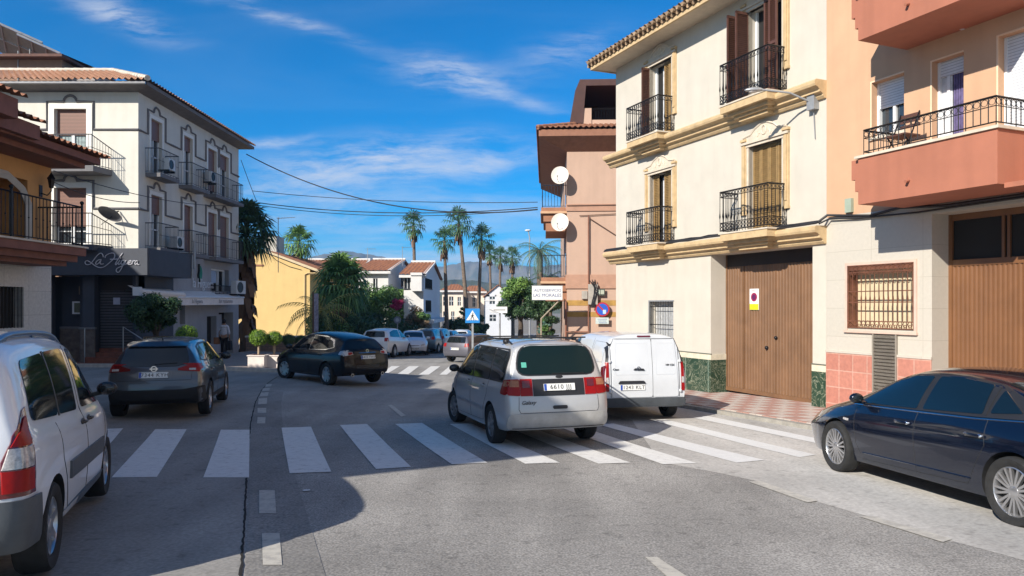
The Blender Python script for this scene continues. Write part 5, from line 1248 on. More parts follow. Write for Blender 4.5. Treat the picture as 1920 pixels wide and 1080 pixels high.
    e.box(-9, ov, -ov, -ov + .05, zt + .02, zt + .16); e.box(ov - .05, ov, -ov, y1, zt + .02, zt + .16); e.add([(0, 10.6, zt - .1), (ov, y1, zt + .02), (-5, y1, zt + .02), (-5, 10.6, zt - .1)], [(0, 1, 2, 3)])
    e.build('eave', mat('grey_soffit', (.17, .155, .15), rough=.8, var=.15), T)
    gt = MB(); gt.tube([(-9, -ov - .06, zt + .06), (ov, -ov - .06, zt + .06)], .05, 8); gt.build('gutter', mat('zinc', (.30, .30, .31), rough=.4, metal=.5, var=.1), T)
    r_ = MB(); ez = zt + .18; rz = ez + 1.8
    tile_roof(r_, (-9, -ov - .1, ez), (ov + .1, -ov - .1, ez), (-3.2, 4.0, rz), (-9, 4.0, rz), pitch=.24, amp=.05)
    tile_roof(r_, (ov + .1, -ov - .1, ez), (ov + .1, y1, ez), (-3.2, 8, rz), (-3.2, 4.0, rz), pitch=.24, amp=.05)
    r_.build('roof', mat('sunlit_roof_tile', (.46, .25, .15), rough=.85, var=.4, scale=4, col2=(.24, .12, .075)), T, 50)
    c_ = MB(); ridge_cap(c_, (ov + .1, -ov - .1, ez + .06), (-3.2, 4.0, rz + .06)); ridge_cap(c_, (-9, 4.0, rz + .05), (-3.2, 4.0, rz + .05)); c_.build('ridge_tile', mat('pale_ridge_tile', (.62, .55, .46), rough=.8, var=.2), T, 50)
    # ---- ground floor
    g = MB(); zf0, zf1 = Z(517), Z(468)
    # fascia standing proud of the wall above the entrance
    g.prism([(-9, .2), (-9, -.75), (.72, -.75), (.78, -.68), (.78, 3.0), (0, 3.0), (0, .2)], zf0, zf1 - .004); g.build('fascia', M_SLATE, T)
    l = MB()
    LET = mat('silver_letters', (.62, .62, .66), rough=.35, var=0, metal=.2)
    # script lettering drawn as strokes: La Higuera
    S = .0175 * 1.0
    def stroke(pts, ox=-2.12, oz=(zf0 + zf1) / 2 - .02, k=.00114 * 1.16):
        P = [Vector(((x - 130) * k + ox + .45, -.775, (330 - z) * k + oz)) for x, z in pts]
        # Catmull
        out = []
        for i in range(len(P) - 1):
            p0 = P[max(0, i - 1)]; p1 = P[i]; p2 = P[i + 1]; p3 = P[min(len(P) - 1, i + 2)]
            for t in (0, .25, .5, .75): out.append(.5 * ((2 * p1) + (p2 - p0) * t + (2 * p0 - 5 * p1 + 4 * p2 - p3) * t * t + (3 * p1 - p0 - 3 * p2 + p3) * t ** 3))
        out.append(P[-1]); l.tube(out, .017, 5)
    stroke([(685, 190), (660, 110), (600, 75), (510, 140), (400, 280), (300, 390), (190, 400), (160, 330), (220, 290), (330, 350), (450, 440), (580, 490), (700, 470), (860, 350), (990, 220), (1010, 120), (960, 70), (850, 90), (750, 150), (735, 210)])
    stroke([(620, 260), (540, 270), (470, 340), (480, 400), (560, 350), (620, 260), (590, 370), (640, 390), (690, 380)])
    stroke([(1240, 70), (1150, 190), (1080, 290), (1030, 380), (1050, 410), (1090, 350)]); stroke([(880, 250), (980, 250), (1100, 245)])
    stroke([(1160, 270), (1110, 360), (1130, 400), (1190, 350)]); l.ball((-2.12 + .45 + (1180 - 130) * .00132, -.775, (zf0 + zf1) / 2 - .02 + (330 - 215) * .00132), .02, 6)
    stroke([(1290, 280), (1220, 290), (1190, 360), (1220, 400), (1280, 340), (1300, 280), (1220, 480), (1130, 620), (1060, 600), (1070, 520), (1180, 460), (1290, 400)])
    stroke([(1340, 280), (1300, 360), (1320, 400), (1380, 350), (1410, 290), (1385, 380), (1420, 400)])
    stroke([(1430, 350), (1480, 320), (1470, 285), (1430, 310), (1420, 380), (1470, 400), (1510, 350)])
    stroke([(1530, 290), (1510, 400), (1530, 330), (1570, 290), (1600, 300)])
    stroke([(1670, 300), (1620, 300), (1590, 370), (1620, 400), (1660, 350), (1680, 290), (1665, 390), (1720, 400)])
    l.build('sign_lettering', LET, T, 60)
    # recessed slate walls
    zf = 0.0 + Z(692)
    w = MB(); yb = .25
    w.quad((-9, 1.3, -.6), (-3.55, 1.3, -.6), (-3.55, 1.3, zf0), (-9, 1.3, zf0))
    w.box(-5.1, -2.98, 1.0, 1.3, -.6, zf0) ; w.box(-2.98 + .55, -1.95 + .5, .25, 1.2, -.6, zf0); w.box(-2.95, -1.45 + .0, 0.15, .35, -.6, zf0 - .0) if False else None
    w.box(-2.0, -1.55, -.3, .4, -.6, zf0); w.box(-5.4, -3.3, -.1, .1, -.6, zf0) ; w.box(-3.3, -2.0, .5, .7, -.6, zf0)
    w.box(-.12, 0, -.2, 3, -.6, zf0); w.build('slate_wall', M_SLATE, T)
    w = MB(); w.box(-3.3, -2.0, .38, .5, -.6, Z(617)); w.box(-2.06, -1.5, -.36, -.3, -.6, Z(617)); w.build('stone_base', mat('brown_stone_base', (.16, .13, .11), rough=.6, var=.3, scale=5), T)
    w = MB(); w.box(-3.3, -2.0, .35, .5, Z(617), Z(613)); w.box(-2.1, -1.45, -.4, -.3, Z(617), Z(613)); w.build('stone_ledge', M_GTRIM, T)
    RS = tile_mat('grey_roller_shutter', (.085, .085, .09), (.09, .09, .10), (.02, .02, .022), 40, .11, 0, .8, .02, .5)
    w = MB(); w.box(-1.5, -.12, .02, .06, Z(652), Z(545)); sh = w.build('roller_shutter', RS, T)
    w = MB(); w.box(-.98, -.72, .0, .018, Z(571), Z(558)); w.build('notice', mat('notice_white', (.5, .5, .6), var=.1), sh)
    w = MB(); w.box(-1.55, 0, -.0, .5, Z(545), zf0); w.build('shutter_box', M_TRIM, T)
    w = MB(); w.box(-1.75, .0, -.6, .5, -.4, Z(668)); w.box(-1.6, 0, -.3, .5, -.4, Z(660)); w.box(-1.5, 0, -.05, .5, -.4, Z(653)); w.build('steps', mat('brick_red_step', (.22, .075, .045), rough=.7, var=.25), T)
    w = MB(); w.box(-2.75, -2.05 + .02, .28, .38, Z(589), Z(565)); mo = w.build('menu_box', M_WHITE, T); w = MB(); w.box(-2.66, -2.40, .26, .28, Z(586), Z(568)); w.build('menu_page', mat('menu_olive', (.14, .15, .10), var=.2), mo); w = MB(); w.box(-2.39, -2.14, .26, .28, Z(586), Z(568)); w.build('menu_page', mat('menu_cream', (.42, .42, .30), var=.1), mo)
    w = MB(); w.box(-2.5, -2.24, .30, .5, Z(552), Z(536)); w.build('wall_lantern', mat('lantern_tan', (.25, .21, .17), var=.2), T)
    # hand rails
    w = MB(); w.tube([(-.3, -.55, Z(690)), (-.3, -.55, Z(612)), (.55, -.9, Z(632)), (1.0, -1.0, Z(650))], .02, 6); w.tube([(-1.8, -.5, Z(690)), (-1.8, -.5, Z(615))], .02, 6); w.build('hand_rail', mat('steel_rail', (.40, .40, .41), rough=.3, metal=.6, var=.1), T)
    # side wall, light grey
    def Yd(px): return 20250 / (960 - px) - 28.9
    def Zs(px, py): d = 20250 / (960 - px); return (572 - py) / F * d + 1.7 - HZB
    s_ = MB(); hs = [(Yd(337), Yd(347), 1.6, 3.05, .3), (Yd(396), Yd(429), Zs(412, 546), Zs(412, 505), .25), (Yd(388), Yd(406), Zs(396, 645), Zs(396, 593), .3), (Yd(410), Yd(437), -.5, Zs(420, 586), .5)]
    wall_holes(s_, 3.0, 10.6, -.7, zg, hs); s_.v = [tuple(Ms @ Vector(v)) for v in s_.v]; s_.build('side_wall', M_LSLATE, T)
    d_ = MB()
    for h in hs: d_.box(h[0], h[1], h[4] - .02, h[4], h[2], h[3])
    d_.v = [tuple(Ms @ Vector(v)) for v in d_.v]; d_.build('window', M_DARK, T)
    h = hs[1]; q = MB()
    for x_ in (h[0], (h[0] + h[1]) / 2 - .04, h[1] - .4): q.box(x_, x_ + .07, .1, .2, h[2], h[3])
    q.box(h[0], h[1] - .35, .1, .2, h[3] - .08, h[3]); q.v = [tuple(Ms @ Vector(v)) for v in q.v]; q.build('window_frame', M_WHITE, T)
    q = MB(); q.box(h[0] + .1, h[0] + 1.0, .15, .18, h[2] + .4, h[3] - .1); q.v = [tuple(Ms @ Vector(v)) for v in q.v]; q.build('window_pane', mat('pane_blue_white', (.35, .45, .6), var=.1), T)
    q = MB(); railing(q, [(h[0] - .1, 0), (h[0] - .1, -.25), (h[1] + .1, -.25), (h[1] + .1, 0)], h[2] - .12, .38, .12); q.box(h[0] - .1, h[1] + .1, -.3, 0, h[2] - .2, h[2] - .12); q.v = [tuple(Ms @ Vector(v)) for v in q.v]; q.build('window_bars', M_IRON, T)
    h = hs[3]; q = MB(); q.box(h[0] + .02, h[0] + (h[1] - h[0]) * .6, .3, .35, 0, h[3] - .1)
    for k in range(4): q.box(h[0], h[0] + (h[1] - h[0]) * .62, .28, .3, .5 + .55 * k, .55 + .55 * k)
    q.v = [tuple(Ms @ Vector(v)) for v in q.v]; q.build('door', M_LSLATE, T)
    # second sign: green fig and words
    LY = 11.65 - 6.6
    q = MB()
    cx = Yd(372); zc = Zs(372, 512); pts = [(cx + .05 + .28 * math.sin(t) * (1 if t < math.pi else .25), zc - .36 * math.cos(t)) for t in [math.pi * k / 10 for k in range(11)]]
    pts = [(x_, z_) for x_, z_ in pts]; q.add([(x_, -.05, z_) for x_, z_ in pts] + [(x_, -.01, z_) for x_, z_ in pts], [tuple(range(11)), tuple(range(11, 22))[::-1]] + [(k, 11 + k, 11 + (k + 1) % 11, (k + 1) % 11) for k in range(11)])
    q.v = [tuple(Ms @ Vector(v)) for v in q.v]; q.build('fig_emblem', mat('fig_green', (.01, .22, .15), var=.1), T)
    q = MB(); q.tube([(cx - .05, -.05, zc + .42), (cx - .02, -.05, zc + .1), (cx - .12, -.05, zc - .1), (cx + .02, -.05, zc - .4)], .05, 5); q.v = [tuple(Ms @ Vector(v)) for v in q.v]; q.build('fig_stalk', mat('fig_dark', (.005, .02, .02), var=0), T)
    q = MB(); text_on(q, 'la Higuera', .62, facing((Yd(378) + .1, -.04, Zs(378, 532))), ext=.012, spacing=.95); q.v = [tuple(Ms @ Vector(v)) for v in q.v]; q.build('sign_lettering', LET, T)
    pp = MB(); pp.tube([(.82, 3.2, zf1 - .6), (.82, 3.2, zf1 + .6)], .05, 6); pp.tube([(.82, 3.0, zf0 + 1.0), (.8, 3.0, zf0)], .035, 6); pp.build('drain_pipe', M_GREY, T)
    return Yd, Zs
Yd, Zs = corner_building()
# awnings
M_AWN = mat('cream_awning_cloth', (.78, .74, .70), rough=.8, var=.08)
aw = thing('awning', 'cream roller awning with a white end cap over the corner tree', 'awning', (HC[0], HC[1], CAM_Z), 0)
b = MB(); P = lambda px, py, d: ((px - 960) / F * d - HC[0], d - HC[1], (572 - py) / F * d)
A, B = P(256, 547, 28.1), P(343, 553, 31.6)
b.tube([A, B], .13, 10); b.build('roller', M_AWN, aw, 60)
b = MB(); b.add([(A[0], A[1], A[2] + .05), (B[0], B[1], B[2] + .05), (B[0] + .05, B[1], B[2] - .28), (A[0] + .3, A[1], A[2] - .30), (A[0] - .5, A[1] + .3, A[2] + .25), (B[0] - .9, B[1], B[2] + .35)], [(0, 1, 2, 3), (0, 4, 5, 1)]); b.build('cloth', M_AWN, aw)
b = MB(); b.box(A[0] - .1, A[0] + .16, A[1] - .1, A[1] + .1, A[2] - .15, A[2] + .18); b.build('end_cap', mat('cap_white', (.7, .7, .7), var=.05), aw)
b = MB(); b.tube([(A[0], A[1], A[2] + .05), (-.6, .1, A[2] + .05), (-1.5, .1, A[2] + .62)], .03, 5); b.build('folding_arm', M_TRIM, aw)
aw = thing('awning', 'long cream awning with faint lettering along the grey side wall', 'awning', (HC[0], HC[1], CAM_Z), 0)
b = MB(); A, B = P(333, 560, 31.0), P(457, 560, 38.3)
b.add([(A[0], A[1], A[2] + .06), (B[0], B[1], B[2] + .06), (B[0], B[1], B[2] - .30), (A[0], A[1], A[2] - .28), (0.02, A[1], A[2] + .35), (0.02, B[1], B[2] + .35)], [(0, 1, 2, 3), (0, 4, 5, 1), (0, 3, 4)])
b.build('cloth', M_AWN, aw); b = MB(); b.tube([(A[0], A[1], A[2] + .06), (B[0], B[1], B[2] + .06)], .05, 8); b.build('front_bar', M_WHITE, aw)
q = MB(); t_ = Matrix.Rotation(math.atan2(B[1] - A[1], B[0] - A[0]), 4, 'Z')
for k, tx in ((.25, 'la Higuera'), (.68, 'bar restaurante')):
    p = Vector(A).lerp(Vector(B), k); text_on(q, tx, .26, Matrix.Translation(p + Vector((.03, 0, -.12))) @ t_ @ Matrix.Rotation(R(90), 4, 'X'), ext=.002)
q.build('sign_lettering', mat('awning_text', (.30, .27, .26), var=0), aw)
# air conditioners
M_AC = mat('ac_white', (.55, .56, .56), rough=.5, var=.1)
def ac_unit(px, py, d, label, rz=0.0, s=1.0):
    x, y, z = (px - 960) / F * d, d, CAM_Z + (572 - py) / F * d
    T = thing('air_conditioner', label, 'air conditioner', (x, y, z - .3), rz, 'outdoor air conditioning units')
    b = MB(); b.box(-.4 * s, .4 * s, -.15, .15, 0, .6 * s); b.build('casing', M_AC, T)
    b = MB(); b.lathe([(.23 * s, -.165), (.25 * s, -.165), (.25 * s, -.15), (0, -.155)], 20, 'y', (-.08, 0, .3 * s)); b.build('fan_grille', M_TRIM, T)
    for sg in (-1, 1): b = MB(); b.box(.325 * s * sg - .025, .325 * s * sg + .025, -.15, .3, -.08, 0); b.build('bracket', M_IRON, T)
ac_unit(447, 540, 37.6, 'white air conditioner on brackets beside the barred side window', R(80), 1.1)
ac_unit(316, 306, 30.2, 'air conditioner on the top left side balcony of the corner building', R(90), .75)
ac_unit(395, 330, 35.2, 'air conditioner on the top long side balcony of the corner building', R(90), .8)
ac_unit(332, 452, 31.3, 'air conditioner on the lower side balcony above the dark fascia', R(90), .8)
dsh = thing('satellite_dish', 'dark grey satellite dish on the corner of the off white upper wall', 'satellite dish', ((208 - 960) / F * 28.4, 28.4, CAM_Z + (572 - 398) / F * 28.4), R(-20))
b = MB(); b.lathe([(0, .0), (.2, -.015), (.4, -.07), (.44, -.10), (.45, -.09), (.4, -.05), (.2, .01), (0, .03)], 24, 'y'); o = b.build('dish', mat('dish_grey', (.13, .13, .14), rough=.5, var=.1), dsh, 60); o.rotation_euler = (R(55), 0, 0)
b = MB(); b.tube([(0, .05, 0), (-.1, .45, .1)], .025, 6); b.tube([(-.1, .45, .1), (-.15, -.3, -.5)], .012, 4); b.build('wall_mount', M_IRON, dsh)

# ---------------------------------------------------------------- ochre house at the far left edge
def ochre_house():
    X, Y1 = -12.05, 19.35; zb = -.35
    T = thing('balcony_house', 'orange house with brown columns and stepped tiled eaves at the left edge', 'house', (X, Y1, zb), 0)
    Z = lambda zc: zc * .926 + 1.7 - zb
    OR = mat('orange_plaster', (.62, .33, .12), rough=.9, var=.06, streak=.08); BR = mat('brown_beam', (.22, .085, .055), rough=.7, var=.15)
    WM = tile_mat('white_marble_cladding', (.58, .57, .52), (.62, .60, .55), (.40, .39, .36), .9, .6, .0, .1, .006, .4, 'YZ')
    m = MB(); Mr = Matrix.Rotation(R(90), 4, 'Z')
    # side facing the street: local wall y runs to -7 (towards the camera)
    w = MB(); wall_holes(w, -7.5, 0, Z(1.35), Z(4.15), [(-3.4, -.95, Z(1.35), Z(3.35), 1.2)]); w.v = [tuple(Mr @ Vector(v)) for v in w.v]
    m.add(w.v, w.f); m.quad((0, 0, Z(1.3)), (-9, 0, Z(1.3)), (-9, 0, Z(4.2)), (0, 0, Z(4.2))); m.quad((-9, 0, Z(1.3)), (-9, -7.5, Z(1.3)), (-9, -7.5, Z(4.2)), (-9, 0, Z(4.2))); m.quad((-9, -7.5, Z(1.3)), (0, -7.5, Z(1.3)), (0, -7.5, Z(4.2)), (-9, -7.5, Z(4.2)))
    m.quad((-1.2, -.95, Z(1.35)), (-1.2, -3.4, Z(1.35)), (-1.2, -3.4, Z(3.35)), (-1.2, -.95, Z(3.35)))
    m.build('upper_wall', OR, T)
    # arched opening trim
    a = MB(); pts = [(.02, -.95, Z(1.4)), (.02, -.95, Z(2.7)), (.02, -1.2, Z(3.1)), (.02, -1.7, Z(3.35)), (.02, -2.6, Z(3.35)), (.02, -3.15, Z(3.1)), (.02, -3.4, Z(2.7)), (.02, -3.4, Z(1.4))]
    a.tube(pts, .10, 4); a.build('arch_trim', mat('white_arch', (.62, .60, .55), var=.05), T)
    w = MB(); w.box(-1.19, -1.15, -2.8, -1.4, Z(1.4), Z(3.1)); w.build('window', M_WIN, T)
    g = MB(); w = MB(); wall_holes(w, -7.5, 0, -.4, Z(1.1), [(-1.95, -1.1, Z(-.6), Z(.48), .3)]); w.v = [tuple(Mr @ Vector(v)) for v in w.v]; g.add(w.v, w.f)
    g.quad((0, 0, -.4), (-9, 0, -.4), (-9, 0, Z(1.1)), (0, 0, Z(1.1))); g.quad((-9, -7.5, -.4), (0, -7.5, -.4), (0, -7.5, Z(1.1)), (-9, -7.5, Z(1.1))); g.build('lower_wall', WM, T)
    d = MB(); d.box(-.29, -.25, -1.95, -1.1, Z(-.6), Z(.48)); o = d.build('window', M_DARK, T)
    d = MB()
    for k in range(7): d.tube([(-.03, -1.9 + k * .127, Z(-.6)), (-.03, -1.9 + k * .127, Z(.48))], .012, 4)
    d.build('window_bars', M_IRON, o)
    # balcony slab with stepped fascia
    s_ = MB(); s_.box(-1, 1.2, -7.5, -.5, Z(1.34), Z(1.55)); s_.box(-1, 1.05, -7.5, -.62, Z(1.17), Z(1.34)); s_.box(-.2, .85, -7.5, -.75, Z(1.05), Z(1.17)); s_.build('balcony_slab', BR, T)
    s_ = MB(); s_.box(0, 1.24, -7.5, -.46, Z(1.552), Z(1.60)); s_.build('slab_edge', M_PALE, T)
    r_ = MB(); railing(r_, [(0, -.55), (1.12, -.55), (1.12, -7.4)], Z(1.6), 1.0, .13, 'belly', .011)
    for y_ in (-.55, -3.2): r_.tube([(1.12, y_, Z(1.6)), (1.12, y_, Z(2.75))], .03, 6); r_.ball((1.12, y_, Z(2.8)), .05, 6)
    r_.build('balcony_railing', M_IRON, T)
    c = MB(); c.lathe([(.17, -.4), (.17, Z(1.1))], 16, 'z', (.75, -1.9 - 1.6, 0)); c.lathe([(.15, Z(1.6)), (.15, Z(3.9))], 16, 'z', (.75, -3.5, 0)); c.build('column', BR, T, 40)
    c = MB(); c.box(-1, .05, -7.5, -2.1, -.4, Z(1.1)); c.build('brown_wall', BR, T) if False else None
    # eave with stepped tile roofs
    e = MB(); e.box(-9, 1.15, -7.5, .25, Z(4.0), Z(4.18)); e.box(-9, .85, -7.5, .05, Z(3.86), Z(4.0)); e.build('eave', BR, T)
    r_ = MB(); tile_roof(r_, (1.3, -2.5, Z(4.22)), (1.3, .45, Z(4.22)), (-1.2, .45, Z(5.0)), (-1.2, -2.5, Z(5.0)), pitch=.23)
    tile_roof(r_, (1.3, .45, Z(4.22)), (-8, .45, Z(4.22)), (-8, -1.5, Z(4.9)), (-.8, -1.5, Z(4.9)), pitch=.23)
    tile_roof(r_, (1.45, -4.2, Z(4.45)), (1.45, -2.5, Z(4.45)), (-1.2, -2.5, Z(5.3)), (-1.2, -4.2, Z(5.3)), pitch=.23)
    tile_roof(r_, (1.75, -7.6, Z(4.75)), (1.75, -3.6, Z(4.75)), (-1.2, -3.6, Z(5.7)), (-1.2, -7.6, Z(5.7)), pitch=.23)
    r_.build('roof', M_TILE, T, 50)
    b_ = MB(); b_.box(-3, 1.3, -4.2, -2.5, Z(4.05), Z(4.40)); b_.box(-3, 1.6, -7.6, -3.7, Z(4.25), Z(4.70)); b_.build('beam', BR, T)
    b_ = MB(); b_.box(-22, -10.6, -5.4, .1, -.4, Z(9.6)); b_.build('shade_block', OR, T)  # unseen block, added to throw shade on the front of the corner building
    l = thing('wall_lantern', 'black wrought iron lantern on the orange wall under the eave', 'lantern', (X, Y1 - .45, zb + Z(3.2)), 0)
    b_ = MB(); b_.tube([(0, 0, -.1), (.18, 0, -.16), (.28, 0, -.05), (.28, 0, .05)], .014, 5); b_.box(-.01, .02, -.06, .06, -.2, .1); b_.build('bracket', M_IRON, l)
    b_ = MB(); b_.lathe([(.03, -.0), (.06, .02), (.09, .22), (.11, .24), (.05, .33), (.01, .40)], 6, 'z', (.28, 0, .02)); b_.build('lamp_housing', M_IRON, l)
ochre_house()

# ---------------------------------------------------------------- building with solar panels behind
def solar_house():
    d = 35.5; k = F / d
    T = thing('brown_house', 'brown house with solar panels on its roof behind the corner building', 'house', (-23.2, 35.5, -.5), 0)
    Z = lambda py: (572 - py) / k + 2.2
    m = MB(); m.box(-6, 1.6, 0, 3, 0, Z(112)); m.build('wall', mat('brown_plaster', (.30, .18, .12), rough=.85, var=.1), T)
    m = MB(); m.box(1.6, 2.9, .5, 3, 0, Z(128)); m.build('annex_wall', mat('grey_plaster', (.34, .30, .28), rough=.85, var=.1), T)
    m = MB(); m.box(-6, 1.9, -.5, 3.3, Z(112), Z(107)); m.add([(-6, -.5, Z(107)), (1.9, -.5, Z(107)), (1.9, 3.3, Z(95)), (-6, 3.3, Z(95))], [(0, 1, 2, 3)]); m.box(1.6, 3.0, .3, 3.2, Z(128), Z(125)); m.build('roof', mat('dark_brown_roof', (.12, .055, .04), rough=.8, var=.2), T)
    for i, (px, py) in enumerate(((8, 72), (58, 92))):
        P = thing('solar_panel', ('large tilted solar panel array on its rack at the left edge of the roofs', 'smaller tilted solar panel nearest the corner building roof')[i], 'solar panel', ((px - 960) / k, 36.2, CAM_Z + (572 - py) / k), R(18), 'rooftop solar panels')
        b = MB(); w, h = (1.4, 1.1) if i == 0 else (.98, .8)
        b.box(-w, w, -h, h, -.03, .03); o = b.build('panel', mat('solar_back', (.30, .29, .27), rough=.4, var=.15), P); o.rotation_euler = (R(-24), R(22), 0)
        b = MB()
        for x_ in (-w, -w / 3, w / 3, w - .05): b.box(x_, x_ + .05, -h, h, -.08, -.03)
        for y_ in (-h, 0, h - .05): b.box(-w, w, y_, y_ + .05, -.08, -.03)
        b.build('frame', mat('aluminium', (.6, .62, .65), rough=.3, metal=.8, var=.1), o)
        b = MB()
        for x_, y_ in ((-.8, -.5), (.8, -.5), (.8, .6)): b.tube([(x_, y_, -1.7), (x_, y_, -.1)], .03, 5)
        b.build('rack_leg', M_GREY, P)
solar_house()

# ---------------------------------------------------------------- yellow building
M_YEL = mat('yellow_plaster', (.66, .47, .20), rough=.9, var=.05, scale=.8, bump=.08, streak=.06)
def yellow_house():
    T = thing('yellow_house', 'plain yellow gabled house behind the clipped planters', 'house', (-15.3, 56, -1.6), 0)
    Q = 31.5 / 24.77; z0 = 3.3; Z = lambda py: (572 - py) / 24.77 + z0; T.scale = (1.27, 1, 1)
    m = MB(); P = [(-7.5, Z(690)), (0, Z(700)), (0, Z(508)), (-.45, Z(508)), (-2.7, Z(475)), (-7.5, Z(490))]
    g = [(-7.5, -1), (0, -1), (0, Z(506)), (-2.7, Z(474)), (-7.5, Z(500))]
    m.add([(x, 0, z) for x, z in g] + [(x, 16, z) for x, z in g], [(0, 1, 2, 3, 4), (9, 8, 7, 6, 5), (1, 6, 7, 2), (0, 4, 9, 5)]); m.build('wall', M_YEL, T)
    r_ = MB(); tile_roof(r_, (.75, -.12, Z(511)), (.75, 16.1, Z(511)), (-2.7, 16.1, Z(469)), (-2.7, -.12, Z(469)), pitch=.3, amp=.05)
    tile_roof(r_, (-7.7, 16.1, Z(500)), (-7.7, -.12, Z(500)), (-2.7, -.12, Z(469)), (-2.7, 16.1, Z(469)), pitch=.3, amp=.05); r_.build('roof', M_TILE, T, 50)
    v = MB(); v.add([(.75, -.14, Z(513)), (-2.7, -.14, Z(472)), (-2.7, -.14, Z(468)), (.75, -.14, Z(508)), (.75, .0, Z(513)), (-2.7, 0, Z(472)), (-2.7, 0, Z(468)), (.75, 0, Z(508))], [(0, 3, 2, 1), (0, 1, 5, 4), (3, 7, 6, 2)]); v.box(0, .75, -.05, 16, Z(514), Z(511)); v.build('verge', mat('pale_verge', (.62, .50, .32), var=.1), T)
    v = MB(); v.tube([(-.3, -.06, -1), (-.3, -.06, Z(515)), (-.1, -.06, Z(512)), (.6, -.06, Z(512))], .05, 6); v.build('drain_pipe', mat('drain_yellow', (.55, .40, .2), var=.1), T)
    v = MB(); v.box(-3.9, -2.75, -.05, 0, Z(499), Z(496)); v.build('ledge', M_SALM2, T)
    v = MB(); v.tube([(-2.6, -.05, Z(470)), (-2.0, -.05, Z(488)), (-1.2, -.05, Z(500)), (-.5, -.05, Z(506))], .02, 4); v.build('cable', M_CABLE, T)
    v = MB(); v.box(-3.6, -2.75, 3, 5, Z(480), Z(435)); v.build('chimney_block', mat('grey_yellow_block', (.5, .48, .42), var=.1), T)
    # low garden wall with white wooden rail
    L = thing('garden_wall', 'low rubble stone wall topped with a white ledge in front of the yellow house', 'wall', (-12, 39.9, gz(-12, 39.9)), 0)
    BRK = tile_mat('rubble_stone', (.20, .13, .10), (.28, .19, .15), (.14, .11, .09), .32, .14, .5, .5, .02)
    b = MB(); b.box(-2.3, 3.6, -.12, .12, -.1, .92); b.build('wall', BRK, L); b = MB(); b.box(-2.35, 3.65, -.16, .16, .922, 1.0); b.build('coping', mat('pale_coping', (.6, .58, .52), var=.15), L)
yellow_house()

# ---------------------------------------------------------------- white houses further down
M_WHT = mat('whitewash', (.66, .65, .63), rough=.9, var=.05, streak=.06)
M_PINKW = mat('pinkish_whitewash', (.78, .67, .56), rough=.9, var=.05, streak=.06)
def white_house(px0, px1, py_eave, py_ridge, d, label, depth=8, wall=None, wins=(), gable=False, porch=None):
    k = F / d; x0, x1 = (px0 - 960) / k, (px1 - 960) / k; zb = gz(x0, d) - .3
    T = thing('white_house', label, 'house', (x0, d, zb), 0, 'white houses down the street')
    Z = lambda py: (572 - py) / k + 1.7 - zb; X = lambda px: (px - px0) / k
    W = x1 - x0; ze, zr = Z(py_eave), Z(py_ridge)
    m = MB(); holes = [(X(a), X(b), Z(c2), Z(c1), .12) for a, b, c1, c2 in wins]
    wall_holes(m, 0, W, -.5, ze, holes); m.quad((W, 0, -.5), (W, depth, -.5), (W, depth, ze), (W, 0, ze)); m.quad((0, depth, -.5), (0, 0, -.5), (0, 0, ze), (0, depth, ze))
    m.quad((0, depth, -.5), (0, depth, ze), (W, depth, ze), (W, depth, -.5))
    if gable: m.add([(0, 0, ze), (W, 0, ze), (W / 2, 0, zr), (0, depth, ze), (W, depth, ze), (W / 2, depth, zr)], [(0, 1, 2), (5, 4, 3)])
    m.build('wall', wall or M_WHT, T)
    r_ = MB()
    if gable:
        tile_roof(r_, (W + .3, -.2, ze - .1), (W + .3, depth, ze - .1), (W / 2, depth, zr + .05), (W / 2, -.2, zr + .05), pitch=.35)
        tile_roof(r_, (-.3, depth, ze - .1), (-.3, -.2, ze - .1), (W / 2, -.2, zr + .05), (W / 2, depth, zr + .05), pitch=.35)
    else:
        tile_roof(r_, (-.3, -.4, ze), (W + .3, -.4, ze), (W - .8, depth * .5, zr), (.8, depth * .5, zr), pitch=.35)
        tile_roof(r_, (W + .3, -.4, ze), (W + .3, depth, ze), (W - .8, depth * .5 + .01, zr), (W - .8, depth * .5, zr), pitch=.35)
    r_.build('roof', M_TILE, T, 50)
    f_ = MB(); f_.box(-.32, W + .32, -.42, -.36, ze - .16, ze + .03) if not gable else f_.box(-.1, W + .1, -.05, 0, ze - .5, ze - .4); f_.build('fascia', M_WHT, T)
    for h in holes:
        g = MB(); g.box(h[0], h[1], .08, .12, h[2], h[3]); o = g.build('window', M_WIN, T)
        g = MB(); g.box((h[0] + h[1]) / 2 - .03, (h[0] + h[1]) / 2 + .03, .04, .08, h[2], h[3]); g.box(h[0], h[1], .04, .08, (h[2] + h[3]) / 2 - .03, (h[2] + h[3]) / 2 + .03); g.build('window_frame', M_WHITE, o)
    return T, X, Z
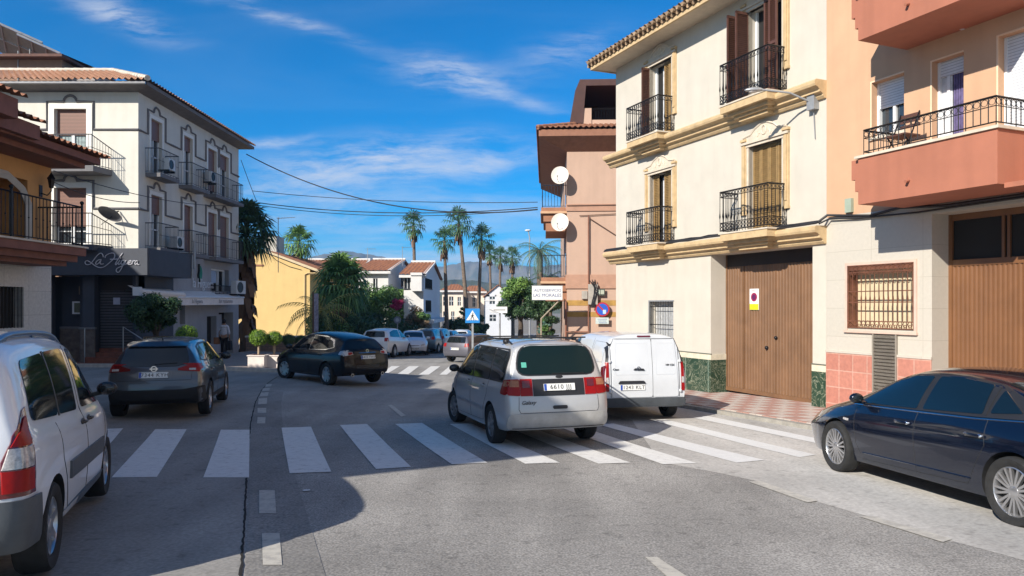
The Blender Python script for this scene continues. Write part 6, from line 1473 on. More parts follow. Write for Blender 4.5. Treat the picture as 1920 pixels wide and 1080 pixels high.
def row_house(px0, pxc, pxr, py_eave, py_ridge, d, label, wall=None, front=(), side=()):
    """front wall px0..pxc faces the camera, gabled flank recedes to the right; ridge runs across"""
    k = F / d; x0, x1 = (px0 - 960) / k, (pxc - 960) / k; zb = gz(x0, d) - .3; dr = -x1 * F / (960 - pxr); depth = 2 * (dr - d)
    T = thing('white_house', label, 'house', (x0, d, zb), 0, 'white houses down the street'); W = x1 - x0; HC_ = 1.7 - zb
    Z = lambda py: (572 - py) / k + HC_; X = lambda px: (px - px0) / k; ze = Z(py_eave); zr = (572 - py_ridge) / F * dr + HC_
    Ys = lambda px: x1 * F / (px - 960) - d
    def Zs(px, py): return (572 - py) / F * (Ys(px) + d) + HC_
    m = MB(); hf = [(X(a), X(b), Z(q), Z(p), .15) for a, b, p, q in front]; wall_holes(m, 0, W, -.6, ze, hf); m.build('wall', M_WHT, T)
    m = MB(); hs = [(Ys(a), Ys(b), Zs((a + b) / 2, q), Zs((a + b) / 2, p), .15) for a, b, p, q in side]; wall_holes(m, 0, depth, -.6, ze, hs); Mq = Matrix.Translation((W, 0, 0)) @ Matrix.Rotation(R(90), 4, 'Z')
    m.add([(0, 0, ze), (depth, 0, ze), (depth / 2, 0, zr)], [(0, 1, 2)]); m.v = [tuple(Mq @ Vector(q)) for q in m.v]
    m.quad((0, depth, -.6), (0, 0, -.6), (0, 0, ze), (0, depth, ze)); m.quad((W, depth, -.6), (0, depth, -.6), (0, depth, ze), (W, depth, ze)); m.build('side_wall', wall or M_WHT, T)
    r_ = MB(); tile_roof(r_, (-.3, -.5, ze - .05), (W + .25, -.5, ze - .05), (W + .25, depth / 2, zr + .08), (-.3, depth / 2, zr + .08), pitch=.32)
    tile_roof(r_, (W + .25, depth + .5, ze - .05), (-.3, depth + .5, ze - .05), (-.3, depth / 2, zr + .08), (W + .25, depth / 2, zr + .08), pitch=.32); r_.build('roof', M_TILE, T, 50)
    f_ = MB(); f_.box(-.3, W + .25, -.46, 0, ze - .28, ze - .08); f_.tube([(-.3, depth / 2, zr + .14), (W + .25, depth / 2, zr + .14)], .13, 6)
    f_.add([(W + .26, -.5, ze - .2), (W + .26, depth / 2, zr - .08), (W + .26, depth / 2, zr + .10), (W + .26, -.5, ze + .0), (W, -.5, ze - .2), (W, depth / 2, zr - .08), (W, depth / 2, zr + .10), (W, -.5, ze)], [(0, 1, 2, 3), (0, 4, 5, 1), (3, 2, 6, 7)]); f_.build('fascia', M_WHT, T)
    for hs_, fl in ((hf, 0), (hs, 1)):
        for h in hs_:
            g = MB(); g.box(h[0], h[1], .11, .15, h[2], h[3]); g2 = MB(); g2.box((h[0] + h[1]) / 2 - .025, (h[0] + h[1]) / 2 + .025, .06, .11, h[2], h[3])
            g3 = MB(); g3.box(h[0] - .05, h[1] + .05, -.06, .1, h[2] - .08, h[2] - .005); n_ = int((h[1] - h[0]) / .14)
            for i in range(n_ + 1): g3.tube([(h[0] + i * .14, -.03, h[2]), (h[0] + i * .14, -.03, min(h[3], h[2] + .9))], .01, 3)
            if fl:
                for q in (g, g2, g3): q.v = [tuple(Mq @ Vector(p)) for p in q.v]
            o = g.build('window', M_WIN, T); g2.build('window_frame', M_WHITE, o); g3.build('window_bars', M_IRON, o)
    return T, X, Z, Ys, Zs, W, Mq
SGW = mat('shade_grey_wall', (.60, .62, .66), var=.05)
row_house(560, 674, 690, 507, 489, 74, 'white house with a wide tiled roof just right of the yellow house', side=((678, 684, 520, 540),))
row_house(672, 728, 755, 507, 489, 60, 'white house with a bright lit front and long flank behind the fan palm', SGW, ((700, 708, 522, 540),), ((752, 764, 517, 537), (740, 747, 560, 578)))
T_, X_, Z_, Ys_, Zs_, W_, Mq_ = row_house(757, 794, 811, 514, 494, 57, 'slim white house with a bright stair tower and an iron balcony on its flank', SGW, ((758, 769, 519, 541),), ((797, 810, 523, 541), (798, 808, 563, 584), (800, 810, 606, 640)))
r_ = MB(); r_.box(X_(773), X_(793), -.8, 0, Z_(546), Z_(517)); r_.build('stair_tower', M_WHT, T_); r_ = MB(); r_.box(X_(772.5), X_(794), -.9, 0, Z_(517), Z_(512)); r_.build('tower_ledge', M_WHT, T_)
r_ = MB(); r_.box(0, 13, -.8, 0, Zs_(811, 603), Zs_(811, 597)); r_.v = [tuple(Mq_ @ Vector(p)) for p in r_.v]; r_.build('porch_canopy', SGW, T_)
white_house(829, 868, 545, 531, 86, 'pinkish white house with a low red roof behind the tall palms', wall=M_PINKW, wins=((831, 837, 556, 573), (842, 850, 556, 573), (831, 840, 584, 602), (846, 852, 584, 602), (858, 864, 557, 573)))
white_house(866, 908, 547, 534, 92, 'lit beige house with two windows behind the crossing sign', wall=M_PINKW, wins=((872, 878, 558, 575), (886, 891, 558, 575), (870, 880, 588, 605)))
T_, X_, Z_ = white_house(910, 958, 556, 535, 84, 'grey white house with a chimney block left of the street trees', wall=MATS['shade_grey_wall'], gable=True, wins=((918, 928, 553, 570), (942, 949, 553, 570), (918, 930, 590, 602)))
r_ = MB(); r_.box(X_(931), X_(940), -.6, 0, Z_(572), Z_(549)); r_.build('stair_tower', M_WHT, T_)
# antenna masts on roofs
for i, (px, py0, py1, d, lab) in enumerate(((517, 475, 405, 47, 'thin television aerial on the yellow house roof'), (753, 500, 461, 64, 'television aerial above the narrow white house'), (687, 500, 464, 66, 'television aerial on the wide roofed white house'))):
    k = F / d; T = thing('television_aerial', lab, 'aerial', ((px - 960) / k, d + .5, CAM_Z + (572 - py0) / k - 1.2), R(30 * i), 'roof aerials')
    h = (py0 - py1) / k + 1.2; b = MB(); b.tube([(0, 0, 0), (0, 0, h)], .025, 5); b.build('mast', M_GREY, T)
    b = MB(); b.tube([(-.1, 0, h - .1), (1.1, 0, h - .02)], .015, 4)
    for j in range(7): b.tube([(j * .16, -.3 + .02 * j, h - .09 + .01 * j), (j * .16, .3 - .02 * j, h - .09 + .01 * j)], .01, 4)
    b.build('antenna', M_GREY, T)

# ---------------------------------------------------------------- the building left of the camera that shades the street
def shade_house():
    u = Vector((AX, AY, 0)); n = Vector((.92, .391, 0)); s0, m0 = 4.3, -8.35
    o = u * s0 + n * m0
    T = thing('terraced_house', 'two storey terraced house out of view beside the near pavement, its canopy shaped for the street shadow', 'house', (o.x, o.y, gz(o.x, o.y)), math.atan2(.92, -.391))
    # local +x runs up the street, local -y is towards the street
    m = MB(); L_ = 11.5; wall_holes(m, 0, L_, -1.2, 6.0, [(1.2, 2.4, 3.6, 5.5, .2), (4.4, 5.6, 3.6, 5.5, .2), (7.6, 8.8, 3.6, 5.5, .2), (1.2, 2.6, -.2, 2.2, .2), (5, 7, .9, 2.2, .2)])
    m.quad((0, 8, -1.2), (0, 0, -1.2), (0, 0, 6), (0, 8, 6)); m.quad((L_, 0, -1.2), (L_, 8, -1.2), (L_, 8, 6), (L_, 0, 6)); m.quad((0, 8, -1.2), (0, 8, 6), (L_, 8, 6), (L_, 8, -1.2))
    m.build('wall', M_CREAM, T)
    d = MB()
    for a, b, c, e in ((1.2, 2.4, 3.6, 5.5), (4.4, 5.6, 3.6, 5.5), (7.6, 8.8, 3.6, 5.5), (1.2, 2.6, -.2, 2.2), (5, 7, .9, 2.2)): d.box(a, b, .16, .2, c, e)
    d.build('window', M_WIN, T)
    r_ = MB(); r_.add([(-.0, 8, 6.0), (0, 0, 5.98), (0, -3.15, 6.85), (L_, -3.15, 6.85), (L_, 0, 5.98), (L_, 8, 6.0)], [(0, 1, 4, 5), (1, 2, 3, 4), (5, 4, 1, 0), (4, 3, 2, 1)]); r_.box(0, L_, -3.15, -3.05, 6.65, 6.86); r_.build('shadow_canopy', M_SALM2, T)  # tilted canopy, shaped so that its end casts the slanting road shadow
    c = MB()
    c.box(0, L_, -3.0, 0, 3.0, 3.2); c.build('terrace', M_CREAM, T)
shade_house()
# ================================================================== VEGETATION
def leaf_mat(name, c1, c2, rough=.55, trans=.25):
    m, nt, b = new_mat(name); N = nt.nodes; L = nt.links
    g = N.new('ShaderNodeNewGeometry'); r = N.new('ShaderNodeValToRGB')
    r.color_ramp.elements[0].color = (*c1, 1); r.color_ramp.elements[1].color = (*c2, 1)
    L.new(g.outputs['Random Per Island'], r.inputs['Fac']); L.new(r.outputs['Color'], b.inputs['Base Color'])
    b.inputs['Roughness'].default_value = rough
    t = N.new('ShaderNodeBsdfTranslucent'); L.new(r.outputs['Color'], t.inputs['Color']); mx = N.new('ShaderNodeMixShader'); mx.inputs[0].default_value = trans
    out = N['Material Output']; L.new(b.outputs[0], mx.inputs[1]); L.new(t.outputs[0], mx.inputs[2]); L.new(mx.outputs[0], out.inputs['Surface'])
    return m
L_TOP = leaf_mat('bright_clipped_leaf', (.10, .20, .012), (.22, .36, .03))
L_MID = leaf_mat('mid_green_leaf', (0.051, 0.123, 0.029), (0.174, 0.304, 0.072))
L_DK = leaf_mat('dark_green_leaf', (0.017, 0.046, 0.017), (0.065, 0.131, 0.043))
L_FIC = leaf_mat('ficus_leaf', (0.058, 0.145, 0.022), (0.246, 0.392, 0.087))
L_YEL = leaf_mat('yellow_green_leaf', (0.174, 0.246, 0.043), (0.435, 0.493, 0.131))
L_PALM = leaf_mat('fan_palm_leaf', (0.026, 0.072, 0.036), (0.102, 0.217, 0.072))
L_PALM2 = leaf_mat('near_palm_leaf', (0.043, 0.116, 0.029), (0.203, 0.348, 0.087))
L_DATE = leaf_mat('yellowing_frond', (.26, .27, .05), (.50, .42, .12))
L_DRY = leaf_mat('dry_frond', (.10, .05, .025), (.20, .11, .055), trans=.1)
L_BLUE = leaf_mat('blue_green_frond', (.06, .13, .11), (.16, .28, .22))
L_PINK = leaf_mat('bougainvillea_pink', (.40, .02, .09), (.62, .05, .18))
L_RUST = leaf_mat('rusty_leaf', (.16, .10, .05), (.32, .22, .12))
M_BARK = mat('palm_bark', (.20, .15, .11), rough=.95, var=.35, scale=6, bump=.6, bscale=14)
M_BARK2 = mat('tree_bark', (.10, .075, .055), rough=.95, var=.35, scale=8, bump=.5, bscale=20)

def leaves(mb, rng, c, rad, n, size, shell=.55, flat=1.0):
    for _ in range(n):
        d = Vector((rng.gauss(0, 1), rng.gauss(0, 1), rng.gauss(0, 1)));
        if d.length < 1e-6: continue
        d.normalize(); rr = shell + (1 - shell) * rng.random()
        p = Vector((c[0] + d.x * rad[0] * rr, c[1] + d.y * rad[1] * rr, c[2] + d.z * rad[2] * rr))
        nrm = (d + Vector((rng.uniform(-.8, .8), rng.uniform(-.8, .8), rng.uniform(-.4, 1.0)))).normalized()
        a = nrm.cross(Vector((rng.gauss(0, 1), rng.gauss(0, 1), rng.gauss(0, 1)))).normalized(); b = nrm.cross(a)
        s = size * rng.uniform(.6, 1.3)
        mb.add([p - a * s, p - b * s * .45, p + a * s, p + b * s * .45], [(0, 1, 2, 3)])
def bush(name, label, cat, px, py0, py1, d, wpx, mats, n=1400, size=.10, clumps=14, group=None, trunk=True, seed=1, cy=None, dense=.5):
    rng = random.Random(seed); k = F / d; x = (px - 960) / k; n = int(n * 1.5)
    zb = gz(x, d); zt = CAM_Z + (572 - py0) / k; z0 = max(zb + .1, CAM_Z + (572 - py1) / k); w = wpx / k / 2
    T = thing(name, label, cat, (x, d, zb), 0, group)
    h = (zt - z0) / 2; cz = (zt + z0) / 2 - zb
    mbs = [MB() for _ in mats]
    for i in range(clumps):
        a = rng.uniform(0, 6.283); rr = math.sqrt(rng.random()) * .85; zz = rng.uniform(-.78, .72)
        sh = math.sqrt(max(.05, 1 - zz * zz)); c = (math.cos(a) * rr * w * sh, math.sin(a) * rr * w * sh, cz + zz * h)
        rad = w * rng.uniform(.26, .46); j = min(len(mats) - 1, int(rng.random() * len(mats)))
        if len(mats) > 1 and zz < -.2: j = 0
        leaves(mbs[j], rng, c, (rad, rad, rad * .85), n // clumps, size, dense)
    for m, mb in zip(mats, mbs):
        if mb.v: mb.build('crown', m, T)
    if trunk:
        t = MB(); t.tube([(0, 0, -.1), (.05, 0, cz * .5), (0, .05, cz)], [.12 * w + .04, .09 * w + .03, .03], 8)
        for j in range(4):
            a = j * 1.7; t.tube([(.03, 0, cz * .55), (math.cos(a) * w * .4, math.sin(a) * w * .4, cz + h * .1)], [.05 * w + .02, .015], 5)
        t.build('trunk', M_BARK2, T, 50)
    return T

def fan_frond(mb, rng, base, az, el, L_, size, m_pet=None, nl=11, droop=.35):
    """petiole plus a fan of stiff leaflets with hanging tips"""
    d = Vector((math.cos(az) * math.cos(el), math.sin(az) * math.cos(el), math.sin(el)))
    tip = base + d * L_; side = d.cross(Vector((0, 0, 1)));
    side = side.normalized() if side.length > 1e-3 else Vector((1, 0, 0)); up = side.cross(d).normalized()
    mb.tube([base, base + d * L_ * .5 + Vector((0, 0, .02)), tip], [.03 * size, .02 * size, .012 * size], 4)
    for i in range(nl):
        a = R(-115 + 230 * i / (nl - 1)); q = (d * math.cos(a) + side * math.sin(a)).normalized()
        ln = size * (.95 - .25 * abs(a) / 2) * rng.uniform(.88, 1.1)
        w = side * math.cos(a) - d * math.sin(a); w = w * size * .065
        m1 = tip + q * ln * .55 + up * .05 * size; e = tip + q * ln + Vector((0, 0, -droop * ln))
        mb.add([tip, m1 + w, e, m1 - w], [(0, 1, 2, 3)])
def fan_palm(name, label, px, py_crown, r_px, px_base, d, group=None, seed=1, skirt=0.25, lean=0.0, fronds=34, near=False, leafm=None, nl=10):
    rng = random.Random(seed); k = F / d; xb = (px_base - 960) / k; xc = (px - 960) / k; zb = gz(xb, d); zc = CAM_Z + (572 - py_crown) / k - zb; r = r_px / k * 1.12
    T = thing(name, label, 'palm tree', (xb, d, zb), 0, group)
    dx = xc - xb; t = MB(); P = []; n = 14
    for i in range(n + 1):
        s = i / n; P.append((dx * (s ** 1.5), 0, zc * s - (.2 if i == 0 else 0)))
    w = .013 * zc + .05
    t.tube(P, [w * (1.25 - .55 * i / n) * (1 + .05 * math.sin(i * 2.3)) for i in range(n + 1)], 9); t.build('trunk', M_BARK, T, 50)
    c = Vector((dx, 0, zc)); mb = MB(); dry = MB()
    for i in range(fronds):
        az = i * 2.39996 + rng.uniform(-.2, .2); s = i / (fronds - 1); el = R(85 - 135 * s + rng.uniform(-8, 8))
        fan_frond(mb, rng, c + Vector((0, 0, .15 * r * (1 - s))), az, el, r * rng.uniform(.42, .58), r * rng.uniform(.46, .58), nl=nl, droop=.25 + .35 * s)
    mb.build('crown', leafm or L_PALM, T)
    if skirt > 0:
        for i in range(int(22 + 190 * (skirt > .5))):
            az = i * 2.4; h0 = rng.uniform(0, skirt) * r * 2.0; rr = rng.uniform(.15, .28) * r * (1 if skirt < .5 else 1.25 - .35 * h0 / (skirt * r * 2))
            b = c + Vector((0, 0, -.1 * r - h0)); e = b + Vector((math.cos(az) * rr, math.sin(az) * rr, -r * rng.uniform(.45, .8)))
            sd = Vector((-math.sin(az), math.cos(az), 0)) * r * .09
            mm = b.lerp(e, .5) + Vector((math.cos(az), math.sin(az), 0)) * rr * .35
            dry.add([b, mm + sd, e + sd * .5, e - sd * .5, mm - sd], [(0, 1, 2, 3, 4)])
        dry.build('dry_skirt', L_DRY, T)
    return T
def feather_palm(name, label, px, py_c, d, L_px, m, n=18, seed=3, el0=70, el1=-30, base_py=None, dry=None, cx=None):
    rng = random.Random(seed); k = F / d; x = (px - 960) / k; zb = gz(x, d); zc = CAM_Z + (572 - py_c) / k - zb; L_ = L_px / k
    T = thing(name, label, 'palm tree', (x, d, zb), 0)
    t = MB(); t.tube([(0, 0, -.2), (0, 0, zc)], [.22, .16], 9); t.build('trunk', M_BARK, T, 50)
    mb = MB()
    for i in range(n):
        az = i * 2.39996; s = i / (n - 1); el = R(el0 + (el1 - el0) * s)
        P = []; p = Vector((0, 0, zc)); 
        for j in range(9):
            P.append(p.copy()); e = el - R(16) * j * (.55 + .3 * s); p = p + Vector((math.cos(az) * math.cos(e), math.sin(az) * math.cos(e), math.sin(e))) * L_ / 8
        mb.tube(P, [.03, .028, .026, .024, .02, .018, .014, .01, .006], 4)
        for j in range(1, 9):
            for q in (0, .5):
                a = P[j - 1].lerp(P[j], q); tdir = (P[j] - P[j - 1]).normalized(); sd = tdir.cross(Vector((0, 0, 1))).normalized()
                for sg in (-1, 1):
                    e = a + (sd * sg * .55 + tdir * .5 + Vector((0, 0, -.45 + rng.uniform(-.1, .1)))) * L_ * .22 * (1 - .45 * abs(j / 8 - .45)); w = tdir * L_ * .014
                    mb.add([a - w, a + w, e], [(0, 1, 2)])
    mb.build('crown', m, T); return T
def topiary(px, py, r_px, d, label, leafm, planter=True, pot_px=None, seed=1, n=1500):
    rng = random.Random(seed); k = F / d; x = (px - 960) / k; zb = gz(x, d) + .13; zc = CAM_Z + (572 - py) / k; r = r_px / k
    T = thing('clipped_shrub', label, 'shrub', (x, d, zb), 0, 'clipped ball shrubs')
    mb = MB(); c = (0, 0, zc - zb)
    leaves(mb, rng, c, (r, r, r * .92), n, r * .085, .8); leaves(mb, rng, c, (r * 1.06, r * 1.06, r * .98), n // 5, r * .085, .95)
    mb.build('crown', leafm, T)
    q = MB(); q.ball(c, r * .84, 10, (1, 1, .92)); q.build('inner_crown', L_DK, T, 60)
    t = MB(); t.tube([(0, 0, .3), (.01, 0, zc - zb)], [.05, .04], 7); t.build('trunk', mat('pale_stem', (.40, .30, .2), var=.2), T, 50)
    if planter:
        w = .31; P = thing('planter', label.replace('clipped ball shrub', 'cubic white planter') + ', holding a ball shrub', 'planter', (x, d, zb - .01), 0, 'white planters')
        b = MB(); b.prism([(-w, -w), (w, -w), (w, w), (-w, w)], 0, .44); b.build('box', mat('planter_white', (.74, .66, .60), rough=.8, var=.08), P)
        b = MB(); b.box(-w - .03, w + .03, -w - .03, w + .03, .442, .48); b.build('rim', MATS['planter_white'], P); b = MB(); b.box(-w + .06, w - .06, -w + .06, w - .06, .48, .49); b.build('soil', mat('soil', (.10, .05, .04), var=.3), P)
    return T

# tall fan palms of the far street
pal = [('tallest left fan palm standing apart above the white roofs', 775, 424, 27, 779, 78, 5), ('fan palm with a round lower frond left of the tallest palm', 833, 452, 27, 838, 66, 8),
       ('tallest leaning fan palm in the middle of the row', 860, 420, 31, 877, 72, 11), ('dark crowned fan palm right of the tallest one', 903, 448, 28, 896, 74, 14),
       ('short fan palm overlapping the trunk line of the dark one', 918, 476, 19, 921, 92, 17), ('middle small fan palm of the right hand trio', 938, 482, 20, 937, 96, 20),
       ('rightmost fan palm of the row with a spreading crown', 960, 483, 21, 962, 94, 23)]
for lab, px, py, r, pb, d, sd in pal: fan_palm('fan_palm', lab, px, py, r, pb, d, 'tall fan palms down the street', sd, .3, fronds=30)
fan_palm('fan_palm', 'lone fan palm crown rising behind the yellow house roof', 559, 458, 36, 561, 64, None, 31, .1, fronds=40, leafm=L_PALM2)
fan_palm('fan_palm', 'big dark fan palm with a hanging brown skirt between corner building and yellow house', 462, 440, 60, 458, 41.0, None, 37, 2.2, fronds=70, leafm=L_DK, nl=12)
fan_palm('fan_palm', 'low green fan palm beside the yellow house', 640, 536, 58, 640, 51, None, 41, .1, fronds=74, leafm=L_PALM2, nl=14)
feather_palm('date_palm', 'drooping date palm with yellowing fronds at the yellow house corner', 602, 588, 48.5, 88, L_DATE, 20, 3, 58, -15)
feather_palm('feather_palm', 'weeping blue green palm behind the salmon building balconies', 1012, 470, 44, 60, L_BLUE, 26, 9, 50, -60)
feather_palm('feather_palm', 'second weeping palm trailing lower beside the salmon building', 1030, 520, 46, 55, L_BLUE, 16, 12, 40, -60)
# garden mass
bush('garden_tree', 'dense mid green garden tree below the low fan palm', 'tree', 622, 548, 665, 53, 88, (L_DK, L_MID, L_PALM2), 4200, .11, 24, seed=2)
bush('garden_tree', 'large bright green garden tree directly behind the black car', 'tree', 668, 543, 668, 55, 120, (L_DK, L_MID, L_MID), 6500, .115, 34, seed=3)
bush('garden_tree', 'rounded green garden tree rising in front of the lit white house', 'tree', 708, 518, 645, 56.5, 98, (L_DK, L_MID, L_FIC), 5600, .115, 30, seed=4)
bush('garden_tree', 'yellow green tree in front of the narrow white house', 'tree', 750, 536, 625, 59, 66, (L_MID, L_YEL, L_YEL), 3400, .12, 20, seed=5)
bush('bougainvillea', 'pink flowering bougainvillea patch in the garden hedge', 'shrub', 748, 561, 586, 53, 30, (L_PINK,), 700, .09, 8, seed=6, trunk=False)
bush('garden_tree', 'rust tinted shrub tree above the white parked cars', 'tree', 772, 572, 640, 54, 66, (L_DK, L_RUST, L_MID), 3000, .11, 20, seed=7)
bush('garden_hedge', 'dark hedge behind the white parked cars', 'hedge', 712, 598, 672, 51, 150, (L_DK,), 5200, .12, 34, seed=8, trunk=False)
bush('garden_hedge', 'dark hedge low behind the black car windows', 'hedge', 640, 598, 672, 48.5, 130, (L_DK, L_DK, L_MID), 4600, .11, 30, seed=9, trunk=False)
bush('garden_hedge', 'dark hedge under the pinkish white house', 'hedge', 852, 598, 645, 70, 66, (L_DK,), 2600, .14, 16, seed=10, trunk=False)
bush('garden_hedge', 'dark hedge right behind the crossing sign', 'hedge', 900, 585, 645, 72, 44, (L_DK, L_MID), 2000, .14, 12, seed=11, trunk=False)
bush('flowering_shrub', 'small pink flowering shrub above the crossing sign', 'shrub', 868, 575, 600, 74, 14, (L_MID, L_PINK), 500, .12, 6, seed=12)
bush('street_tree', 'clipped green street tree left of the shop sign', 'tree', 975, 518, 600, 46, 84, (L_DK, L_FIC, L_FIC), 6200, .10, 28, seed=13)
bush('street_tree', 'green street tree right behind the shop sign', 'tree', 1020, 528, 600, 43, 78, (L_DK, L_FIC), 5000, .095, 26, seed=14)
bush('leafy_shrub', 'grey green shrub low between street trees and salmon building', 'shrub', 1028, 590, 640, 38, 44, (L_DK, L_MID, L_BLUE), 2200, .07, 16, seed=15, trunk=False)
for (px, d, pyb) in ((985, 46, 660),):
    pass
bush('street_tree', 'dark little tree below the cream awning at the corner', 'tree', 291, 553, 618, 28.0, 92, (L_DK,), 7000, .06, 34, seed=16)
pot = thing('wicker_planter', 'tan slatted planter under the dark corner tree', 'planter', ((298 - 960) / F * 27.9, 27.9, gz(-13.3, 27.9) + .12), 0)
b = MB(); b.lathe([(0, 0), (.42, 0), (.50, 1.05), (.44, 1.05), (.42, .95), (0, .95)], 18)
for k in range(18): a = k * 6.283 / 18; b.tube([(.43 * math.cos(a), .43 * math.sin(a), 0), (.515 * math.cos(a), .515 * math.sin(a), 1.05)], .022, 4)
b.build('basket', mat('tan_slats', (.24, .16, .10), rough=.8, var=.3, scale=8), pot, 40)
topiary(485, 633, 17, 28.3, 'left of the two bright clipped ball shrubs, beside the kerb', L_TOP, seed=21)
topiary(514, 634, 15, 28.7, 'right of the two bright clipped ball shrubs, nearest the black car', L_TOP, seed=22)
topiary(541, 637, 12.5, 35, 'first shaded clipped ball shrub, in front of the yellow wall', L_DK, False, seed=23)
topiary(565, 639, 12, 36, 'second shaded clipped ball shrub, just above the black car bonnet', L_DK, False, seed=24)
topiary(350, 628, 20, 27.3, 'bright clipped shrub rising behind the grey crossover roof', L_TOP, False, seed=25)
for o in bpy.data.objects:
    if o.name.startswith('planter') and o.type == 'EMPTY':
        o['label'] = 'white cubic planter ' + ('left, beside the open pavement' if 'left' in o['label'] else 'right, half hidden by the black car')
# ================================================================== GROUND, ROADS, MARKINGS
def fine_ground(name, c1, c2, scale, rough=.9, bump=.4, patch=.25, crack=False, seams=0, speck=(.55, .75)):
    m, nt, b = new_mat(name); N = nt.nodes; L = nt.links; tc = N.new('ShaderNodeTexCoord')
    n1 = N.new('ShaderNodeTexNoise'); n1.inputs['Scale'].default_value = scale; n1.inputs['Detail'].default_value = 4; L.new(tc.outputs['Object'], n1.inputs['Vector'])
    r1 = N.new('ShaderNodeValToRGB'); r1.color_ramp.elements[0].position = .35; r1.color_ramp.elements[1].position = .68
    r1.color_ramp.elements[0].color = (*c1, 1); r1.color_ramp.elements[1].color = (*c2, 1); L.new(n1.outputs['Fac'], r1.inputs['Fac']); out = r1.outputs['Color']
    def mul(out, sc, lo, hi, f0=.3, f1=.7, stretch=None, det=6):
        n = N.new('ShaderNodeTexNoise'); n.inputs['Scale'].default_value = sc; n.inputs['Detail'].default_value = det
        if stretch:
            mp = N.new('ShaderNodeMapping'); mp.inputs['Rotation'].default_value = (0, 0, R(-23)); mp.inputs['Scale'].default_value = stretch; L.new(tc.outputs['Object'], mp.inputs['Vector']); L.new(mp.outputs['Vector'], n.inputs['Vector'])
        else: L.new(tc.outputs['Object'], n.inputs['Vector'])
        mr = N.new('ShaderNodeMapRange'); mr.inputs['From Min'].default_value = f0; mr.inputs['From Max'].default_value = f1; mr.inputs['To Min'].default_value = lo; mr.inputs['To Max'].default_value = hi; L.new(n.outputs['Fac'], mr.inputs['Value'])
        mx = N.new('ShaderNodeMix'); mx.data_type = 'RGBA'; mx.blend_type = 'MULTIPLY'; mx.inputs['Factor'].default_value = 1; L.new(out, mx.inputs[6]); L.new(mr.outputs['Result'], mx.inputs[7]); return mx.outputs[2]
    out = mul(out, .55, 1 - patch, 1 + patch * .5)
    out = mul(out, 1.4, 1 - patch * .7, 1.08, .35, .65, (1.0, .12, 1))
    out = mul(out, 7.0, .78, 1.04, .30, .42)
    if crack:
        v = N.new('ShaderNodeTexVoronoi'); v.feature = 'DISTANCE_TO_EDGE'; v.inputs['Scale'].default_value = .55
        nn = N.new('ShaderNodeTexNoise'); nn.inputs['Scale'].default_value = 1.5; L.new(tc.outputs['Object'], nn.inputs['Vector'])
        vm = N.new('ShaderNodeMix'); vm.data_type = 'VECTOR'; vm.inputs['Factor'].default_value = .25; L.new(tc.outputs['Object'], vm.inputs[4]); L.new(nn.outputs['Color'], vm.inputs[5]); L.new(vm.outputs[1], v.inputs['Vector'])
        mr = N.new('ShaderNodeMapRange'); mr.inputs['From Max'].default_value = .006; mr.inputs['To Min'].default_value = .55; mr.inputs['To Max'].default_value = 1; L.new(v.outputs['Distance'], mr.inputs['Value'])
        mx = N.new('ShaderNodeMix'); mx.data_type = 'RGBA'; mx.blend_type = 'MULTIPLY'; mx.inputs['Factor'].default_value = .0 if crack == 0 else .8; L.new(out, mx.inputs[6]); L.new(mr.outputs['Result'], mx.inputs[7]); out = mx.outputs[2]
    L.new(out, b.inputs['Base Color']); b.inputs['Roughness'].default_value = rough
    bp = N.new('ShaderNodeBump'); bp.inputs['Strength'].default_value = bump; bp.inputs['Distance'].default_value = .008; L.new(n1.outputs['Fac'], bp.inputs['Height']); L.new(bp.outputs['Normal'], b.inputs['Normal'])
    MATS[name] = m; return m
M_ASPH = fine_ground('asphalt', (.18, .172, .16), (.44, .42, .385), 55, patch=.24)
M_ASPH2 = fine_ground('patched_asphalt', (.17, .165, .155), (.33, .315, .29), 40, patch=.25)
M_CONC = fine_ground('concrete_lane', (.24, .23, .21), (.33, .315, .29), 30, bump=.15, patch=.22)
M_CONC2 = fine_ground('pale_concrete_strip', (.42, .40, .37), (.55, .53, .49), 24, bump=.2, patch=.22)
M_EARTH = fine_ground('dry_ground', (.20, .17, .13), (.30, .26, .20), 3, patch=.2)
def worn_paint(name, c, wear=.5, under=(.2, .18, .16)):
    m, nt, b = new_mat(name); N = nt.nodes; L = nt.links; tc = N.new('ShaderNodeTexCoord')
    n = N.new('ShaderNodeTexNoise'); n.inputs['Scale'].default_value = 9; n.inputs['Detail'].default_value = 10; n.inputs['Roughness'].default_value = .75; L.new(tc.outputs['Object'], n.inputs['Vector'])
    r = N.new('ShaderNodeValToRGB'); e = r.color_ramp.elements; e[0].position = wear - .1; e[0].color = (*under, 1); e[1].position = wear + .02; e[1].color = (*[x * .85 for x in c], 1); q = e.new(.75); q.color = (*c, 1)
    L.new(n.outputs['Fac'], r.inputs['Fac']); L.new(r.outputs['Color'], b.inputs['Base Color']); b.inputs['Roughness'].default_value = .8; MATS[name] = m; return m
M_ZEB = worn_paint('zebra_white', (.78, .77, .73), .42, (.40, .385, .36)); M_ZEBN = worn_paint('zebra_fresh_white', (.74, .74, .72), .33, (.42, .41, .38)); M_DASH = worn_paint('worn_dash', (.56, .53, .46), .47, (.33, .31, .28)); M_FAINT = worn_paint('faint_line', (.60, .57, .50), .53, (.40, .38, .34))

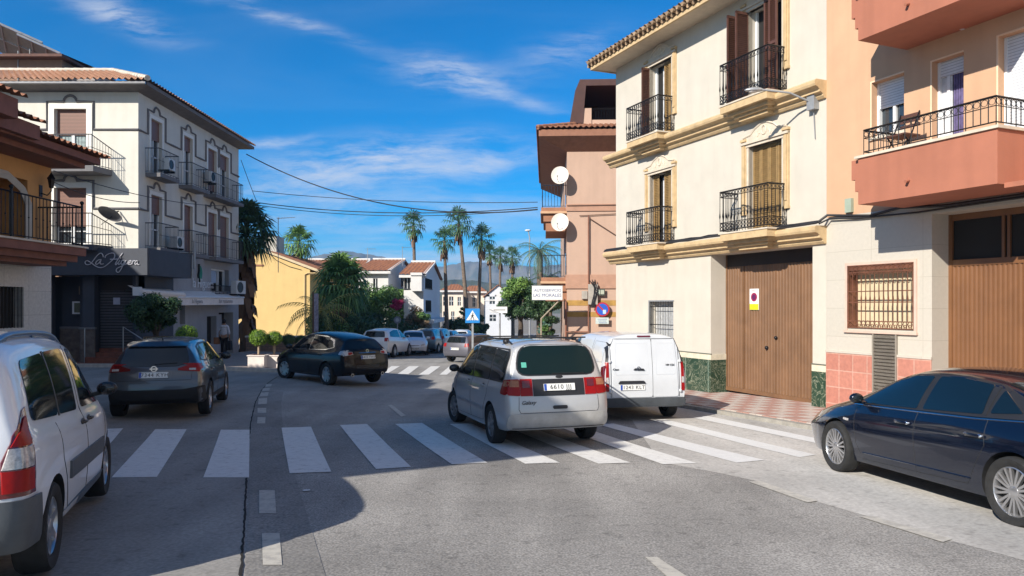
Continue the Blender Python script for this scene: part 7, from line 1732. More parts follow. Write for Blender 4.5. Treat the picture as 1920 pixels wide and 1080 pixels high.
# one ground sheet to the horizon
bm = bmesh.new(); YS = [-80, -40] + [k for k, _ in HK if -80 < k] + [600, 1500]; YS = sorted(set(YS)); XS = [-2900, -600, -100, -14, -4, 40, 200, 2900]
gv = [[bm.verts.new((x, y, gz(x, y))) for x in XS] for y in YS]
for i in range(len(YS) - 1):
    for j in range(len(XS) - 1): bm.faces.new((gv[i][j], gv[i][j + 1], gv[i + 1][j + 1], gv[i + 1][j]))
me = bpy.data.meshes.new('ground'); bm.to_mesh(me); bm.free(); me.materials.append(M_EARTH); g = bpy.data.objects.new('ground', me); COL.objects.link(g); g['kind'] = 'structure'
sheet('road', [[(-40, -20), (40, -20), (40, 26), (-40, 26)], [(-40, 26), (40, 26), (40, 33), (-40, 33)], [(-11, 33), (30, 33), (30, 120), (-11, 120)]], .004, M_ASPH)

# seam between asphalt and the concrete parking lane
seam_px = [(449, 1130), (452, 1080), (457, 1000), (461, 930), (463, 880), (466, 830), (471, 790), (479, 755), (490, 733), (503, 718), (520, 707), (548, 700)]
seam = [G(*p) for p in seam_px]; ext = [(seam[0][0] + .6, -12)]
lane = ext + seam + [(-30, seam[-1][1] - .3), (-30, -12)]
sheet('parking_lane', [lane], .008, M_CONC)
mb = MB(); rng = random.Random(5)
pts = []
for (a, b) in zip(seam, seam[1:]):
    for k in range(16):
        t = k / 16; x, y = a[0] + (b[0] - a[0]) * t + rng.uniform(-.006, .006), a[1] + (b[1] - a[1]) * t; pts.append((x, y))
ws = [rng.uniform(.007, .015) for _ in pts]
o = sheet('road_seam', [[(x - w * 1.2, y) for (x, y), w in zip(pts, ws)] + [(x + w, y) for (x, y), w in reversed(list(zip(pts, ws)))]], .0105, mat('seam_black', (.012, .011, .010), rough=.95, var=.3, scale=20))
# dark worn strip right of the seam with blocks
sheet('road_patch', [[(x + .03, y) for x, y in seam[:9]] + [(x + .62, y) for x, y in reversed(seam[:9])]], .0075, M_ASPH2)

def px_poly(q): return [G(*p) for p in q]
def marks(name, quads, m, label, cat='road marking', dz=.0125, group=None):
    o = sheet(name, [px_poly(q) for q in quads], dz, m, kind='structure'); return o
Z = [[(186, 806), (231, 804), (172, 872), (120, 872)], [(291, 806), (350, 806), (294, 896), (209, 897)], [(414, 807), (468, 807), (467, 897), (381, 897)],
     [(528, 803), (583, 801), (621, 886), (543, 889)], [(637, 798), (688, 796), (771, 877), (705, 881)], [(741, 796), (791, 794), (914, 869), (847, 872)],
     [(843, 796), (884, 795), (1050, 869), (985, 871)], [(940, 797), (979, 796), (1182, 869), (1122, 871)], [(1036, 797), (1072, 796), (1307, 870), (1243, 872)]]
for q in Z: marks('crosswalk_stripe', [q], M_ZEB, '')
for q in ([(1122, 797), (1150, 795), (1434, 864), (1381, 869)], [(1221, 789), (1246, 787), (1530, 854), (1499, 859)], [(1298, 784), (1327, 781), (1545, 826), (1530, 832)]): marks('crosswalk_stripe', [q], M_ZEBN, '')
for q in ([(745, 702), (766, 702), (786, 687), (767, 687)], [(785, 703), (804, 703), (826, 687), (808, 687)], [(824, 703), (838, 703), (858, 687), (843, 687)], [(715, 700), (728, 700), (750, 687), (734, 687)]): marks('crosswalk_stripe', [q], M_ZEB, '')
for q in ([(486, 921), (515, 921), (518, 965), (486, 965)], [(491, 1002), (524, 1002), (529, 1062), (493, 1062)], [(483, 783), (498, 783), (497, 795), (482, 795)], [(483, 766), (499, 766), (499, 775), (483, 775)], [(485, 748), (501, 747), (500, 758), (484, 759)],
          [(489, 737), (504, 736), (502, 743), (487, 744)], [(493, 729), (506, 728), (505, 733), (491, 734)], [(499, 721), (510, 721), (508, 725), (497, 726)]): marks('edge_dash', [q], M_DASH, '')
for q in ([(727, 761), (735, 760), (761, 780), (752, 782)], [(1210, 1047), (1232, 1047), (1290, 1085), (1258, 1090)]): marks('lane_dash', [q], M_DASH, '')
for q in ([(1404, 905), (1424, 903), (1534, 941), (1514, 944)], [(1612, 971), (1634, 969), (1786, 1013), (1768, 1019)]): marks('lane_dash', [q], M_FAINT, '')
rng = random.Random(19)
def blob(cx, cy, rx, ry):
    return [(cx + rx * math.cos(t) * rng.uniform(.7, 1.15), cy + ry * math.sin(t) * rng.uniform(.7, 1.15)) for t in [6.283 * i / 14 for i in range(14)]]
x, y = G(574, 921); sheet('road_stud', [blob(x, y, .05, .05)], .014, M_ZEBN)
# pale concrete strip along the right kerb
u = Vector((AX, AY)); n2 = Vector((.92, .391))
def SM(s, m): return tuple(u * s + n2 * m)
sheet('concrete_strip', [[SM(-12, 6.3), G(1990, 1075), G(1920, 1052), G(1790, 1017), G(1650, 976), G(1530, 941), G(1430, 905), G(1330, 884), G(1240, 868), SM(13, 8.2), SM(20, 8.6), SM(20, 10.5), SM(-12, 10.5)]], .0065, M_CONC2)
# right pavement : tiled, low kerb
def check_tiles():
    m, nt, b = new_mat('pink_cream_tiles'); N = nt.nodes; L = nt.links; tc = N.new('ShaderNodeTexCoord'); mp = N.new('ShaderNodeMapping'); mp.inputs['Rotation'].default_value = (0, 0, R(67)); L.new(tc.outputs['Object'], mp.inputs['Vector'])
    c = N.new('ShaderNodeTexChecker'); c.inputs['Scale'].default_value = 2.5; c.inputs['Color1'].default_value = (.56, .48, .42, 1); c.inputs['Color2'].default_value = (.46, .27, .22, 1); L.new(mp.outputs['Vector'], c.inputs['Vector'])
    br = N.new('ShaderNodeTexBrick'); br.offset = 0; br.inputs['Scale'].default_value = 1; br.inputs['Brick Width'].default_value = .2; br.inputs['Row Height'].default_value = .2; br.inputs['Mortar Size'].default_value = .008
    for k in ('Color1', 'Color2'): br.inputs[k].default_value = (1, 1, 1, 1)
    br.inputs['Mortar'].default_value = (.6, .58, .55, 1); L.new(mp.outputs['Vector'], br.inputs['Vector'])
    n = N.new('ShaderNodeTexNoise'); n.inputs['Scale'].default_value = 5; n.inputs['Detail'].default_value = 6; L.new(tc.outputs['Object'], n.inputs['Vector']); mr = N.new('ShaderNodeMapRange'); mr.inputs['To Min'].default_value = .7; mr.inputs['To Max'].default_value = 1.2; L.new(n.outputs['Fac'], mr.inputs['Value'])
    a = N.new('ShaderNodeMix'); a.data_type = 'RGBA'; a.blend_type = 'MULTIPLY'; a.inputs['Factor'].default_value = 1; L.new(c.outputs['Color'], a.inputs[6]); L.new(br.outputs['Color'], a.inputs[7])
    a2 = N.new('ShaderNodeMix'); a2.data_type = 'RGBA'; a2.blend_type = 'MULTIPLY'; a2.inputs['Factor'].default_value = 1; L.new(a.outputs[2], a2.inputs[6]); L.new(mr.outputs['Result'], a2.inputs[7]); L.new(a2.outputs[2], b.inputs['Base Color']); b.inputs['Roughness'].default_value = .75
    return m
sheet('pavement', [[SM(-12, 10.55), SM(20.4, 10.75), SM(21.8, 11.4), SM(22.1, 13.6), SM(-12, 13.6)]], .10, check_tiles(), skirt=.12)
sheet('kerb', [[SM(-12, 10.36), SM(20.5, 10.56), SM(22.0, 11.25), SM(22.3, 13.6), SM(22.1, 13.6), SM(21.8, 11.4), SM(20.4, 10.748), SM(-12, 10.548)]], .085, mat('kerb_stone', (.34, .32, .28), rough=.85, var=.2, scale=5), skirt=.12)
# left pavement at the corner building and the planters
KB = mat('pale_kerb', (.55, .52, .47), rough=.85, var=.2, scale=5)
PVM = tile_mat('grey_pavement_tiles', (.30, .25, .22), (.34, .29, .25), (.2, .17, .15), .4, .4, 0, .2, .012, .8, 'XY')
RPV = tile_mat('red_pavement_tiles', (.26, .105, .075), (.29, .13, .09), (.16, .08, .06), .4, .4, 0, .2, .012, .8, 'XY')
sheet('pavement', [[(-14.0, 27.62), (-8.6, 27.72), (-7.4, 28.9), (-6.2, 32.5), (-8.5, 40), (-10.8, 60), (-12, 110), (-30, 110), (-30, 42), (-14.0, 42)]], .12, PVM, skirt=.14)
sheet('pavement', [[(-40, 27.6), (-14.02, 27.62), (-14.02, 31), (-40, 31)]], .12, RPV, skirt=.14)
sheet('kerb', [[(-40, 27.42), (-14, 27.44), (-8.5, 27.54), (-7.2, 28.8), (-6.0, 32.5), (-8.3, 40), (-10.6, 60), (-11.8, 110), (-12, 110), (-10.802, 60), (-8.502, 40), (-6.202, 32.5), (-7.402, 28.9), (-8.602, 27.718), (-14.0, 27.618), (-40, 27.598)]], .135, KB, skirt=.14)
sheet('pavement', [[(2.0, 32.6), (2.3, 110), (12, 110), (12, 32.6)]], .12, PVM, skirt=.14)
# hills and mountains far away
rng = random.Random(11)
def ridge(name, d, prof, m, depth=260, z0=-30):
    """prof: list of (px, py) skyline points; a solid ridge with its own depth"""
    mb = MB(); P = []
    for (a, b) in zip(prof, prof[1:]):
        for k in range(8):
            t = k / 8; x = a[0] + (b[0] - a[0]) * t; y = a[1] + (b[1] - a[1]) * t + rng.uniform(-1.2, 1.2) * (1 if 0 < k else 0); P.append((x, y))
    P.append(prof[-1]); k = F / d; rows = []
    for fr, hh in ((-1, 0), (-.6, .35), (-.3, .7), (0, 1), (.4, .6), (1, 0)):
        rows.append([((x - 960) / k, d + fr * depth + rng.uniform(-15, 15) * (abs(fr) < .9 and fr != 0), z0 + (CAM_Z + (572 - y) / k - z0) * hh * (1 + (rng.uniform(-.12, .1) if fr not in (0,) else 0))) for x, y in P])
    vs = [v for r_ in rows for v in r_]; W = len(P); fs = [(i * W + j, i * W + j + 1, (i + 1) * W + j + 1, (i + 1) * W + j) for i in range(len(rows) - 1) for j in range(W - 1)]
    mb.add(vs, fs); o = mb.build(name, m, None, 0); o['kind'] = 'structure'; return o
M_MTN = fine_ground('mountain_scrub', (.10, .12, .10), (.22, .20, .16), .02, bump=.1)
ridge('mountain', 1600, [(-900, 500), (-300, 470), (200, 485), (520, 500), (590, 480), (640, 470), (700, 478), (760, 492), (830, 500), (880, 490), (940, 496), (1010, 500), (1080, 492), (1300, 470), (1800, 450), (2600, 480)], M_MTN, 330, -25)
ridge('hill', 700, [(-900, 560), (200, 548), (640, 535), (800, 528), (870, 524), (930, 532), (1000, 530), (1100, 522), (1500, 520), (2600, 540)], fine_ground('near_hill_scrub', (.05, .07, .035), (.12, .12, .07), .05, bump=.1), 160, -20)

# ================================================================== SMALL THINGS
def cable(name, label, A, B, sag, r=.018, n=24):
    a = Vector(((A[0] - 960) / F * A[2], A[2], CAM_Z + (572 - A[1]) / F * A[2])); b = Vector(((B[0] - 960) / F * B[2], B[2], CAM_Z + (572 - B[1]) / F * B[2]))
    mb = MB(); mb.tube([a.lerp(b, i / n) - Vector((0, 0, sag * 4 * (i / n) * (1 - i / n))) for i in range(n + 1)], r, 5)
    o = mb.build(name, M_CABLE, None, 60); tag(o, label, 'cable', 'overhead cables across the street'); return o
cable('overhead_cable', 'thick cable falling from the corner building eave to the right', (462, 289, 39.6), (1008, 393, 33.2), 1.15, .028)
cable('overhead_cable', 'upper level cable above the tall palms', (474, 358, 39), (1008, 379, 33.2), .22, .016)
cable('overhead_cable', 'middle cable passing just over the palm crowns', (484, 380, 39), (1008, 389, 33.2), .38, .022)
cable('overhead_cable', 'lowest cable of the three nearly level ones', (486, 385, 39), (1008, 392, 33.2), .42, .016)
cable('overhead_cable', 'steep thin cable down from the corner eave past the dark palm', (452, 300, 39.6), (524, 472, 44), .25, .016)
cable('overhead_cable', 'thin cable sagging across the off white front wall', (60, 322, 22.5), (262, 380, 28.6), .25, .014)
cable('overhead_cable', 'upper thin cable from the ochre eave to the side balconies', (100, 320, 22.5), (448, 385, 38.6), .35, .014)
# cable bundle along the cornice
cb = MB(); W0 = lambda a, p, z: (FL[0] - AX * a - .92 * p, FL[1] - AY * a - .391 * p, ZB + z)
rng = random.Random(3)
for s in range(3):
    cb.tube([W0(-.3 + 9.4 * k / 24, .30 - .05 * s + rng.uniform(-.02, .02), 4.37 + .03 * s + rng.uniform(-.012, .012)) for k in range(25)], .024, 5)
cb.tube([W0(9.1, .27, 4.40), W0(9.2, .1, 4.55), W0(9.6, .05, 4.50), W0(10.3, .05, 4.42), W0(11.0, .05, 4.50), W0(12.0, .05, 4.42), W0(14.5, .05, 4.44)], .030, 6)
cb.tube([W0(9.1, .25, 4.36), W0(9.25, .08, 4.47), W0(10.0, .05, 4.40), W0(11.4, .05, 4.36), W0(14.5, .05, 4.40)], .02, 5)
tag(cb.build('cable_bundle', M_CABLE, None, 60), 'bundle of black cables lying along the lower ochre cornice', 'cable')

# pedestrian crossing sign
def sign_post(px, py_top, py_base, d, name, label, w_px, build):
    k = F / d; x = (px - 960) / k; T = thing(name, label, 'traffic sign', (x, d, gz(x, d) + .1), 0); build(T, k, CAM_Z - gz(x, d) - .1); return T
def crossing(T, k, H):
    zc = (572 - 592) / k + H; s = 13.5 / k
    p = MB(); p.box(-.045, .045, .02, .09, -.1, zc + s); p.build('post', M_GREY, T)
    b = MB(); b.box(-s, s, -.02, .015, zc - s, zc + s); b.build('board', mat('sign_sky_blue', (.02, .22, .58), rough=.4, var=.08), T)
    b = MB(); t = s * .86; b.add([(-t, -.026, zc - t * .72), (t, -.026, zc - t * .72), (0, -.026, zc + t * .88), (-t, -.02, zc - t * .72), (t, -.02, zc - t * .72), (0, -.02, zc + t * .88)], [(0, 1, 2), (0, 3, 4, 1), (1, 4, 5, 2), (2, 5, 3, 0)]); b.build('white_triangle', mat('sign_white_face', (.75, .76, .76), var=.03), T)
    b = MB(); q = s * .055; Y = -.032
    def limb(P, w): b.tube([(x * s, Y, zc + z * s) for x, z in P], w * s, 4)
    limb([(.02, .22), (-.02, -.1)], .085); limb([(0, -.1), (-.16, -.32), (-.3, -.5)], .05); limb([(0, -.1), (.14, -.3), (.22, -.5)], .05); limb([(.02, .16), (-.16, .0), (-.2, -.12)], .035); limb([(.02, .16), (.16, .04), (.22, -.08)], .035); b.ball((.04 * s, Y, zc + .36 * s), .08 * s, 6)
    for kx in (-.45, -.15, .15, .45): b.add([((kx - .07) * s, Y, zc - .60 * s), ((kx + .07) * s, Y, zc - .60 * s), ((kx + .07) * s, Y, zc - .53 * s), ((kx - .07) * s, Y, zc - .53 * s)], [(0, 1, 2, 3)])
    b.build('walking_figure', M_PTXT, T)
sign_post(886, 579, 660, 34.5, 'crossing_sign', 'blue square pedestrian crossing sign with a white triangle on a grey post', 27, crossing)
def arrow(T, k, H):
    zc = (572 - 581) / k + H; w = 17 / k; h = 6 / k
    p = MB(); p.tube([(.1, .06, -.1), (.1, .06, zc + h)], .05, 8); p.build('post', M_GREY, T)
    b = MB(); P = [(-w, zc), (-w * .75, zc + h), (w, zc + h), (w, zc - h), (-w * .75, zc - h)]; b.add([(x, -.02, z) for x, z in P] + [(x, .02, z) for x, z in P], [(4, 3, 2, 1, 0), (5, 6, 7, 8, 9)] + [(i, (i + 1) % 5, 5 + (i + 1) % 5, 5 + i) for i in range(5)]); b.build('board', MATS['sign_white_face'], T)
    b = MB(); b.box(-w * .5, w * .8, -.024, -.0205, zc - h * .15, zc + h * .12); b.build('faded_line', mat('sign_dark_grey', (.12, .12, .12), var=0), T)
sign_post(934, 575, 650, 44, 'direction_sign', 'white arrow shaped direction sign pointing left on a thin post', 34, arrow)
def small_round(T, k, H):
    zc = (572 - 600) / k + H; p = MB(); p.tube([(0, .04, -.1), (0, .04, zc)], .035, 8); p.build('post', M_GREY, T)
    b = MB(); b.lathe([(0, .0), (.24, 0), (.24, .02), (0, .02)], 20, 'y', (0, 0, zc)); b.build('disc', mat('sign_back_grey', (.16, .18, .22), var=.1), T); b = MB(); b.lathe([(0, -.004), (.12, -.004), (.12, 0)], 16, 'y', (0, 0, zc)); b.build('disc_face', mat('sign_pale_grey', (.35, .38, .42), var=.1), T)
sign_post(745, 595, 650, 48, 'round_sign', 'small grey round traffic sign on a post in front of the dark hedge', 12, small_round)
k = F / 42.5; x = (591 - 960) / k
T = thing('banner_post', 'narrow post with a pale vertical banner at the yellow house corner', 'banner', (x, 42.5, gz(x, 42.5)), 0); b = MB(); b.tube([(-.12, 0, -.1), (-.12, 0, 3.5)], .05, 6); b.build('post', mat('brown_post', (.14, .08, .05), var=.2), T)
b = MB(); b.box(-.06, .18, -.02, .02, 1.2, 3.4); b.build('banner', mat('lilac_banner', (.40, .38, .48), var=.35, scale=6), T)
k = F / 62.
T = thing('street_light', 'slim street light with a white head beside the salmon building', 'street light', ((993 - 960) / k, 62, gz(1, 62)), 0)
b = MB(); b.tube([(0, 0, 0), (0, 0, 9.1), (-.1, 0, 9.6)], [.08, .05, .04], 8); b.build('post', M_GREY, T, 60); b = MB(); b.ball((-.15, 0, 9.7), .16, 8, (1.6, 1, .6)); b.build('lamp_head', M_CURT, T, 60)
# ================================================================== PERSON
def person():
    px, d = 420, 34.7; k = F / d; x = (px - 960) / k
    T = thing('person', 'person in a white shirt and dark trousers walking away with bags by the grey wall', 'person', (x, d, gz(x, d) + .125), R(8))
    H = 1.66
    def skin(name, verts, edges, radii, m, parent, root=0, lv=2):
        me = bpy.data.meshes.new(name); me.from_pydata(verts, edges, []); o = bpy.data.objects.new(name, me); COL.objects.link(o)
        o.modifiers.new('k', 'SKIN'); 
        for i, r_ in enumerate(radii): me.skin_vertices[0].data[i].radius = r_ if isinstance(r_, tuple) else (r_, r_)
        me.skin_vertices[0].data[root].use_root = True
        s_ = o.modifiers.new('s', 'SUBSURF'); s_.levels = s_.render_levels = lv
        dg = bpy.context.evaluated_depsgraph_get(); me2 = bpy.data.meshes.new_from_object(o.evaluated_get(dg)); me2.name = name
        o.modifiers.clear(); o.data = me2; me2.materials.clear(); me2.materials.append(m); me2.shade_smooth(); o.parent = parent; return o
    SK = mat('skin', (.30, .17, .11), rough=.6, var=.05); HR = mat('dark_hair', (.012, .010, .010), rough=.7, var=.2, scale=40); SH = mat('white_shirt', (.50, .52, .58), rough=.9, var=.12, scale=12); TR = mat('black_trousers', (.012, .012, .016), rough=.9, var=.1); SHO = mat('dark_shoe', (.03, .028, .03), rough=.6)
    V = [(0, 0, .92), (0, 0, 1.12), (0, -.01, 1.30), (0, 0, 1.42), (0, .01, 1.50), (0, .02, 1.58),      # 0-5 spine neck head
         (-.17, 0, 1.36), (-.23, .02, 1.10), (-.22, .08, .86), (.17, 0, 1.36), (.23, -.03, 1.10), (.24, .02, .86),   # 6-11 arms
         (-.09, .0, .86), (-.10, .10, .48), (-.10, .04, .09), (.09, 0, .86), (.10, -.02, .48), (.10, -.20, .12), (-.10, .16, .04), (.10, -.10, .04)]
    E_ = [(0, 1), (1, 2), (2, 3), (3, 4), (4, 5), (3, 6), (6, 7), (7, 8), (3, 9), (9, 10), (10, 11), (0, 12), (12, 13), (13, 14), (0, 15), (15, 16), (16, 17), (14, 18), (17, 19)]
    Rd = [(.14, .10), (.13, .09), (.15, .10), (.08, .07), .052, (.075, .09), .05, .042, .028, .05, .042, .028, .085, .058, .038, .085, .058, .038, .035, .035]
    # hands: five short finger chains each, grown from the palm
    for sx, w in ((-1, 8), (1, 11)):
        bx, by, bz = V[w]; p = len(V); V.append((bx, by + .02, bz - .07)); E_.append((w, p)); Rd.append((.03, .016))
        for f_ in range(5):
            off = (-.026 + .013 * f_); ln = (.045, .07, .075, .07, .055)[f_]
            q = len(V); V.append((bx + .005 * sx, by + .02 + off * 1.3, bz - .10 if f_ else bz - .075)); V.append((bx + .015 * sx, by + .02 + off * 1.5 + (.03 if f_ == 0 else 0), bz - .10 - ln)); E_ += [(p, q), (q, q + 1)]; Rd += [.010, .008]
    b = skin('body', V, E_, Rd, SK, T)
    skin('shirt', [(0, 0, .90), (0, 0, 1.12), (0, -.01, 1.30), (0, 0, 1.40), (-.17, 0, 1.36), (-.225, .02, 1.12), (-.235, .05, .98), (.17, 0, 1.36), (.225, -.03, 1.12), (.24, -.01, .98)], [(0, 1), (1, 2), (2, 3), (3, 4), (4, 5), (5, 6), (3, 7), (7, 8), (8, 9)],
         [(.175, .125), (.165, .12), (.18, .125), (.10, .09), .075, .062, .055, .075, .062, .055], SH, b)
    skin('trousers', [(0, 0, .93), (-.09, 0, .82), (-.10, .10, .48), (-.10, .045, .12), (.09, 0, .82), (.10, -.02, .48), (.10, -.19, .15)], [(0, 1), (1, 2), (2, 3), (0, 4), (4, 5), (5, 6)], [(.165, .12), .11, .078, .06, .11, .078, .06], TR, b)
    h = MB(); h.ball((0, .0, 1.60), .105, 10, (.88, 1.05, 1.12)); o = h.build('hair', HR, b, 60)
    for v in o.data.vertices:
        if v.co.y > .03 and v.co.z < 1.62: v.co.y = .03
    f_ = MB(); f_.ball((0, .03, 1.565), .085, 10, (.86, 1.0, 1.2)); f_.ball((0, .122, 1.56), .014, 6); f_.ball((-.078, .02, 1.565), .02, 6, (.5, 1, 1.4)); f_.ball((.078, .02, 1.565), .02, 6, (.5, 1, 1.4)); f_.build('face', SK, b, 60)
    f_ = MB(); f_.ball((-.03, .108, 1.585), .010, 6); f_.ball((.03, .108, 1.585), .010, 6); f_.box(-.025, .025, .108, .114, 1.52, 1.527); f_.build('eyes_and_mouth', HR, b)
    for i, (x_, y_, z_) in enumerate(((-.10, .10, .04), (.10, -.16, .07))): s_ = MB(); s_.ball((x_, y_, z_), .09, 8, (.5, 1.45, .45)); s_.build('shoe', SHO, b, 60)
    bg = thing('shoulder_bag', 'tan brown bag hanging at the left hip of the walking person', 'bag', (x - .33, d - .02, gz(x, d) + .82), 0); s_ = MB(); s_.box(-.12, .12, -.08, .08, -.16, .16); s_.build('pouch', mat('tan_leather', (.26, .12, .06), rough=.7, var=.2), bg)
    s_ = MB(); s_.tube([(.1, -.02, .15), (.16, -.08, .45), (.30, -.02, .60)], .012, 4); s_.build('strap', MATS['tan_leather'], bg)
    bg = thing('carrier_bag', 'dark bag held in the right hand of the walking person', 'bag', (x + .27, d - .02, gz(x, d) + .72), 0); s_ = MB(); s_.add([(-.07, -.1, .1), (.07, -.1, .1), (.07, .12, .1), (-.07, .12, .1), (-.09, -.14, -.34), (.09, -.14, -.34), (.09, .16, -.34), (-.09, .16, -.34)], [(0, 1, 2, 3), (7, 6, 5, 4), (0, 4, 5, 1), (1, 5, 6, 2), (2, 6, 7, 3), (3, 7, 4, 0)]); s_.build('pouch', TR, bg); s_ = MB(); s_.tube([(0, -.08, .1), (0, 0, .22), (0, .1, .1)], .008, 4); s_.build('handle', TR, bg)
person()

# ================================================================== PLACE THE CARS
def axle_place(px, py, lx, ly, hd):
    """car origin so that the local point (lx, ly) stands under photo pixel (px, py)"""
    x, y = G(px, py); c, s = math.cos(hd), math.sin(hd); return (x - (lx * c - ly * s), y - (lx * s + ly * c))
h = R(111.5); build_people_carrier(axle_place(92, 1077, -1.365, -.86, h), h)
h = R(107.0); build_minivan(axle_place(925, 831, -1.42, .84, h), h)
h = R(100.0); build_van(axle_place(1250, 781, -1.36, -.76, h), h)
h = R(104.5); build_crossover(axle_place(385, 780, -1.30, -.80, h), h)
h = R(134.5); build_black_suv(axle_place(615, 722, -1.375, .84, h), h)
h = R(99.0); build_saloon(axle_place(1572, 884, 1.42, .86, h), h)
Wp = paint('parked_white', (.70, .72, .74), 0, .4); Bp = paint('parked_blue', (.05, .09, .13), .4, .3); Tp = paint('parked_teal', (.10, .20, .24), .4, .3); Sp = paint('parked_silver', (.40, .41, .46), .5, .35); Dp = paint('parked_violet_grey', (.15, .15, .18), .5, .35); Gp = paint('parked_grey', (.25, .25, .27), .5, .35); Rp = paint('parked_red', (.16, .03, .03), .3, .3)
def park(px, py, hd, P, kind, label, name='parked_car'):
    x, y = G(px, py); small_car(name, label, (x, y), R(hd), P, kind)
park(727, 668, 80, Wp, 'suv', 'white tall car with a dark rear window, first of the row by the hedge')
park(775, 664, -82, Wp, 'hatch', 'white hatchback facing the camera, second of the parked row')
park(806, 661, 84, Bp, 'mpv', 'dark blue tall car right of the white hatchback')
park(823, 659, 84, Gp, 'suv', 'grey brown off-roader with a rear spare wheel cover in the row')
park(841, 657, 84, Tp, 'hatch', 'teal small car before the street corner of the row')
park(868, 652, 86, Wp, 'hatch', 'distant pale car seen behind the silver estate')
park(896, 677, 58, Dp, 'hatch', 'silver hatchback half hidden by the silver minivan')
park(458, 640, 20, Wp, 'hatch', 'white car roof glimpsed behind the rubble wall') if False else None
# ================================================================== LIGHT, SKY, CAMERA
EL, AZ = R(30.3), R(50)       # light travels towards (cos AZ, sin AZ), downwards at EL
sun = bpy.data.lights.new('sun', 'SUN'); sun.energy = 5.0; sun.angle = R(.55); sun.color = (1.0, .93, .83)
so = bpy.data.objects.new('sun', sun); COL.objects.link(so)
d = Vector((math.cos(AZ) * math.cos(EL), math.sin(AZ) * math.cos(EL), -math.sin(EL)))
so.rotation_euler = d.to_track_quat('-Z', 'Y').to_euler(); so.location = (-20, -20, 30)
w = bpy.data.worlds.new('World'); bpy.context.scene.world = w; w.use_nodes = True
nt = w.node_tree; N = nt.nodes; L = nt.links; bg = N['Background']
sky = N.new('ShaderNodeTexSky'); sky.sky_type = 'NISHITA'; sky.sun_disc = False; sky.sun_elevation = EL
sx, sy = -d.x, -d.y; sky.sun_rotation = math.atan2(sx, sy); sky.altitude = 300; sky.air_density = 1.0; sky.dust_density = .35; sky.ozone_density = 2.2
hs = N.new('ShaderNodeHueSaturation'); hs.inputs['Hue'].default_value = .497; hs.inputs['Saturation'].default_value = 1.25; hs.inputs['Value'].default_value = 1.15; tint = N.new('ShaderNodeMix'); tint.data_type = 'RGBA'; tint.blend_type = 'MULTIPLY'; tint.inputs['Factor'].default_value = 1; tint.inputs[7].default_value = (.04, .54, .98, 1); L.new(sky.outputs[0], tint.inputs[6]); L.new(tint.outputs[2], hs.inputs['Color'])
hz = bpy.data.materials.new('haze_air'); hz.use_nodes = True; hn = hz.node_tree; hn.nodes.clear(); ho = hn.nodes.new('ShaderNodeOutputMaterial'); hv = hn.nodes.new('ShaderNodeVolumePrincipled')
hv.inputs['Color'].default_value = (.30, .58, 1.0, 1); hv.inputs['Density'].default_value = .00026; hv.inputs['Anisotropy'].default_value = 0; hn.links.new(hv.outputs[0], ho.inputs['Volume'])
hb = MB(); hb.box(-3100, 3100, -90, 2300, -40, 135); hob = hb.build('haze', hz); hob['kind'] = 'stuff'
# cirrus: noise on a plane high above
tc = N.new('ShaderNodeTexCoord'); sp = N.new('ShaderNodeSeparateXYZ'); L.new(tc.outputs['Generated'], sp.inputs[0])
def M(op, a, b=None, clamp=False):
    n = N.new('ShaderNodeMath'); n.operation = op; n.use_clamp = clamp
    for i, v in enumerate((a, b)):
        if v is None: continue
        if isinstance(v, (int, float)): n.inputs[i].default_value = v
        else: L.new(v, n.inputs[i])
    return n.outputs[0]
zz = M('MAXIMUM', sp.outputs[2], 0.0); den = M('ADD', zz, .10); cx = M('DIVIDE', sp.outputs[0], den); cy = M('DIVIDE', sp.outputs[1], den)
cb_ = N.new('ShaderNodeCombineXYZ'); L.new(cx, cb_.inputs[0]); L.new(cy, cb_.inputs[1])
def cloud(scale, rot, stretch, lo, hi, dist=1.0, seed=0.0):
    mp = N.new('ShaderNodeMapping'); mp.inputs['Rotation'].default_value = (0, 0, rot); mp.inputs['Scale'].default_value = stretch; mp.inputs['Location'].default_value = (seed, seed * .7, seed); L.new(cb_.outputs[0], mp.inputs['Vector'])
    n = N.new('ShaderNodeTexNoise'); n.inputs['Scale'].default_value = scale; n.inputs['Detail'].default_value = 4; n.inputs['Roughness'].default_value = .58; n.inputs['Distortion'].default_value = dist; L.new(mp.outputs['Vector'], n.inputs['Vector'])
    mr = N.new('ShaderNodeMapRange'); mr.interpolation_type = 'SMOOTHSTEP'; mr.inputs['From Min'].default_value = lo; mr.inputs['From Max'].default_value = hi; L.new(n.outputs['Fac'], mr.inputs['Value']); return mr.outputs[0]
c1 = cloud(.85, R(30), (.5, 1.5, 1), .50, .78, .8, 3.1)
c2 = cloud(2.2, R(18), (.45, 1.8, 1), .50, .82, .6, 7.7)
low = N.new('ShaderNodeMapRange'); low.inputs['From Min'].default_value = .20; low.inputs['From Max'].default_value = .03; low.inputs['To Min'].default_value = 0; low.inputs['To Max'].default_value = .55; L.new(sp.outputs[2], low.inputs['Value'])
c3 = cloud(1.1, R(10), (.35, 1.0, 1), .38, .66, .7, 1.3)
yy = M('MAXIMUM', sp.outputs[1], .02); gu = M('DIVIDE', sp.outputs[0], yy); gv = M('DIVIDE', sp.outputs[2], yy)
gc = N.new('ShaderNodeCombineXYZ'); L.new(gu, gc.inputs[0]); L.new(gv, gc.inputs[1])
wn = N.new('ShaderNodeTexNoise'); wn.inputs['Scale'].default_value = 5; wn.inputs['Detail'].default_value = 6; L.new(gc.outputs[0], wn.inputs['Vector'])
wm = N.new('ShaderNodeVectorMath'); wm.operation = 'MULTIPLY_ADD'; wm.inputs[1].default_value = (.09, .06, 0); L.new(wn.outputs['Color'], wm.inputs[0]); L.new(gc.outputs[0], wm.inputs[2])
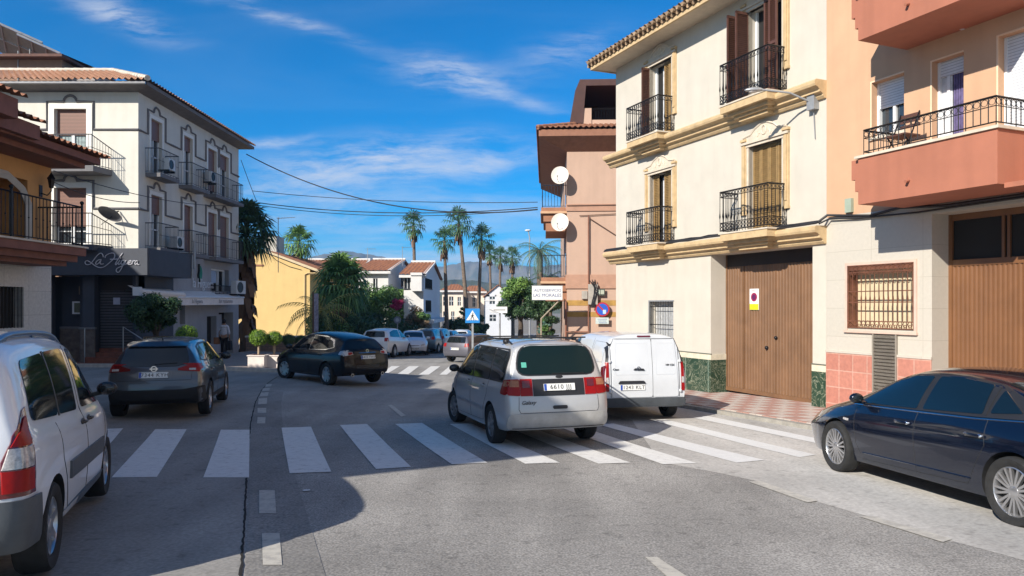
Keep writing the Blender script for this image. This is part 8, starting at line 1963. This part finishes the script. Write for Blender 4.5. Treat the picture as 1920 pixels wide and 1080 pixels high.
tot = M('MULTIPLY', c3, low.outputs[0])
SK_ = {}
def strk(ang):
    ang = min((-20, -8, 5, 16), key=lambda q: abs(q - ang))
    if ang not in SK_:
        st = N.new('ShaderNodeMapping'); st.inputs['Rotation'].default_value = (0, 0, -R(ang)); st.inputs['Scale'].default_value = (3, 16, 1); st.inputs['Location'].default_value = (ang * .3, 0, 0); L.new(wm.outputs[0], st.inputs['Vector'])
        nn = N.new('ShaderNodeTexNoise'); nn.inputs['Scale'].default_value = 2.2; nn.inputs['Detail'].default_value = 8; nn.inputs['Roughness'].default_value = .68; L.new(st.outputs[0], nn.inputs['Vector'])
        mr = N.new('ShaderNodeMapRange'); mr.interpolation_type = 'SMOOTHSTEP'; mr.inputs['From Min'].default_value = .34; mr.inputs['From Max'].default_value = .68; L.new(nn.outputs[0], mr.inputs['Value'])
        SK_[ang] = mr.outputs[0]
    return SK_[ang]
def wisp(tot, px, py, ln, wd, ang, amt):
    mp = N.new('ShaderNodeMapping'); mp.vector_type = 'TEXTURE'; mp.inputs['Location'].default_value = ((px - 960) / F + .045, (572 - py) / F + .03, 0); mp.inputs['Rotation'].default_value = (0, 0, R(ang)); mp.inputs['Scale'].default_value = (ln / F, wd / F, 1); L.new(wm.outputs[0], mp.inputs['Vector'])
    sx_ = N.new('ShaderNodeSeparateXYZ'); L.new(mp.outputs[0], sx_.inputs[0]); x2 = M('MULTIPLY', sx_.outputs[0], sx_.outputs[0]); y2 = M('MULTIPLY', sx_.outputs[1], sx_.outputs[1]); g_ = M('EXPONENT', M('MULTIPLY', M('ADD', x2, y2), -1.0))
    mr = strk(ang)
    return M('ADD', tot, M('MULTIPLY', M('MULTIPLY', g_, mr), amt))
for a_ in ((235, 25, 110, 26, -22, .7), (520, 30, 150, 15, -18, .5), (850, 140, 105, 32, -8, .8), (970, 182, 90, 13, -14, .5), (1060, 95, 80, 30, 18, .4), (520, 267, 60, 9, 2, .6), (760, 290, 190, 30, 4, .5), (900, 315, 150, 18, 9, .5), (620, 330, 200, 45, 6, .6), (700, 400, 330, 36, 2, .4), (830, 478, 260, 16, 3, .55), (940, 462, 40, 18, 10, .6)):
    tot = wisp(tot, *a_)
tot = M('ADD', tot, M('MULTIPLY', c1, .05))
back = N.new('ShaderNodeMapRange'); back.interpolation_type = 'SMOOTHSTEP'; back.inputs['From Min'].default_value = -.05; back.inputs['From Max'].default_value = -.5; back.inputs['To Min'].default_value = 0; back.inputs['To Max'].default_value = .85; L.new(sp.outputs[1], back.inputs['Value'])  # unseen bright cloud cover behind the camera, added as neutral fill light
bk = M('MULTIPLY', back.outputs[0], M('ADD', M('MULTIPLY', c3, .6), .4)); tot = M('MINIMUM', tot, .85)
mx = N.new('ShaderNodeMix'); mx.data_type = 'RGBA'; mx.clamp_factor = True; mx.inputs[7].default_value = (5.6, 5.9, 6.6, 1); L.new(tot, mx.inputs['Factor']); L.new(hs.outputs[0], mx.inputs[6])
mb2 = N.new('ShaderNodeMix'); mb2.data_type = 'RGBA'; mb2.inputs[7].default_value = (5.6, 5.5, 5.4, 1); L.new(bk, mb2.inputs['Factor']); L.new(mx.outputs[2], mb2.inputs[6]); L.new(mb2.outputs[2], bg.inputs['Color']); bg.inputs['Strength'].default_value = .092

cam = bpy.data.cameras.new('camera'); co = bpy.data.objects.new('camera', cam); COL.objects.link(co)
co.location = (0, 0, CAM_Z); co.rotation_euler = (R(90), 0, 0); cam.sensor_width = 36; cam.lens = 36 * F / 1920; cam.shift_y = 32 / 1920; cam.clip_start = .1; cam.clip_end = 8000
sc = bpy.context.scene; sc.camera = co; sc.view_settings.view_transform = 'Standard'; sc.view_settings.look = 'None'; sc.view_settings.gamma = 1; sc.view_settings.exposure = 0.5
sc.render.engine = 'CYCLES'; sc.cycles.max_bounces = 6; sc.cycles.use_denoising = True; sc.render.resolution_x = 1024; sc.render.resolution_y = 576
